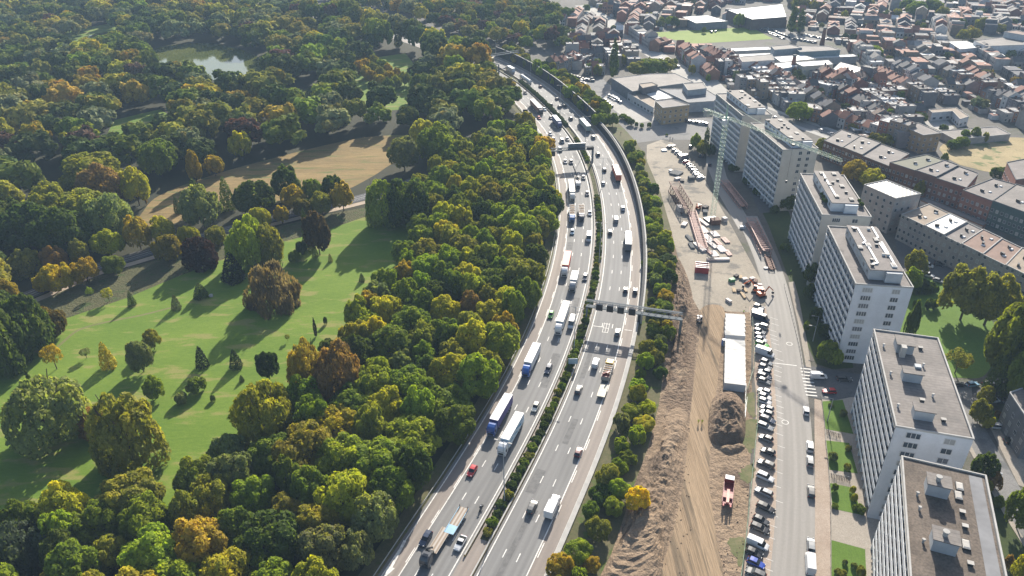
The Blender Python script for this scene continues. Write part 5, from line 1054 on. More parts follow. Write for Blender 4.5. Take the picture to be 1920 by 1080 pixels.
def lorry(front, back, dirn, cab, side, roof, label, kind='box', length=None, group='lorries on the motorway', z=3.6):
    """front/back: photo pixels of the top of the cab front and of the rear end"""
    a, c = G(*front, z), G(*back, z); s0, o0 = SO(a.x, a.y); s1, o1 = SO(c.x, c.y); sm, om = (s0 + s1) / 2, (o0 + o1) / 2; Lt = length or abs(s1 - s0)
    q = W(sm, om); rz = heading(sm) - R(90) + (math.pi if dirn < 0 else 0)
    rt = empty('lorry', (q[0], q[1], .12), rz, label, 'lorry', group); h = Lt / 2; Wd = 1.25
    cl = 2.35; ch = 3.5 if kind in ('box', 'flat', 'tank') else 3.0
    b = MB(); loft(b, [(h - cl, [(1.2, .9), (1.22, 2.9), (1.0, ch)]), (h - cl + 1.0, [(1.2, .6), (1.22, 2.9), (1.0, ch + .05)]), (h - .45, [(1.2, .4), (1.22, 2.5), (1.0, ch - .25)]), (h - .06, [(1.16, .4), (1.18, 2.0), (1.0, 2.75)]), (h, [(1.1, .5), (1.12, 1.35), (1.0, 1.5)])]); b.build('cab', CPAINT, rt, color=(*cab, 1))
    b = MB(); k = len(b.v); b.v += [(-1.06, h + .0, 1.65), (1.06, h + .0, 1.65), (.98, h - .1, 2.6), (-.98, h - .1, 2.6)]; b.f.append((0, 1, 2, 3)); b.m.append(0); b.box(1.215, h - .85, 1.7, .03, .8, .75); b.box(-1.215, h - .85, 1.7, .03, .8, .75); b.build('windscreen', CGL, rt)
    b = MB(); b.box(0, h - .0, .65, 1.6, .06, .7); b.build('grille', DARK, rt)
    for sx in (-1, 1):
        for y in ([h - 1.3, h - 4.2] + ([-h + 1.2, -h + 2.5, -h + 3.8] if Lt > 11 else [-h + 1.6])): wheel(rt, sx * 1.05, y, .5, .3)
        l = MB(); l.box(sx * .95, h + .02, .7, .3, .08, .22); l.build('headlight', LAMPM, rt); l = MB(); l.box(sx * 1.4, h - .5, 1.9, .22, .12, .7); l.build('mirror', DARK, rt)
    b = MB(); b.box(0, -.3, .75, 1.0, Lt - 1.2, .35); b.build('chassis', DARK, rt)
    y0, y1 = -h, h - cl - .45; tl = y1 - y0; ym = (y0 + y1) / 2
    if kind in ('box', 'tarp'):
        b = MB(); b.box(0, ym, 1.1, 2.5, tl, 2.85); b.build('trailer', BOXP, rt, color=(*side, 1)); b = MB(); b.box(0, ym, 3.952, 2.54, tl + .04, .06); b.build('trailer_roof', BOXP, rt, color=(*roof, 1))
        if roof != side: b = MB(); b.box(0, y0 - .02, 1.2, 2.3, .04, 2.6); b.build('rear_door', BOXP, rt, color=(*side, 1))
        b = MB(); b.box(0, y0 + 2.5, .5, 2.4, 4.4, .5, mi=0); b.build('skirt', DARK, rt)
    elif kind == 'tank':
        b = MB(); b.tube((0, y0, 2.2), (0, y1, 2.2), 1.15, 1.15, 14); b.build('tank', BOXP, rt, color=(*side, 1))
        b = MB(); b.box(0, ym, 3.33, .6, tl * .8, .1); b.build('walkway', STEEL, rt)
    elif kind == 'tip':
        b = MB(); b.box(0, ym, 1.1, 2.5, tl, 1.5, mi=0); b.box(0, ym, 2.6, 2.2, tl - .3, .03, mi=1); b.build('tipper_body', [BOXP, bpy.data.materials['bare_dirt']], rt, color=(*side, 1))
        b = MB()
        for i in range(6): b.box(0, y0 + (i + .5) * tl / 6, 2.63, 2.5, .12, .12)
        b.build('cover_bows', BOXP, rt, color=(*roof, 1))
    return rt
Wt = (.66, .66, .66)
lorry((917, 800), (955, 742), -1, (.02, .08, .30), (.07, .06, .22), Wt, 'lorry with deep blue cab and white-roofed blue trailer, left of the white one')
L7 = lorry((928, 835), (985, 778), -1, Wt, (.55, .65, .72), Wt, 'all-white lorry with pale blue marks on its trailer side, beside the blue one')
b = MB()
for (y0, z0, y1, z1, w_) in ((-5, 1.6, -1, 3.2, .9), (-2, 1.5, 1.5, 3.0, .5), (1.5, 2.2, 4.0, 2.6, .5), (-6, 2.6, -3.5, 3.3, .4)): b.poly([(-1.262, y0, z0), (-1.262, y1, z1), (-1.262, y1, z1 + w_ * .5), (-1.262, y0, z0 + w_)])
b.build('side_marking', paint('pale_blue_mark', (.08, .30, .50), .5), L7)
lorry((983, 690), (1008, 646), -1, (.03, .12, .42), Wt, Wt, 'white lorry with a bright blue cab, ahead of the cream car')
lorry((1042, 612), (1066, 567), -1, Wt, Wt, (.72, .70, .62), 'long white lorry between the green car and the white van')
lorry((1072, 533), (1080, 510), -1, (.25, .27, .3), Wt, Wt, 'shorter white lorry with grey cab right of the red-roofed one')
lorry((1056, 505), (1067, 473), -1, Wt, (.5, .06, .04), (.62, .16, .10), 'white-cab lorry with salmon red trailer roof')
lorry((1073, 404), (1073, 380), -1, (.04, .16, .42), (.25, .3, .36), (.4, .42, .45), 'blue-cab tipper lorry queuing behind a white one', 'tip')
lorry((1091, 402), (1090, 380), -1, (.06, .07, .11), (.45, .38, .3), Wt, 'dark-cab tipper lorry with sandy load', 'tip')
lorry((1073, 365), (1071, 338), -1, (.6, .6, .6), (.6, .6, .58), (.72, .68, .6), 'lorry with cream trailer roof in the outer lane near the crane lorry')
lorry((1048, 231), (1041, 217), -1, (.04, .07, .2), (.05, .09, .2), (.35, .42, .5), 'lorry with blue tarpaulin sides on the bend')
lorry((1013, 206), (999, 187), -1, (.05, .05, .06), (.33, .2, .17), (.7, .68, .66), 'lorry with white roof and reddish side on the bend')
lorry((967, 164), (953, 155), -1, Wt, Wt, Wt, 'white trailer half hidden by the trees on the bend', length=13)
lorry((908, 103), (926, 108), -1, (.5, .35, .05), (.5, .38, .1), Wt, 'yellow and white lorry under the far gantry', length=12)
lorry((1176, 425), (1180, 466), 1, Wt, (.12, .13, .15), Wt, 'lorry with white roof and dark rear leading away', 'box', 14)
lorry((1152, 306), (1160, 330), 1, (.4, .1, .05), (.48, .12, .06), Wt, 'lorry with orange-red sides and white roof leading away')
lorry((1089, 220), (1103, 238), 1, (.3, .35, .33), (.25, .32, .3), (.55, .62, .6), 'green-grey box lorry leading away along the noise barrier')
lorry((978, 138), (993, 150), 1, (.6, .6, .6), (.6, .62, .64), Wt, 'silver tanker lorry on the far bend', 'tank')
lorry((948, 122), (965, 130), 1, (.6, .6, .6), (.55, .6, .66), Wt, 'white lorry ahead of the silver tanker on the far bend', length=12)
bv = lorry((1044, 931), (1028, 957), 1, Wt, Wt, Wt, 'white box van beside the dark grey car', length=6.8, z=2.6); bv.scale = (.88, 1, .76); bv['category'] = 'van'
# yellow-cab crane lorry with trailer
yl = lorry((1146, 664), (1133, 715), 1, (.62, .36, .03), (.3, .28, .25), (.3, .3, .3), 'yellow-cab lorry with folded dark red loading crane on its bed', 'tip', 9.5, z=2.6); yl.scale = (1, 1, .85)
b = MB(); h = -3.9; b.box(0, h, 1.2, 2.3, 1.6, 1.6); b.beam((-.9, h, 2.8), (1.0, h + 1.6, 3.2), .5, .5); b.beam((1, h + 1.6, 3.2), (.4, h - .3, 3.8), .4, .4); b.tube((.9, h + .4, 1.0), (.9, h + .4, 3.2), .22, .22, 8); b.build('loading_crane', paint('dark_red_paint', (0.16, .015, .02), .5), yl)
p = G(1130, 733, 1.0); s, o = SO(p.x, p.y); tr = empty('flat_trailer', (p.x, p.y, .12), heading(s) - R(90), 'cream low flat trailer pulled by the yellow-cab lorry', 'trailer')
b = MB(); b.box(0, 0, .9, 2.4, 6.0, .25, mi=0); b.box(0, 3.4, .9, .2, 1.6, .15, mi=1); b.build('deck', [paint('cream_deck', (.55, .5, .4), .7), DARK], tr)
for sx in (-1, 1):
    for y in (-1.0, .3): wheel(tr, sx * 1.0, y, .42, .28)
# empty flatbed with drawbar trailer at the bottom
p0, p1 = G(800, 1045, 2.0), G(829, 948, 1.2); s0, o0 = SO(p0.x, p0.y); 
fl = empty('flatbed_lorry', (0, 0, 0), 0, 'dark-cab flatbed lorry with empty wooden deck at the bottom of the photo', 'lorry'); q = W(s0 + 3.6, o0 + .1); fl.location = (q[0], q[1], .12); fl.rotation_euler = (0, 0, heading(s0 + 3) + R(90))
b = MB(); loft(b, [(3.1, [(1.2, .7), (1.22, 2.7), (1.0, 3.3)]), (4.3, [(1.2, .5), (1.22, 2.8), (1.0, 3.35)]), (5.0, [(1.2, .4), (1.22, 2.4), (1.0, 3.1)]), (5.35, [(1.15, .4), (1.18, 1.9), (1.0, 2.6)]), (5.4, [(1.1, .5), (1.1, 1.3), (1, 1.4)])]); b.build('cab', CPAINT, fl, color=(.035, .04, .05, 1))
b = MB(); b.v += [(-1.0, 5.42, 1.6), (1.0, 5.42, 1.6), (.95, 5.2, 2.7), (-.95, 5.2, 2.7)]; b.f.append((0, 1, 2, 3)); b.m.append(0); b.box(0, 4.2, 3.36, 1.2, .7, .05); b.build('windscreen', CGL, fl)
WOODD = NT('plank_deck'); _w = WOODD.new('ShaderNodeTexWave', wave_type='BANDS'); WOODD.l.new(WOODD.coord(), _w.inputs[0]); _w.inputs['Scale'].default_value = .35; WOODD = WOODD.done(WOODD.mix(_w.outputs[0], (0.24, .18, .13), (.42, .38, .33)), .8)
b = MB(); b.box(0, -2.4, 1.05, 2.45, 7.6, .18); b.build('deck', WOODD, fl); b = MB(); b.box(0, 0, .7, 1.0, 9.5, .3); b.build('chassis', DARK, fl)
b = MB(); b.beam((-.8, 2.2, 1.2), (.9, 2.3, 2.9), .35, .4); b.beam((.9, 2.3, 2.9), (-.6, 1.6, 3.1), .3, .35); b.box(0, 2.0, 1.0, 1.6, .8, 1.3); b.tube((.8, 2.4, 1), (.8, 2.4, 2.9), .2, .2, 8); b.build('loading_crane', DARK, fl)
b = MB(); b.box(1.2, 3.5, .9, .12, 1.0, 1.4); b.build('side_panel', paint('blue_panel', (.03, .16, .5), .5), fl)
for sx in (-1, 1):
    for y in (4.3, -3.4, -4.7): wheel(fl, sx * 1.05, y, .48, .3)
s1, o1 = SO(*G(856, 976, 1.2)[:2]); q = W(s1, o1); ft_ = empty('flat_trailer', (q[0], q[1], .12), heading(s1) + R(90), 'pale blue and wood decked trailer behind the empty flatbed lorry', 'trailer')
b = MB(); b.box(0, 0, 1.0, 2.5, 8.6, .2, mi=0); b.box(0, 3.0, 1.21, 2.5, 2.6, .03, mi=1); b.box(-1.2, 0, 1.21, .12, 8.6, .15, mi=1); b.box(1.2, 0, 1.21, .12, 8.6, .15, mi=1); b.box(0, 5.3, .8, .2, 2.2, .15, mi=2); b.box(-1.1, -4.1, 1.2, .15, .15, .9, mi=2); b.box(1.1, -4.1, 1.2, .15, .15, .9, mi=2)
b.build('deck', [WOODD, paint('pale_blue_steel', (.25, .42, .55), .5), DARK], ft_)
for sx in (-1, 1):
    for y in (-1.4, -.2, 2.8): wheel(ft_, sx * 1.05, y, .45, .28)
# recovery crane lorry near the direction sign
cl_ = lorry((1085, 352), (1080, 322), -1, Wt, (.4, .4, .38), (.5, .5, .5), 'white lorry carrying a dark folded crane in the middle lane', 'tip', 10, z=2.6)
b = MB(); b.beam((0, -2, 2.8), (1.8, -7, 6.5), .35, .4); b.beam((0, -2, 2.8), (-.6, 1.5, 3.6), .5, .5); b.box(0, -2, 1.8, 1.6, 1.6, 1.4); b.build('crane_arm', DARK, cl_)
# people built as one continuous skinned body
def person(name, loc, rz, pose, skin_r=1.0, hi=(0.55, .65, .05), low=(.03, .035, .05), label='', group=None, cat='person', head=(.35, .22, .16)):
    J, E_, Rr = pose; me = bpy.data.meshes.new('tmp'); me.from_pydata([tuple(v) for v in J], E_, []); o = bpy.data.objects.new('tmp', me); COL.objects.link(o)
    m = o.modifiers.new('s', 'SKIN'); m.use_smooth_shade = True; o.modifiers.new('d', 'SUBSURF').levels = 1
    for i, r in enumerate(Rr): me.skin_vertices[0].data[i].radius = (r, r)
    me.skin_vertices[0].data[0].use_root = True
    dg = bpy.context.evaluated_depsgraph_get(); m2 = bpy.data.meshes.new_from_object(o.evaluated_get(dg)); bpy.data.objects.remove(o)
    mats = [paint('cloth_top', hi, .8), paint('cloth_legs', low, .8), paint('skin', head, .6)]
    for mm in mats: m2.materials.append(mm)
    hz = J[1][2]
    for p_ in m2.polygons: z = p_.center.z; p_.material_index = 2 if z > J[2][2] + .02 else (0 if z > J[0][2] - .05 else 1)
    b = bpy.data.objects.new(name, m2); COL.objects.link(b); b.location = loc; b.rotation_euler = (0, 0, rz); tag(b, label, cat, group); return b
STAND = ([(0, 0, .95), (0, 0, 1.25), (0, 0, 1.48), (0, .02, 1.68), (.1, 0, .88), (.12, .15, .48), (.12, .1, .06), (-.1, 0, .88), (-.12, -.1, .48), (-.12, -.22, .08), (.22, 0, 1.42), (.28, -.08, 1.15), (.28, .06, .9), (-.22, 0, 1.42), (-.28, .1, 1.15), (-.26, .2, .92), (.12, .25, .04), (-.12, -.1, .03)],
         [(0, 1), (1, 2), (2, 3), (0, 4), (4, 5), (5, 6), (0, 7), (7, 8), (8, 9), (2, 10), (10, 11), (11, 12), (2, 13), (13, 14), (14, 15), (6, 16), (9, 17)], [.15, .15, .09, .11, .1, .075, .05, .1, .075, .05, .07, .055, .045, .07, .055, .045, .04, .04])
RIDE = ([(0, -.1, .85), (0, .05, 1.15), (0, .2, 1.35), (0, .3, 1.53), (.12, 0, .82), (.22, .35, .7), (.2, .05, .35), (-.12, 0, .82), (-.22, .35, .7), (-.2, .05, .35), (.2, .2, 1.28), (.3, .4, 1.08), (.3, .6, 1.02), (-.2, .2, 1.28), (-.3, .4, 1.08), (-.3, .6, 1.02), (.2, .2, .3), (-.2, .2, .3)], STAND[1], [.17, .17, .1, .14, .1, .08, .06, .1, .08, .06, .08, .06, .05, .08, .06, .05, .05, .05])
p = G(902, 952, .6); s, o = SO(p.x, p.y); rzm = heading(s) + R(90); mc = empty('motorcycle', (p.x, p.y, .12), rzm, 'dark motorcycle riding alone between the lanes', 'motorcycle')
b = MB(); b.box(0, 0, .45, .32, 1.1, .4, top=.7); b.box(0, -.45, .8, .28, .7, .12); b.box(0, .3, .8, .34, .5, .22, top=.6); b.build('body', CPAINT, mc, color=(.02, .025, .03, 1)); b = MB(); b.tube((-.38, .55, 1.05), (.38, .55, 1.05), .02); b.tube((0, .8, .35), (0, .5, 1.05), .05); b.build('handlebar', STEEL, mc); b = MB(); b.box(0, .68, 1.0, .4, .04, .3, top=.7); b.build('windshield', CGL, mc)
for y in (-.72, .78): w_ = MB(); w_.tube((-.07, y, .32), (.07, y, .32), .32, .32, 14); w_.build('wheel', RUBBER, mc)
for sx in (-.32, .32): b = MB(); b.box(sx, -.6, .55, .2, .45, .35); b.build('side_case', DARK, mc)
person('person', (p.x, p.y, .12), rzm, RIDE, 1, (.03, .035, .045), (.02, .02, .025), 'person in dark riding gear with a white helmet on the motorcycle', None, head=(.6, .6, .6))
# kerbside row: from the bottom of the photo upwards
ORW = ['first', 'second', 'third', 'fourth', 'fifth', 'sixth', 'seventh', 'eighth', 'ninth', 'tenth', 'eleventh', 'twelfth', 'thirteenth', 'fourteenth', 'fifteenth', 'sixteenth', 'seventeenth', 'eighteenth', 'nineteenth', 'twentieth', 'twenty-first', 'twenty-second', 'twenty-third', 'twenty-fourth', 'twenty-fifth', 'twenty-sixth', 'twenty-seventh', 'twenty-eighth', 'twenty-ninth', 'thirtieth', 'thirty-first', 'thirty-second', 'thirty-third', 'thirty-fourth', 'thirty-fifth', 'thirty-sixth', 'thirty-seventh', 'thirty-eighth', 'thirty-ninth', 'fortieth']
KR = [(1417, 1074, 'estate', 'dark grey'), (1418, 1055, 'hatch', 'bright blue'), (1414, 1036, 'hatch', 'black'), (1421, 1019, 'van', 'white'), (1425, 990, 'estate', 'black'), (1427, 975, 'hatch', 'dark grey'), (1436, 951, 'estate', 'black'), (1432, 922, 'estate', 'silver'), (1435, 894, 'suv', 'white'), (1436, 869, 'estate', 'dark grey'), (1440, 846, 'hatch', 'black'), (1436, 821, 'hatch', 'grey'), (1435, 799, 'estate', 'silver'), (1439, 786, 'estate', 'dark blue'), (1437, 774, 'hatch', 'grey'), (1438, 765, 'hatch', 'grey'), (1434, 752, 'hatch', 'white'), (1434, 743, 'hatch', 'white'), (1433, 733, 'hatch', 'white'),
      (1433, 714, 'hatch', 'grey'), (1433, 705, 'estate', 'dark blue'), (1434, 696, 'hatch', 'silver'), (1434, 688, 'hatch', 'silver'), (1437, 679, 'hatch', 'silver'), (1434, 662, 'bigvan', 'white'), (1429, 645, 'estate', 'green'), (1427, 636, 'hatch', 'white'), (1425, 629, 'hatch', 'dark blue'), (1424, 621, 'hatch', 'silver'), (1428, 611, 'suv', 'silver'), (1426, 597, 'bigvan', 'dark blue'), (1423, 589, 'van', 'white'), (1422, 582, 'hatch', 'silver'), (1423, 575, 'hatch', 'silver')]
rk = px_heading((1415, 886), (1451, 901))
for i, (x, y, k, c) in enumerate(KR):
    put_car(x, y, k, c, rk + random.uniform(-.04, .04) + (math.pi if random.random() < .3 and 'van' not in k else 0), '%s %s, %s from the bottom in the long kerbside row' % (c, 'van' if 'van' in k else 'car', ORW[i]), None, 'cars parked along the kerb')
rs = px_heading((1520, 900), (1513, 780))
for (x, y, k, c, lb) in ((1512, 769, 'hatch', 'white', 'white car parked alone on the right side of the street below the crossing'), (1519, 836, 'suv', 'white', 'white car on the right of the street, ahead of a silver one'), (1519, 863, 'estate', 'silver', 'silver car parked close behind the white one on the street'), (1521, 920, 'estate', 'dark grey', 'dark car parked alone in the middle of the street side'), (1521, 1021, 'estate', 'silver', 'silver car parked ahead of the white van at the bottom'), (1520, 1054, 'bigvan', 'white', 'white van parked at the bottom of the street')):
    put_car(x, y, k, c, rs, lb, None, 'cars parked along the street', z=1.2 if 'van' in k else .8)
for (x, y, k, c, a, lb) in ((1535, 705, 'van', 'white', 85, 'white people carrier turning at the zebra crossing'), (1583, 710, 'estate', 'dark grey', 85, 'dark estate parked in the side street shade'), (1555, 733, 'hatch', 'red', -95, 'red car parked in the side street below the crossing'), (1737, 497, 'van', 'white', 60, 'white van in the yard below the beige row'), (1722, 506, 'hatch', 'silver', 50, 'silver car left of the white one in the small car park'), (1740, 515, 'suv', 'white', 50, 'white car at the hedge of the small car park'), (1762, 495, 'hatch', 'black', 60, 'black car in the shade by the beige row'), (1760, 526, 'hatch', 'silver', 50, 'pale car half hidden by the big spreading tree'),
    (1824, 720, 'hatch', 'light blue', 100, 'light blue car in the lower right car park'), (1798, 720, 'hatch', 'dark grey', 95, 'dark car at the corner of the second slab, lower right car park'), (1857, 720, 'estate', 'grey', 95, 'grey-blue car right of the light blue one'), (1888, 718, 'estate', 'black', 95, 'black car at the right end of the shaded parking row'), (1858, 750, 'van', 'white', 95, 'white van on the second line of the lower right car park'), (1895, 753, 'hatch', 'silver', 95, 'silver car beside the white van, lower right car park'),
    (1874, 799, 'estate', 'white', 80, 'white estate by the dark grey office building'), (1899, 826, 'suv', 'black', 95, 'black car in the shade of the office building'), (1863, 881, 'hatch', 'white', 30, 'white car parked on the narrow road behind the slabs'),
    (1450, 374, 'estate', 'silver', 90, 'silver car crossing between the slabs near the truss frames'), (1460, 358, 'estate', 'dark grey', 90, 'dark car crossing behind the silver one between the slabs'), (1331, 308, 'hatch', 'dark blue', 160, 'dark blue car in the slab shadow by the crane mast'), (1296, 274, 'hatch', 'dark grey', 150, 'dark car on the street above the angled car row'), (1315, 292, 'suv', 'dark grey', 150, 'dark car with pale roof right of the angled car row'), (1480, 233, 'estate', 'black', 110, 'black car on the main street near the round tree')):
    put_car(x, y, k, c, R(a) - R(180), lb, None, 'parked and passing cars')
for i, (x, y, k, c) in enumerate(((1257, 275, 'hatch', 'dark grey'), (1265, 281, 'hatch', 'silver'), (1271, 285, 'hatch', 'white'), (1277, 290, 'estate', 'silver'), (1283, 296, 'bigvan', 'silver'), (1287, 303, 'hatch', 'red'), (1293, 309, 'hatch', 'silver'), (1297, 314, 'hatch', 'silver'), (1301, 319, 'hatch', 'silver'), (1305, 324, 'hatch', 'white'), (1309, 329, 'suv', 'silver'), (1314, 333, 'estate', 'white'))):
    put_car(x, y, k, c, R(-60), '%s %s, %s from the top in the angled row by the slab shadow' % (c, 'van' if 'van' in k else 'car', ORW[i]), None, 'cars in the angled row')
random.seed(5)
for (x0, y0, x1, y1, n) in ((1068, 140, 1112, 152, 8), (1066, 148, 1100, 158, 7), (1080, 152, 1118, 146, 6), (1140, 178, 1165, 192, 7), (1132, 186, 1150, 200, 4), (1425, 54, 1470, 72, 12), (1432, 52, 1482, 70, 10), (1500, 64, 1560, 74, 9), (1485, 72, 1530, 80, 7), (1180, 66, 1205, 78, 4), (1232, 108, 1275, 128, 4), (1278, 225, 1325, 232, 8), (1330, 60, 1345, 58, 2), (1530, 240, 1660, 288, 7), (1400, 205, 1460, 222, 4), (1700, 205, 1722, 215, 4)):
    for i in range(n):
        t = (i + .5) / n; c = random.choice(('silver', 'white', 'dark grey', 'black', 'grey', 'silver', 'white', 'dark blue')); put_car(x0 + (x1 - x0) * t, y0 + (y1 - y0) * t, random.choice(('hatch', 'estate', 'suv', 'hatch')), c, R(random.choice((0, 0, 90, 20)) + random.uniform(-8, 8)), None, '%s parked car' % c, 'cars parked in the town')
for k, o in PC.items():
    for c in list(o.children): bpy.data.objects.remove(c)
    bpy.data.objects.remove(o)
# ---------------------------------------------------------------- building site, street and gardens
STREET = road_mat('site_street_asphalt', (0.225, 0.21, 0.19), (0.31, 0.29, 0.265), (0.19, .175, .16))
GW = ground('garden_green', (0.03, .045, .015), (0.06, .08, .02), .1, .8)
GL = ground('garden_lawn', (0.075, .14, .015), (0.11, .18, .03), .1, .7)
BRK = ground('brick_parking', (0.30, .23, .18), (0.40, .33, .27), .1, .9)
sheet('site_ground', [(1213, 272), (1240, 262), (1262, 268), (1322, 338), (1372, 425), (1402, 480), (1432, 535), (1440, 580), (1400, 586), (1300, 580), (1262, 560), (1255, 480), (1258, 430), (1238, 360), (1212, 300)], .05, SANDP)
sheet('bare_earth', [(1240, 560), (1300, 570), (1410, 580), (1408, 700), (1412, 760), (1405, 900), (1400, 1000), (1385, 1110), (1120, 1110), (1160, 1000), (1185, 920), (1215, 840), (1235, 760), (1245, 690)], .045, DIRT)
sheet('dark_soil_strip', [(1258, 430), (1275, 500), (1290, 545), (1310, 580), (1305, 650), (1298, 740), (1290, 800), (1255, 780), (1240, 740), (1255, 640), (1240, 560), (1250, 480)], .06, DIRTD)
sheet('dirt_track', [(1316, 578), (1357, 578), (1352, 640), (1345, 720), (1335, 800), (1330, 900), (1342, 1000), (1350, 1110), (1235, 1110), (1262, 1000), (1282, 900), (1292, 800), (1303, 700), (1310, 640)], .07, TRACK, smooth=True)
GPAT = ground('patchy_grass', (0.07, .10, .03), (0.19, .16, .09), .35, 2.0)
for pl in ([(1395, 795), (1420, 790), (1412, 845), (1396, 835)], [(1388, 885), (1412, 870), (1408, 905), (1392, 900)], [(1362, 1015), (1395, 1008), (1390, 1060), (1376, 1040)], [(1398, 742), (1414, 740), (1416, 780), (1404, 775)]): sheet('grass_patch', pl, .075, GPAT, smooth=True, jit=.5)
sheet('brick_parking', [(1404, 575), (1440, 575), (1450, 640), (1457, 760), (1460, 900), (1452, 1000), (1444, 1110), (1392, 1110), (1400, 1000), (1415, 860), (1418, 740), (1412, 690), (1412, 640)], .055, BRK)
lane = [(1400, 405), (1432, 475), (1448, 520), (1458, 560), (1472, 640), (1482, 720), (1489, 800), (1492, 900), (1490, 1000), (1482, 1120)]
lp = smooth_poly([tuple(G(*p))[:2] for p in lane], 6, closed=False); b = MB(); uvs = []
wl_ = [2.6 + 1.6 * min(1, i / 12) for i in range(len(lp))]
def vband(b, P, w0, w1, z, uv=None):
    s = 0
    for i in range(len(P) - 1):
        a, c = P[max(i - 1, 0)], P[i + 1]; d = math.dist(a, c); n0 = ((c[1] - a[1]) / d, -(c[0] - a[0]) / d); a2, c2 = P[i], P[min(i + 2, len(P) - 1)]; d2 = math.dist(a2, c2); n1 = ((c2[1] - a2[1]) / d2, -(c2[0] - a2[0]) / d2)
        q0, q1 = P[i], P[i + 1]; s2 = s + math.dist(q0, q1)
        b.poly([(q0[0] + n0[0] * w0, q0[1] + n0[1] * w0, z), (q0[0] + n0[0] * w1, q0[1] + n0[1] * w1, z), (q1[0] + n1[0] * w1, q1[1] + n1[1] * w1, z), (q1[0] + n1[0] * w0, q1[1] + n1[1] * w0, z)])
        if uv is not None: uv += [(w0, s), (w1, s), (w1, s2), (w0, s2)]
        s = s2
vband(b, lp, 4.6, -4.6, .065, uvs); b.build('street', STREET, uv=uvs)['kind'] = 'structure'
sheet('pavement', [(1527, 748), (1527, 800), (1528, 900), (1528, 1000), (1524, 1110), (1557, 1110), (1557, 1000), (1556, 930), (1548, 830), (1541, 752)], .12, BRK)
sheet('pavement', [(1478, 530), (1497, 610), (1511, 688), (1521, 690), (1513, 640), (1498, 560), (1489, 528)], .12, PAVE)
sheet('street', [(1322, 262), (1345, 262), (1362, 330), (1380, 372), (1408, 418), (1385, 430), (1345, 360), (1325, 310)], .056, STREET)
sheet('side_street', [(1500, 683), (1540, 690), (1600, 700), (1700, 715), (1920, 735), (1940, 762), (1850, 755), (1700, 748), (1620, 740), (1560, 752), (1520, 745)], .06, ASPHD)
sheet('garden_ground', [(1440, 330), (1480, 400), (1500, 470), (1560, 470), (1600, 690), (1560, 692), (1530, 682), (1510, 640), (1494, 560), (1470, 500), (1440, 420), (1410, 360)], .05, GW)
sheet('side_street', [(1405, 358), (1500, 362), (1500, 392), (1425, 400)], .058, ASPHD)
sheet('slab_forecourt', [(1541, 745), (1640, 745), (1700, 1110), (1556, 1110), (1556, 930)], .05, PAVE)
for i, pl in enumerate(([(1541, 753), (1580, 750), (1600, 814), (1548, 805)], [(1549, 826), (1592, 831), (1608, 888), (1555, 881)], [(1556, 906), (1600, 915), (1616, 966), (1561, 954)], [(1559, 1013), (1622, 1030), (1625, 1100), (1559, 1100)])): sheet('front_lawn', pl, .08, GL)
sheet('park_lawn', [(1690, 545), (1730, 520), (1800, 540), (1870, 620), (1850, 700), (1790, 708), (1690, 700)], .05, GL, smooth=True)
sheet('yard', [(1675, 440), (1780, 500), (1850, 560), (1800, 545), (1740, 530), (1690, 500)], .045, ASPHD)
sheet('garden_ground', [(1800, 545), (1860, 560), (1960, 620), (1960, 715), (1850, 705), (1880, 620)], .048, GW)
rr = smooth_poly([tuple(G(*p))[:2] for p in [(1800, 715), (1805, 760), (1830, 810), (1870, 880), (1915, 960), (1960, 1030)]], 6, closed=False); b = MB(); band(b, rr, -3.0, 3.4, .075); b.build('back_road', ASPH)['kind'] = 'structure'
b = MB(); band(b, rr, 3.45, 4.6, .17); b.build('pavement', PAVE)['kind'] = 'structure'
sheet('yard', [(1850, 790), (1960, 790), (1960, 930), (1910, 910)], .06, PAVE)
sheet('garden_ground', [(1838, 880), (1862, 900), (1930, 1010), (1960, 1110), (1900, 1110)], .05, GW); sheet('front_lawn', [(1812, 770), (1830, 765), (1893, 775), (1888, 790), (1850, 800)], .07, GL)
# street markings
b = MB()
for i in range(9): t = i / 8; a, c = G(1500 + t * 11, 691 + t * 50), G(1521 + t * 11, 693 + t * 50); b.beam((a.x, a.y, .115), (c.x, c.y, .115), .5, .003)
a, c = G(1452, 681), G(1494, 686); b.beam((a.x, a.y, .08), (c.x, c.y, .08), .3, .003)
for cx, cy in ((1472, 792), (1480, 645)):
    g = G(cx, cy)
    for i in range(16): u, v_ = i * math.pi / 8, (i + 1) * math.pi / 8; b.beam((g.x + .9 * math.cos(u), g.y + .9 * math.sin(u), .08), (g.x + .9 * math.cos(v_), g.y + .9 * math.sin(v_), .08), .22, .003)
for i in range(len(KR) - 3):
    x, y = KR[i][0] + 24, (KR[i][1] + KR[i + 1][1]) / 2 + 4; a, c = G(x - 6, y - 2), G(x + 8, y + 3); b.beam((a.x, a.y, .07), (c.x, c.y, .07), .12, .003)
b.build('street_markings', LINE)['kind'] = 'structure'
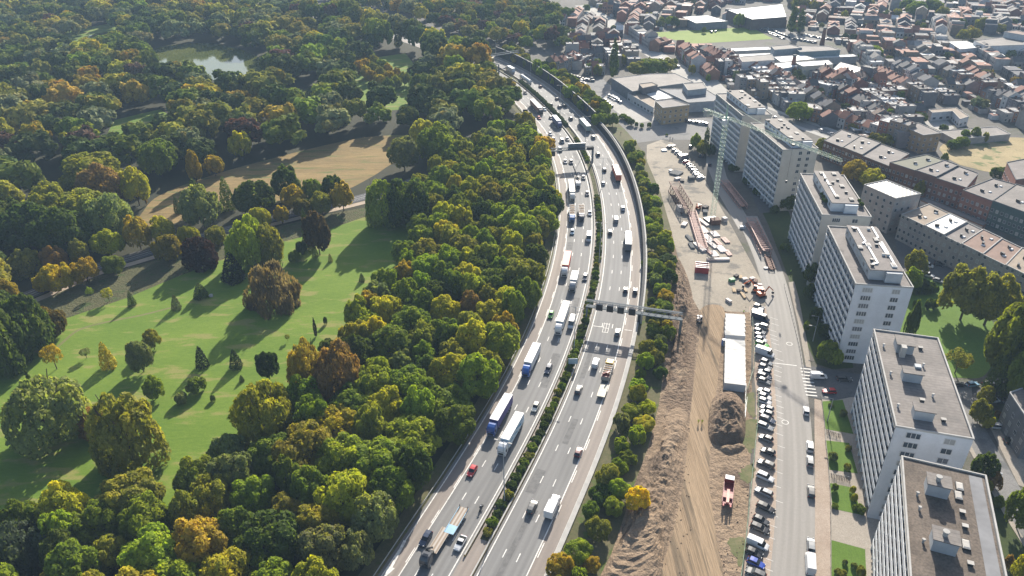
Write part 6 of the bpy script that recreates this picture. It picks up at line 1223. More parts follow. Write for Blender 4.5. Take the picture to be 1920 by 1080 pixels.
# mound and dumped soil ridges
from mathutils import noise as mn
def mound(name, px, h, mat, label, cat='soil heap', rough=.8, n=34):
    P = wpoly(px); xs = [p[0] for p in P]; ys = [p[1] for p in P]; cx, cy = sum(xs) / len(xs), sum(ys) / len(ys); b = MB()
    Q = smooth_poly(P, 6); N = len(Q)
    for i in range(n + 1):
        t = i / n
        for q in Q:
            x, y = cx + (q[0] - cx) * t, cy + (q[1] - cy) * t
            z = h * (1 - t ** 2.2) ** .9 * (1 + .35 * mn.noise(Vector((x * .18, y * .18, 1)))) + rough * (1 - t ** 4) * (mn.noise(Vector((x * .55, y * .55, 3))) + .5 * mn.noise(Vector((x * 1.4, y * 1.4, 5))))
            b.v.append((x, y, max(z, -.3 if t == 1 else .03)))
    for i in range(n):
        for j in range(N): a, c = i * N + j, i * N + (j + 1) % N; b.f.append((a, c, c + N, a + N)); b.m.append(0)
    return tag(b.build(name, mat), label, cat)
mound('soil_heap', [(1342, 742), (1372, 736), (1392, 752), (1398, 790), (1394, 828), (1372, 836), (1340, 834), (1328, 815), (1330, 770)], 4.6, DIRTD, 'big dark brown soil heap below the white site cabins')
mound('soil_ridge', [(1350, 838), (1372, 836), (1394, 834), (1396, 842), (1372, 852), (1352, 846)], 1.3, DIRT, 'low sandy ridge at the foot of the big soil heap', rough=.3, n=10)
mound('soil_bank', [(1255, 770), (1290, 775), (1285, 850), (1272, 930), (1252, 1020), (1222, 1110), (1120, 1110), (1165, 1000), (1190, 920), (1222, 850)], 1.6, DIRT, 'long sloping bank of sandy soil between the verge bushes and the dirt track', 'soil bank', .7, 40)
mound('soil_bank', [(1262, 470), (1282, 500), (1298, 550), (1300, 600), (1290, 700), (1285, 760), (1252, 750), (1258, 650), (1250, 560), (1255, 500)], 1.0, DIRTD, 'rough dark strip of dug soil beside the verge trees', 'soil bank', 1.0, 30)
b = MB()
for _ in range(500):
    x, y = random.uniform(1235, 1410), random.uniform(560, 1080)
    if 1295 < x < 1350: continue
    g = G(x, y); s_ = random.uniform(.06, .22); b.box(g.x, g.y, .0, s_ * 2, s_ * 1.5, s_, random.uniform(0, 3), top=.5)
o = b.build('scattered_clods', DIRTD); o['kind'] = 'stuff'; o['label'] = 'scattered clods and stones on the bare earth'
# site cabins
CABR = paint('cabin_roof', (.5, .49, .46), .7, .2, .3, fine=.1); CABW = paint('cabin_wall', (.52, .53, .54), .6, .1, .4)
def cabins(tl, tr, bl, n, hh, nm, skip=()):
    A, B_, C_ = G(*tl, hh), G(*tr, hh), G(*bl, hh); u = (B_ - A); wd = u.length; v_ = (C_ - A); L = v_.length; rz = math.atan2(u.y, u.x); st_ = L / n
    for i in range(n):
        if i in skip: continue
        c = A + v_ * ((i + .5) / n) + u * .5; ct = empty('site_cabin', (c.x, c.y, .06), rz, nm % ORW[i], 'site cabin', 'white site cabins'); b = MB(); b.box(0, 0, 0, wd, st_ - .06, hh - .12); b.build('wall', CABW, ct)
        b = MB(); b.box(0, 0, hh - .12, wd + .04, st_ - .03, .12, mi=0); b.box(0, st_ / 2 - .1, hh, wd, .1, .05, mi=1); b.build('roof', [CABR, WHITE], ct); b = MB(); b.box(-wd / 2 - .03, 0, .1, .06, .9, 2.0); b.build('door', DARK, ct); put_window(ct, wd / 2 + .03, 0, .9, 1.0, 1.0, R(90), 1)
cabins((1361, 588), (1397, 590), (1359, 628), 5, 2.7, 'white site cabin, %s from the far end of the shorter stack')
cabins((1360, 635), (1397, 639), (1358, 718), 9, 2.7, 'white site cabin, %s from the far end of the long cabin row')
def toilet(px, py, colr, lb):
    g = G(px, py, 1.1); t = empty('portable_toilet', (g.x, g.y, .05), .1, lb, 'portable toilet'); b = MB(); b.box(0, 0, 0, 1.1, 1.1, 2.1); b.build('cabin', paint('toilet_plastic', colr, .5), t); b = MB(); b.box(0, 0, 2.1, 1.2, 1.2, .15, top=.8); b.build('roof', WHITE, t); b = MB(); b.box(0, -.57, .1, .8, .04, 1.8); b.build('door', WHITE, t)
toilet(1357, 642, (.03, .12, .4), 'blue portable toilet beside the long row of cabins')
# tower crane
CG = paint('crane_paint', (.40, .52, .38), .6, .35, .4)
cb = G(1335, 414); CH = hsolve((1335, 414), (1359, 224)); print('crane', CH, cb)
crn = empty('tower_crane', (cb.x, cb.y, 0), 0, 'tall pale green lattice tower crane standing on the building site', 'tower crane')
def lattice(p, q, w_, n, r, up=None, tri=False):
    p, q = Vector(p), Vector(q); d = (q - p).normalized(); up = up or Vector((0, 0, 1)); a = d.cross(up).normalized(); c = a.cross(d).normalized(); b = MB()
    cor = [(-1, -1), (1, -1), (1, 1), (-1, 1)] if not tri else [(-1, 0), (1, 0), (0, 1.6)]
    P = [[p + (q - p) * (i / n) + a * u * w_ / 2 + c * v_ * w_ / 2 for (u, v_) in cor] for i in range(n + 1)]; m = len(cor)
    for j in range(m): b.tube(P[0][j], P[n][j], r, r, 4)
    for i in range(n):
        for j in range(m): b.tube(P[i][j], P[i + 1][(j + 1) % m], r * .6, r * .6, 4, cap=False); b.tube(P[i + 1][j], P[i + 1][(j + 1) % m], r * .8, r * .8, 4, cap=False)
    return b
hd = G(1577, 306, CH); hdv = Vector((hd.x - cb.x, hd.y - cb.y, 0)); jl = hdv.length; ju = hdv.normalized(); print('jib', jl)
lattice((0, 0, .8), (0, 0, CH - 1), 1.7, 26, .065, Vector((0, 1, 0))).build('mast', CG, crn)
lattice(ju * 1.5 + Vector((0, 0, CH + .6)), ju * jl + Vector((0, 0, CH + .6)), 1.3, 30, .055, tri=True).build('jib', CG, crn)
lattice(-ju * 1.5 + Vector((0, 0, CH + .6)), -ju * 13 + Vector((0, 0, CH + .6)), 1.3, 7, .055).build('counter_jib', CG, crn)
b = MB(); b.tube((0, 0, CH - 1), (0, 0, CH + 1), 1.1, 1.1, 10); b.tube((0, 0, CH + 1), (0, 0, CH + 6.5), .5, .15, 6); b.build('turntable', CG, crn)
b = MB(); m = -ju * 11; b.box(m.x, m.y, CH - 1.6, 2.6, 1.4, 2.6, math.atan2(ju.y, ju.x) + R(90)); b.build('counterweight', CONC, crn)
b = MB(); m = ju * 1.2 + Vector((-ju.y, ju.x, 0)) * -1.8; b.box(m.x, m.y, CH - 1.5, 1.5, 1.8, 2.1, math.atan2(ju.y, ju.x)); b.build('cabin', WHITE, crn)
b = MB(); b.tube((0, 0, CH + 6.4), tuple(ju * jl * .55 + Vector((0, 0, CH + 1.8))), .06, .06, 4); b.tube((0, 0, CH + 6.4), tuple(-ju * 12 + Vector((0, 0, CH + 1))), .06, .06, 4); b.build('tie_bars', CG, crn)
b = MB(); m = ju * jl * .62; b.box(m.x, m.y, CH - .1, 1.2, 1.2, .5, math.atan2(ju.y, ju.x)); b.tube((m.x, m.y, CH), (m.x, m.y, CH - 14), .04, .04, 4); b.box(m.x, m.y, CH - 15, .5, .5, 1.0); b.build('hook', DARK, crn)
b = MB(); b.box(0, 0, 0, 5.5, 5.5, .8, .3); b.build('base', DARK, crn)
# steel truss frames lying across the works
RUST = paint('rusty_steel', (.16, .085, .06), .8, .3, .6); SALM = paint('primed_steel', (.40, .24, .20), .7, .25, .6); DKF = paint('dark_formwork', (.05, .04, .04), .8)
def frame(a, c, wd, ht, mat, lb, z0=.1):
    p, q = G(*a), G(*c); L = (q - p).length; rz = math.atan2(q.y - p.y, q.x - p.x); m = (p + q) / 2; t = empty('truss_frame', (m.x, m.y, 0), rz, lb, 'truss'); 
    for sgn in (-1, 1):
        b = MB(); y = sgn * wd / 2; n = max(3, int(L / 3)); b.beam((-L / 2, y, z0), (L / 2, y, z0), .35, .3); b.beam((-L / 2, y, z0 + ht), (L / 2, y, z0 + ht), .35, .35)
        for i in range(n): x0, x1 = -L / 2 + L * i / n, -L / 2 + L * (i + 1) / n; b.tube((x0, y, z0), (x1, y, z0 + ht), .12, .12, 4); b.tube((x1, y, z0), (x1, y, z0 + ht), .12, .12, 4)
        b.build('truss_side', mat, t)
    b = MB(); n = int(L / 1.6)
    for i in range(n + 1): b.beam((-L / 2 + L * i / n, -wd / 2, z0 + ht + .05), (-L / 2 + L * i / n, wd / 2, z0 + ht + .05), .25, .12)
    b.box(0, 0, z0 + ht * .5, L * .96, wd * .55, .1); b.build('crossbeams', mat, t)
frame((1262, 358), (1287, 402), 4.4, 4.5, RUST, 'dark rusty truss frame standing nearest the verge trees'); frame((1357, 345), (1394, 392), 3.2, 1.8, SALM, 'pinkish truss frame lying in the slab shadow, upper right of the site')
frame((1407, 420), (1436, 478), 4.0, 2.6, SALM, 'pinkish scaffold frame beside the second slab, right edge of the site'); frame((1296, 398), (1318, 470), 3.4, 1.2, SALM, 'long low pink-white frame in the middle of the site')
frame((1438, 482), (1447, 508), 2.0, .8, RUST, 'short low frame at the lower end of the pinkish scaffold')
# red open skip
g = G(1316, 503, 1.2); sk = empty('skip', (g.x, g.y, .05), px_heading((1316, 510), (1315, 485)), 'red open-topped steel container at the lower end of the long pink-white frame', 'skip'); RDP = paint('red_skip_paint', (.33, .035, .03), .6, .2, .6); b = MB()
for (x, y, sx, sy) in ((0, -2.1, 5.0, .2), (0, 2.1, 5.0, .2), (-2.4, 0, .2, 4.0), (2.4, 0, .2, 4.0), (0, .4, 4.6, .25), (0, -.9, 4.6, .25)): b.box(x, y, 0, sx, sy, 2.6)
b.build('shell', RDP, sk); b = MB(); b.box(0, 0, .1, 4.6, 4.0, .3); b.build('floor', DKF, sk); b = MB()
for (x, y, sx, sy) in ((0, -2.1, 5.1, .3), (0, 2.1, 5.1, .3), (0, .4, 5.0, .3), (0, -.9, 5, .3)): b.box(x, y, 2.6, sx, sy, .1)
b.build('rim', WHITE, sk)
# panels and stacks of material, each a thing
PANW = paint('formwork_panel', (.55, .50, .47), .7, .25, .5); TIM = paint('timber_stack', (.42, .30, .17), .8, .2, .8)
def stack(px, py, lx_, ly, h, rz, mat, lb, kind='stack', grp='materials on the building site'):
    g = G(px, py); t = MB(); n = max(2, int(ly / .5))
    for i in range(n): t.box(0, -ly / 2 + (i + .5) * ly / n, 0.05 if i % 2 else 0.0, lx_ * random.uniform(.9, 1), ly / n * .85, h)
    o = t.build(kind, mat); o.location = (g.x, g.y, .05); o.rotation_euler = (0, 0, R(rz)); tag(o, lb, 'material stack', grp)
ST = [(1318, 432, 7, 3, .5, 100, PANW, 'pale panel stack'), (1327, 447, 7, 2.6, .4, 105, PANW, 'pale panel stack'), (1340, 440, 5, 3, .4, 100, PANW, 'pale panel stack'), (1335, 460, 7, 2, .5, 108, PANW, 'pale panel stack'), (1345, 455, 6, 2, .4, 104, SALM, 'pinkish girder stack'), (1352, 468, 6, 3, .5, 100, PANW, 'pale panel stack'), (1338, 477, 5, 3, .4, 100, PANW, 'pale panel stack'), (1347, 488, 9, 1.6, .8, 0, PANW, 'long pale slab stack'), (1332, 488, 3, 1.6, .8, 0, PANW, 'short pale slab stack'), (1365, 475, 5, 2, .4, 95, SALM, 'pinkish girder stack'),
      (1312, 465, 8, 2.4, .8, 108, PANW, 'pale panel stack'), (1325, 470, 9, 1.4, .6, 105, SALM, 'pinkish girder stack'), (1318, 418, 8, 1.6, .6, 110, PANW, 'pale panel stack'), (1360, 452, 5, 2.2, .5, 100, SALM, 'pinkish girder stack'), (1376, 545, 3, 1.2, .4, 80, TIM, 'yellow timber stack'), (1393, 555, 4, 1, .5, 95, TIM, 'yellow timber stack'), (1397, 545, 3, 1, .4, 95, TIM, 'yellow timber stack'), (1366, 566, 2.6, 1.2, .9, 115, PANW, 'white crate'), (1385, 547, 1.4, 1.2, .8, 10, DKF, 'dark crate'), (1372, 528, 2.2, 1.6, 1.2, 20, paint('green_crate', (.05, .22, .08), .6), 'green crate'),
      (1380, 520, 2.0, 1.4, 1.0, 40, DKF, 'dark crate'), (1388, 522, 2.6, 1, .8, 70, TIM, 'yellow timber stack'), (1396, 526, 2, 1.6, 1, 15, PANW, 'white crate'), (1402, 532, 2.4, 1.5, 1.1, 50, DKF, 'dark crate'), (1410, 524, 2, 1.5, .8, 20, PANW, 'white crate'), (1416, 530, 2.4, 1.2, 1, 60, RUST, 'rusty crate'), (1424, 538, 1.6, 1.5, 1.2, 0, PANW, 'white crate'), (1275, 395, 4, 2.4, 2.2, 100, PANW, 'pale box'), (1283, 422, 4, 2, .8, 60, PANW, 'pale panel stack'), (1292, 448, 6, 1.5, .6, 100, DCONC, 'grey pipe stack'), (1296, 462, 5, 1.6, .6, 95, DCONC, 'grey pipe stack'),
      (1270, 337, 3, 2, 1, 30, PANW, 'pale panel stack'), (1279, 340, 3, 2, .8, 80, DKF, 'dark crate'), (1296, 337, 3, 2.4, 1.6, 10, DCONC, 'grey crate'), (1257, 322, 1.6, 1.2, 1, 30, WHITE, 'white crate'), (1268, 326, 6, 5, .8, 50, DCONC, 'grey gravel bed'), (1358, 415, 2, 2, 1.8, 20, PANW, 'pale box'), (1392, 428, 2.2, 1.4, 1, 0, WHITE, 'white crate'), (1440, 504, 3.4, 1.0, .5, 0, WHITE, 'long white beam'), (1258, 275, 6, 2, .6, 30, PANW, 'pale rubble bed'), (1245, 283, 3, 2, .7, 10, WHITE, 'white crate'), (1340, 420, 4, 3.2, 2.4, 8, RUST, 'rusty box'), (1322, 392, 3, 2, 1.4, 40, DKF, 'dark crate'), (1322, 400, 3, 2, 1.2, 80, DCONC, 'grey crate')]
land(1337, 402, 'the crane base'); land(1316, 503, 'the red skip'); land(1415, 548, 'the orange digger'); land(1262, 330, 'the grey gravel bed on the upper site'); land(1400, 440, 'the pinkish scaffold frame')
for (px, py, lx_, ly, h, rz, mt, lk) in ST:
    nm = 'crate' if 'crate' in lk or 'box' in lk else 'material_stack'; stack(px, py, lx_, ly, h, rz, mt, None, nm); o = [x for x in COL.objects if x.type == 'MESH'][-1]; AUTO.append((o, lk, o.location.x, o.location.y))
# diggers
ORG = paint('orange_machine_paint', (.55, .11, .02), .5, .15, 1); 
def digger(px, py, rz, mat, lb, sc_=1.0, reach=(2.6, 5.0)):
    g = G(px, py); t = empty('excavator', (g.x, g.y, .05), R(rz), lb, 'excavator'); t.scale = (sc_,) * 3
    for sx in (-1, 1): b = MB(); b.box(sx * 1.0, 0, 0, .5, 3.4, .75, top=.85); b.build('track', RUBBER, t)
    b = MB(); b.box(0, -.5, .9, 2.3, 2.9, 1.1, top=.92); b.box(0, -1.5, .95, 2.2, 1.0, 1.3); b.build('body', mat, t); b = MB(); b.box(-.65, .5, 1.6, .95, 1.3, 1.35, top=.85, mi=0); b.build('cab', CGL, t); b = MB(); b.box(-.65, .5, 2.95, .95, 1.3, .08); b.build('cab_roof', mat, t)
    b = MB(); b.beam((.3, .9, 1.6), (.3, reach[0], 4.0), .4, .5); b.beam((.3, reach[0], 4.0), (.3, reach[1], 1.6), .32, .45); b.build('boom', mat, t); b = MB(); b.box(.3, reach[1], .5, .9, .8, 1.0, top=.6); b.build('bucket', DARK, t)
digger(1418, 548, 60, ORG, 'orange excavator parked above the top of the kerbside row'); digger(1428, 556, -70, ORG, 'second orange excavator with its arm towards the street', .9); digger(1309, 392, 150, ORG, 'small orange-red excavator left of the crane base', .8)
digger(1311, 603, 170, paint('pale_machine', (.5, .42, .38), .5), 'small pale tracked machine with pinkish body beside the dark soil strip', .75, (1.6, 2.4))
# red recovery truck on the earth
g0, g1 = G(1368, 897, 1.5), G(1363, 945, 1.0); m = (g0 + g1) / 2; rt = empty('crane_truck', (m.x, m.y, .1), math.atan2(g0.y - g1.y, g0.x - g1.x) - R(90), 'dark red truck with white cab roof parked on the bare earth', 'truck'); RD = paint('deep_red_paint', (.20, .012, .018), .45); PK = paint('faded_pink_steel', (.58, .30, .25), .7)
b = MB(); loft(b, [(2.6, [(1.2, .7), (1.2, 1.8), (1.1, 2.6)]), (4.2, [(1.2, .5), (1.2, 1.7), (1.1, 2.5)]), (4.7, [(1.15, .5), (1.15, 1.2), (1.1, 1.5)])]); b.build('cab', RD, rt); b = MB(); b.box(0, 3.3, 2.6, 2.2, 1.5, .1); b.build('cab_roof', WHITE, rt); b = MB(); b.box(0, 4.2, 1.5, 2.0, .5, .8, top=.8); b.build('windscreen', CGL, rt)
b = MB(); b.box(0, -1.0, 1.0, 2.5, 7.2, .3, mi=0); b.box(-1.2, -1, 1.3, .12, 7.0, .5, mi=0); b.box(1.2, -1, 1.3, .12, 7, .5, mi=0); b.build('bed', RD, rt); b = MB(); b.box(0, -2.2, 1.35, 2.3, 1.6, .5); b.beam((0, 0, 1.4), (0, -5.2, 2.1), .7, .4); b.build('lifting_arm', PK, rt)
for sx in (-1, 1):
    b = MB(); b.beam((sx * .85, -4.4, .9), (sx * .85, -6.0, 1.6), .35, .3); b.build('fork', RD, rt)
    for y in (3.6, -1.8, -3.0): wheel(rt, sx * 1.05, y, .5, .32)
for i, (x, y) in enumerate(((1309, 795), (1316, 795))): g = G(x, y); person('person', (g.x, g.y, .08), R(170), STAND, 1, (.5, .6, .05), (.45, .35, .05), ('person in yellow-green hi-vis walking on the dirt track, left of two', 'person in yellow-green hi-vis walking on the dirt track, right of two')[i], 'walkers on the dirt track')
g = G(1482, 513); person('person', (g.x, g.y, .1), 1, STAND, 1, (.4, .6, .05), (.05, .05, .08), 'person in bright hi-vis on the pavement beside the dark gardens'); g = G(1394, 589); person('person', (g.x, g.y, .1), 2, STAND, 1, (.4, .6, .05), (.05, .05, .08), 'person in bright hi-vis at the head of the site cabins')
# fences and rails along the street
def fence(px, h, mat, lb, sp=2.5, name='fence', rails=(.3, .95), post=.06):
    P = [G(*p) for p in px]; t = empty(name, (P[0].x, P[0].y, 0), 0, lb, 'fence'); o0 = P[0]; r_ = MB(); po = MB()
    for a, c in zip(P, P[1:]):
        a, c = a - o0, c - o0; n = max(1, int((c - a).length / sp))
        for z in rails: r_.beam((a.x, a.y, h * z), (c.x, c.y, h * z), .05, .07)
        for i in range(n + 1): q = a.lerp(c, i / n); po.box(q.x, q.y, 0, post, post, h)
    r_.build('rail', mat, t); o = po.build('posts', mat, t); o['kind'] = 'stuff'; return t
FGR = paint('green_fence', (.12, .2, .12), .6)
fence([(1421, 738), (1420, 790), (1414, 850), (1409, 900), (1404, 950), (1398, 1010), (1388, 1090)], 2.0, FGR, 'thin green mesh fence between the kerbside cars and the bare earth', 2.5, 'mesh_fence', (.1, .5, .95))
fence([(1408, 580), (1412, 640), (1414, 690), (1400, 735)], 1.8, FGR, 'thin fence behind the upper kerbside cars', 2.5, 'mesh_fence', (.1, .5, .95))
fence([(1400, 750), (1396, 790), (1398, 725)], 1.2, STEEL, 'low wire fence right of the big soil heap')
fence([(1470, 535), (1480, 575), (1490, 615), (1500, 660), (1506, 700)], .9, DARK, 'dark railing posts between street and pavement above the zebra crossing', 2.2, 'kerb_railing', (.9,), .1)
fence([(1539, 745), (1545, 790), (1547, 830), (1553, 880), (1556, 930), (1557, 1000), (1557, 1090)], .9, DARK, 'low dark fence along the front lawns', 3, 'garden_fence', (.9, .4))
# street lamps
def lamp(base, top, lb, arm=((-1,), (1,)), name='lamp_mast', hh=None, grp='lamp masts along the motorway median'):
    g = G(*base); h = hh or hsolve(base, top); t = empty(name, (g.x, g.y, 0), 0, lb, 'lamp mast', grp); s, o = SO(g.x, g.y); a = heading(s) - R(90)
    b = MB(); b.tube((0, 0, 0), (0, 0, h), .16, .08, 8); b.build('pole', STEEL, t)
    for (sx,) in arm: b = MB(); c, s2 = math.cos(a), math.sin(a); b.tube((0, 0, h), (sx * 1.5 * c, sx * 1.5 * s2, h + .15), .06, .05, 5); b.build('arm', STEEL, t); b = MB(); b.box(sx * 1.8 * c, sx * 1.8 * s2, h + .08, .9, .35, .16, a); b.build('lamp_head', CONC, t)
for i, (bs, tp) in enumerate((((946, 943), (942, 829)), ((1076, 662), (1078, 576)), ((1123, 497), (1126, 418)), ((1128, 355), (1130, 297)), ((1097, 283), (1100, 219)), ((1050, 214), (1051, 160)), ((995, 161), (995, 116)), ((930, 106), (930, 76)), ((862, 92), (861, 57)), ((792, 66), (790, 40)), ((721, 47), (720, 10)))):
    lamp(bs, tp, 'thin twin-headed lamp mast in the median, %s from the bottom of the photo' % ORW[i])
for i, (bs, tp) in enumerate((((1531, 612), (1526, 594)), ((1524, 640), (1517, 612)), ((1551, 790), (1544, 748)), ((1550, 228), (1545, 204)), ((1648, 250), (1640, 244)))): lamp(bs, tp, 'street lamp with a single arm, %s' % ['in the dark garden by the slab with ducts', 'at the pavement edge left of the dark garden', 'at the first front lawn below the zebra crossing', 'on the main street near the dark gable', 'in front of the old terrace row'][i], ((-1,),), 'street_lamp', grp='street lamps')
# bicycles in racks
def bicycle(x, y, rz, colr):
    t = bpy.data.objects.new('bicycle', None); COL.objects.link(t); t.location = (x, y, .06); t.rotation_euler = (0, 0, rz)
    for yy in (-.52, .52):
        b = MB()
        for i in range(12): a, c = i * math.pi / 6, (i + 1) * math.pi / 6; b.tube((0, yy + .33 * math.cos(a), .34 + .33 * math.sin(a)), (0, yy + .33 * math.cos(c), .34 + .33 * math.sin(c)), .03, .03, 4, cap=False)
        b.build('wheel', RUBBER, t)
    b = MB(); pts_ = [((0, -.52, .34), (0, -.1, .9)), ((0, -.1, .9), (0, .4, .85)), ((0, .4, .85), (0, 0, .35)), ((0, 0, .35), (0, -.52, .34)), ((0, 0, .35), (0, -.12, .95)), ((0, .52, .34), (0, .38, 1.0))]
    for a, c in pts_: b.tube(a, c, .025, .025, 5)
    b.build('frame', CPAINT, t, color=(*colr, 1)); b = MB(); b.box(0, -.13, .95, .14, .26, .06); b.build('saddle', RUBBER, t); b = MB(); b.tube((-.3, .36, 1.02), (.3, .36, 1.02), .02); b.build('handlebar', STEEL, t); return t
random.seed(11)
for (x0, y0, x1, y1, n, nm) in ((1550, 812, 1574, 820, 9, 'upper rack'), (1558, 894, 1592, 902, 12, 'lower rack')):
    for i in range(n):
        t = i / (n - 1); g = G(x0 + (x1 - x0) * t, y0 + (y1 - y0) * t); cn = random.choice(('black', 'dark grey', 'silver', 'dark red', 'dark blue')); bk = bicycle(g.x, g.y, rs + random.uniform(-.15, .15), CC[cn]); tag(bk, '%s bicycle, %s from the left in the %s by the front lawns' % (cn, ORW[i], nm), 'bicycle', 'parked bicycles')
# garden shrubs and trees between the slabs
GT = [(1557, 762, 1556, 756, 12, 'bush', 'grey green'), (1580, 780, 1580, 768, 16, 'bush', 'grey green'), (1590, 845, 1589, 835, 14, 'bush', 'olive green'), (1588, 880, 1588, 868, 16, 'bush', 'olive green'), (1561, 862, 1560, 848, 22, 'bush', 'grey green'), (1563, 920, 1563, 905, 16, 'bush', 'green'), (1565, 952, 1564, 945, 14, 'bush', 'green'), (1598, 925, 1598, 910, 14, 'bush', 'yellow green'), (1601, 940, 1600, 925, 14, 'bush', 'yellow green'), (1610, 960, 1608, 948, 26, 'bush', 'green'), (1584, 1058, 1583, 1050, 12, 'bush', 'grey green'), (1601, 1065, 1600, 1056, 12, 'bush', 'grey green'), (1575, 1078, 1575, 1068, 24, 'bush', 'olive green'), (1612, 1080, 1611, 1060, 20, 'bush', 'olive green'),
      (1548, 678, 1545, 640, 40, 'round', 'green'), (1562, 682, 1560, 648, 34, 'bush', 'fresh green'), (1520, 535, 1518, 490, 34, 'round', 'dark green'), (1516, 560, 1514, 530, 30, 'bush', 'dark green'), (1474, 392, 1472, 362, 38, 'round', 'dark green'), (1530, 600, 1528, 575, 30, 'bush', 'dark green'), (1540, 630, 1538, 605, 34, 'bush', 'dark green'), (1510, 620, 1508, 600, 16, 'bush', 'green'), (1440, 378, 1438, 360, 16, 'bush', 'dark green'), (1452, 400, 1450, 384, 20, 'bush', 'dark green'), (1400, 345, 1398, 330, 20, 'bush', 'dark green'), (1420, 365, 1418, 350, 22, 'bush', 'dark green'), (1375, 320, 1372, 306, 26, 'bush', 'dark green'), (1503, 430, 1500, 415, 20, 'bush', 'dark green'), (1470, 470, 1470, 455, 20, 'bush', 'green'),
      (1303, 280, 1302, 248, 20, 'round', 'fresh green'), (1322, 284, 1322, 236, 14, 'poplar', 'dark green'), (1316, 290, 1314, 262, 26, 'round', 'olive green'), (1330, 292, 1328, 268, 22, 'bush', 'dark green'),
      (1712, 520, 1700, 470, 40, 'round', 'olive green'), (1707, 545, 1702, 500, 34, 'round', 'fresh green'), (1800, 600, 1795, 497, 86, 'round', 'olive green'), (1845, 610, 1850, 512, 90, 'round', 'olive green'), (1895, 720, 1900, 555, 130, 'round', (0.15, .17, .02)), (1868, 740, 1862, 620, 60, 'cone', 'dark green'), (1920, 770, 1925, 640, 90, 'round', 'green'), (1790, 700, 1788, 655, 46, 'light', 'olive green'), (1700, 640, 1700, 560, 30, 'bush', 'dark green'), (1707, 700, 1704, 660, 26, 'bush', 'green'),
      (1855, 560, 1858, 530, 60, 'round', 'green'), (1844, 760, 1840, 722, 30, 'round', 'olive green'), (1832, 792, 1828, 750, 36, 'round', 'olive green'), (1846, 800, 1842, 775, 26, 'bush', 'yellow green'), (1868, 782, 1866, 768, 12, 'bush', 'russet brown'), (1838, 900, 1833, 850, 42, 'round', 'dark green'), (1858, 915, 1860, 885, 38, 'bush', 'russet brown'), (1838, 925, 1840, 892, 30, 'bush', 'olive green'), (1905, 990, 1906, 905, 60, 'round', 'green'), (1920, 1110, 1915, 1035, 70, 'round', 'yellow green'), (1887, 1065, 1886, 1040, 22, 'bush', 'russet brown'), (1870, 950, 1868, 930, 24, 'bush', 'green'),
      (1250, 255, 1250, 250, 6, 'bush', 'green')]
for (bx, by, tx, ty, w_, kd, cn) in GT:
    land(bx, by, 'itself') if False else None
    tree_px((bx, by), (tx, ty), w_, kd, PAL[cn] if isinstance(cn, str) else cn, look='%s garden %s' % (cn if isinstance(cn, str) else 'yellow-green', 'shrub' if kd == 'bush' else 'tree'), name=None if kd in ('bush', 'poplar', 'cone') else 'garden_tree')
for i, (x, y) in enumerate(((1713, 553), (1719, 552), (1726, 551), (1734, 552), (1743, 551), (1752, 550), (1716, 578), (1740, 580), (1752, 576), (1716, 532), (1722, 535), (1728, 536), (1735, 540), (1741, 543), (1747, 545))): tree_px((x, y), (x, y - (16 if i != 7 else 22)), 15 if i != 7 else 22, 'bush', PAL['dark green'], look='clipped round shrub')
for a in ((1570, 790, 'the first front lawn'), (1570, 860, 'the second front lawn'), (1580, 935, 'the third front lawn'), (1590, 1050, 'the lowest front lawn'), (1540, 640, 'the ducted slab foot'), (1450, 380, 'the far slab gap'), (1740, 520, 'the shaded car park'), (1790, 600, 'the slab park lawn'), (1835, 740, 'the lower right car park'), (1850, 900, 'the road behind the slabs'), (1310, 270, 'the far site street')): land(*a)
# ---------------------------------------------------------------- gantries and signs
GS = paint('gantry_steel', (.15, .165, .175), .9, .12, .5, spec=.1)
def gantry(A, B_, h, name, lb, wd=1.2, legs=(True, True), lt=.5, bt=1.3):
    """A, B_: world ground points of the two legs"""
    t = empty(name, (A[0], A[1], 0), math.atan2(B_[1] - A[1], B_[0] - A[0]), lb, 'gantry'); L = math.dist(A, B_)
    if legs[0]: b = MB(); b.box(0, 0, 0, lt, lt, h + .2); b.build('leg', GS, t)
    if legs[1]: b = MB(); b.box(L, 0, 0, lt * 1.5, lt * 1.5, h + .2); b.build('leg', GS, t)
    b = MB()
    for (y, z) in ((-wd / 2, h), (wd / 2, h), (-wd / 2, h + bt), (wd / 2, h + bt)): b.beam((-.3, y, z), (L + .3, y, z), .22, .22)
    n = int(L / 2.2)
    for i in range(n):
        x0, x1 = L * i / n, L * (i + 1) / n
        for y in (-wd / 2, wd / 2): b.tube((x0, y, h + .1), (x1, y, h + bt), .07, .07, 4, cap=False)
        b.tube((x0, -wd / 2, h + .1), (x1, wd / 2, h + .1), .06, .06, 4, cap=False)
    b.build('truss', GS, t); b = MB(); b.box(L / 2, 0, h + .24, L, wd * 1.3, .08); b.box(L / 2, 0, h + bt + .23, L, .5, .1); b.build('walkway', GS, t); return t, L
SIGD = paint('signal_face', (.012, .014, .018), .5); SIGB = paint('sign_panel', (.10, .17, .19), .5, .1, .3)
hg = 8.9; pb = G(1279, 587, hg); pa = G(1101, 562, hg); A = (pa.x, pa.y)
gt, L = gantry(A, (pb.x, pb.y), hg - 2.6, 'signal_gantry', 'long steel gantry with four dark lane signals across the lanes leading away', legs=(True, True), lt=.55, wd=1.3, bt=2.3)
for i, px_ in enumerate((1123, 1144, 1165, 1187)):
    q = G(px_, 576, hg - 1.2); t_ = ((q.x - A[0]) * (pb.x - A[0]) + (q.y - A[1]) * (pb.y - A[1])) / L; b = MB(); b.box(t_, -.9, hg - 3.0, 2.2, .35, 2.4, mi=0); b.box(t_, -.9, hg - .6, 2.3, .45, .1, mi=1); b.build('lane_signal', [SIGD, STEEL], gt)
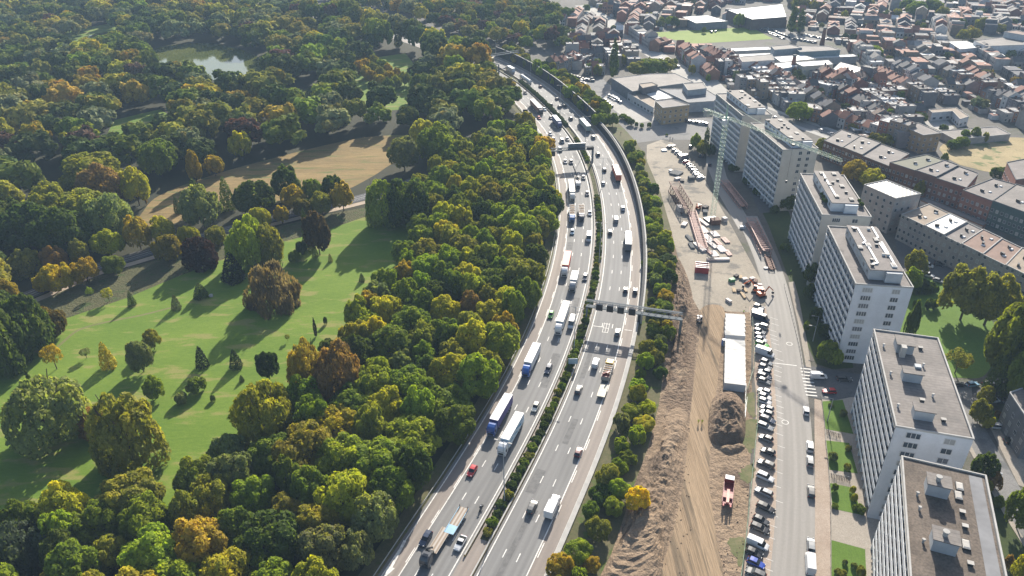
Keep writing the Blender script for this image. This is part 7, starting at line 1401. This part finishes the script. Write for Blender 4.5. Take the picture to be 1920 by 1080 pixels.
q0, q1 = G(1032, 310), G(1108, 322); h2 = 7.5; a, c = W(SO(q0.x, q0.y)[0], -21.2), W(SO(q0.x, q0.y)[0] + 2, .4)
g2, L2 = gantry(a, c, h2, 'sign_gantry', 'gantry with a wide direction sign over the oncoming lanes at the bend', lt=.6)
b = MB(); b.box(L2 * .62, 1.1, h2 - .3, 9.0, .25, 3.4, mi=1); b.box(L2 * .62, .95, h2 + 3.1, 9.1, .5, .1, mi=0); b.build('sign_board', [STEEL, SIGB], g2); b = MB(); b.box(L2 * .62, .95, h2 - .3, 8.9, .05, 3.3); b.build('sign_back', GS, g2)
b = MB(); b.box(1.0, -.9, h2 - 2.3, 1.8, .3, 2.3); b.build('lane_signal', SIGD, g2)
b = MB(); b.box(L2 * .93, -.9, h2 - .2, 3.6, .3, 1.6); b.build('lane_signal', SIGD, g2)
for (x0, y0, x1, y1, hh, lb) in ((905, 111, 972, 101, 7.5, 'far gantry spanning the bend above the yellow and white lorry'), (910, 127, 935, 124, 7, 'small far gantry over the oncoming lanes on the bend')):
    p, q = G(x0, y0 - 3, hh), G(x1, y1 - 3, hh); gantry((p.x, p.y), (q.x, q.y), hh, 'sign_gantry', lb)
def board(px, py, h, w_, hh, mat, lb, rz=0.0):
    g = G(px, py); t = empty('road_sign', (g.x, g.y, 0), rz, lb, 'road sign'); b = MB(); b.box(0, 0, h, w_, .12, hh, mi=0); b.box(0, .08, h + .1, w_ - .1, .06, hh - .2, mi=1); b.build('panel', [mat, STEEL], t)
    for s_ in (-.35, .35): b = MB(); b.tube((w_ * s_, .15, 0), (w_ * s_, .15, h + hh), .07, .07, 6); b.build('post', STEEL, t)
board(1074, 690, 1.6, 2.9, 2.0, paint('pale_sign_back', (.33, .42, .47), .5, .1, 1), 'pale grey-blue sign board on two posts in the median')
board(985, 220, 2.5, 3.0, 2.4, SIGD, 'dark square sign at the wood edge on the bend')
# parapet posts at the crossing, railings, small people
for i, (x, y) in enumerate(((1256, 262), (1261, 263), (1330, 245), (1164, 252), (1118, 260))): g = G(x, y); person('person', (g.x, g.y, .03), i, STAND, 1, (.05, .05, .06), (.03, .03, .05), 'distant person in dark clothes at the crossing, %s from the left' % ORW[[2, 3, 4, 1, 0][i]], 'people at the crossing')
# white boulder on the lawn
g = G(396, 556); bm = bmesh.new(); bmesh.ops.create_icosphere(bm, subdivisions=2, radius=.9)
for v in bm.verts: v.co *= 1 + .25 * mn.noise(v.co * 1.7); v.co.z *= .7
me = bpy.data.meshes.new('boulder'); bm.to_mesh(me); bm.free(); me.materials.append(PALEC); o = bpy.data.objects.new('boulder', me); COL.objects.link(o); o.location = (g.x, g.y, .4); tag(o, 'white boulder in the tree shade on the lawn', 'boulder')
print('far trees', len(rest))
o = foliage_mass('far_woodland', rest); tag(o, 'distant mixed green and brown wood around the pond and up to the top edge', 'woodland', kind='stuff')
o = foliage_mass('far_hedge', HEDGE); tag(o, 'long clipped dark green hedge in the median at the far bend', 'hedge')
# ---------------------------------------------------------------- unique labels for repeats
ORD = ['nearest', 'second nearest', 'third nearest', 'fourth nearest', 'fifth nearest', 'sixth nearest', 'seventh nearest', 'eighth nearest', 'ninth nearest', 'tenth nearest'] + ['%dth nearest' % i for i in range(11, 200)]
ORD = [o.replace('21th', '21st').replace('22th', '22nd').replace('23th', '23rd').replace('31th', '31st').replace('32th', '32nd').replace('33th', '33rd') for o in ORD]
_g = {}
for (o, look, x, y) in AUTO:
    L = min(LAND, key=lambda l: (l[0] - x) ** 2 + (l[1] - y) ** 2); _g.setdefault((look, L), []).append(((L[0] - x) ** 2 + (L[1] - y) ** 2, o))
for (look, L), v in _g.items():
    v.sort(key=lambda q: q[0])
    for i, (_, o) in enumerate(v): o['label'] = ('%s, %s to %s' % (look, ORD[i], L[2])) if len(v) > 1 else '%s near %s' % (look, L[2])
# ---------------------------------------------------------------- haze
HZ = bpy.data.materials.new('air_haze'); HZ.use_nodes = True; _n = HZ.node_tree.nodes; _n.clear()
_o = _n.new('ShaderNodeOutputMaterial'); _p = _n.new('ShaderNodeVolumePrincipled'); HZ.node_tree.links.new(_p.outputs[0], _o.inputs['Volume'])
_p.inputs['Color'].default_value = (0.52, 0.74, 1.0, 1); _p.inputs['Density'].default_value = HAZE; _p.inputs['Anisotropy'].default_value = 0.0
b = MB(); b.box(1500, 4250, -1.0, 15200, 9700, 146.0, 0)
o = b.build('haze', HZ); o['kind'] = 'stuff'
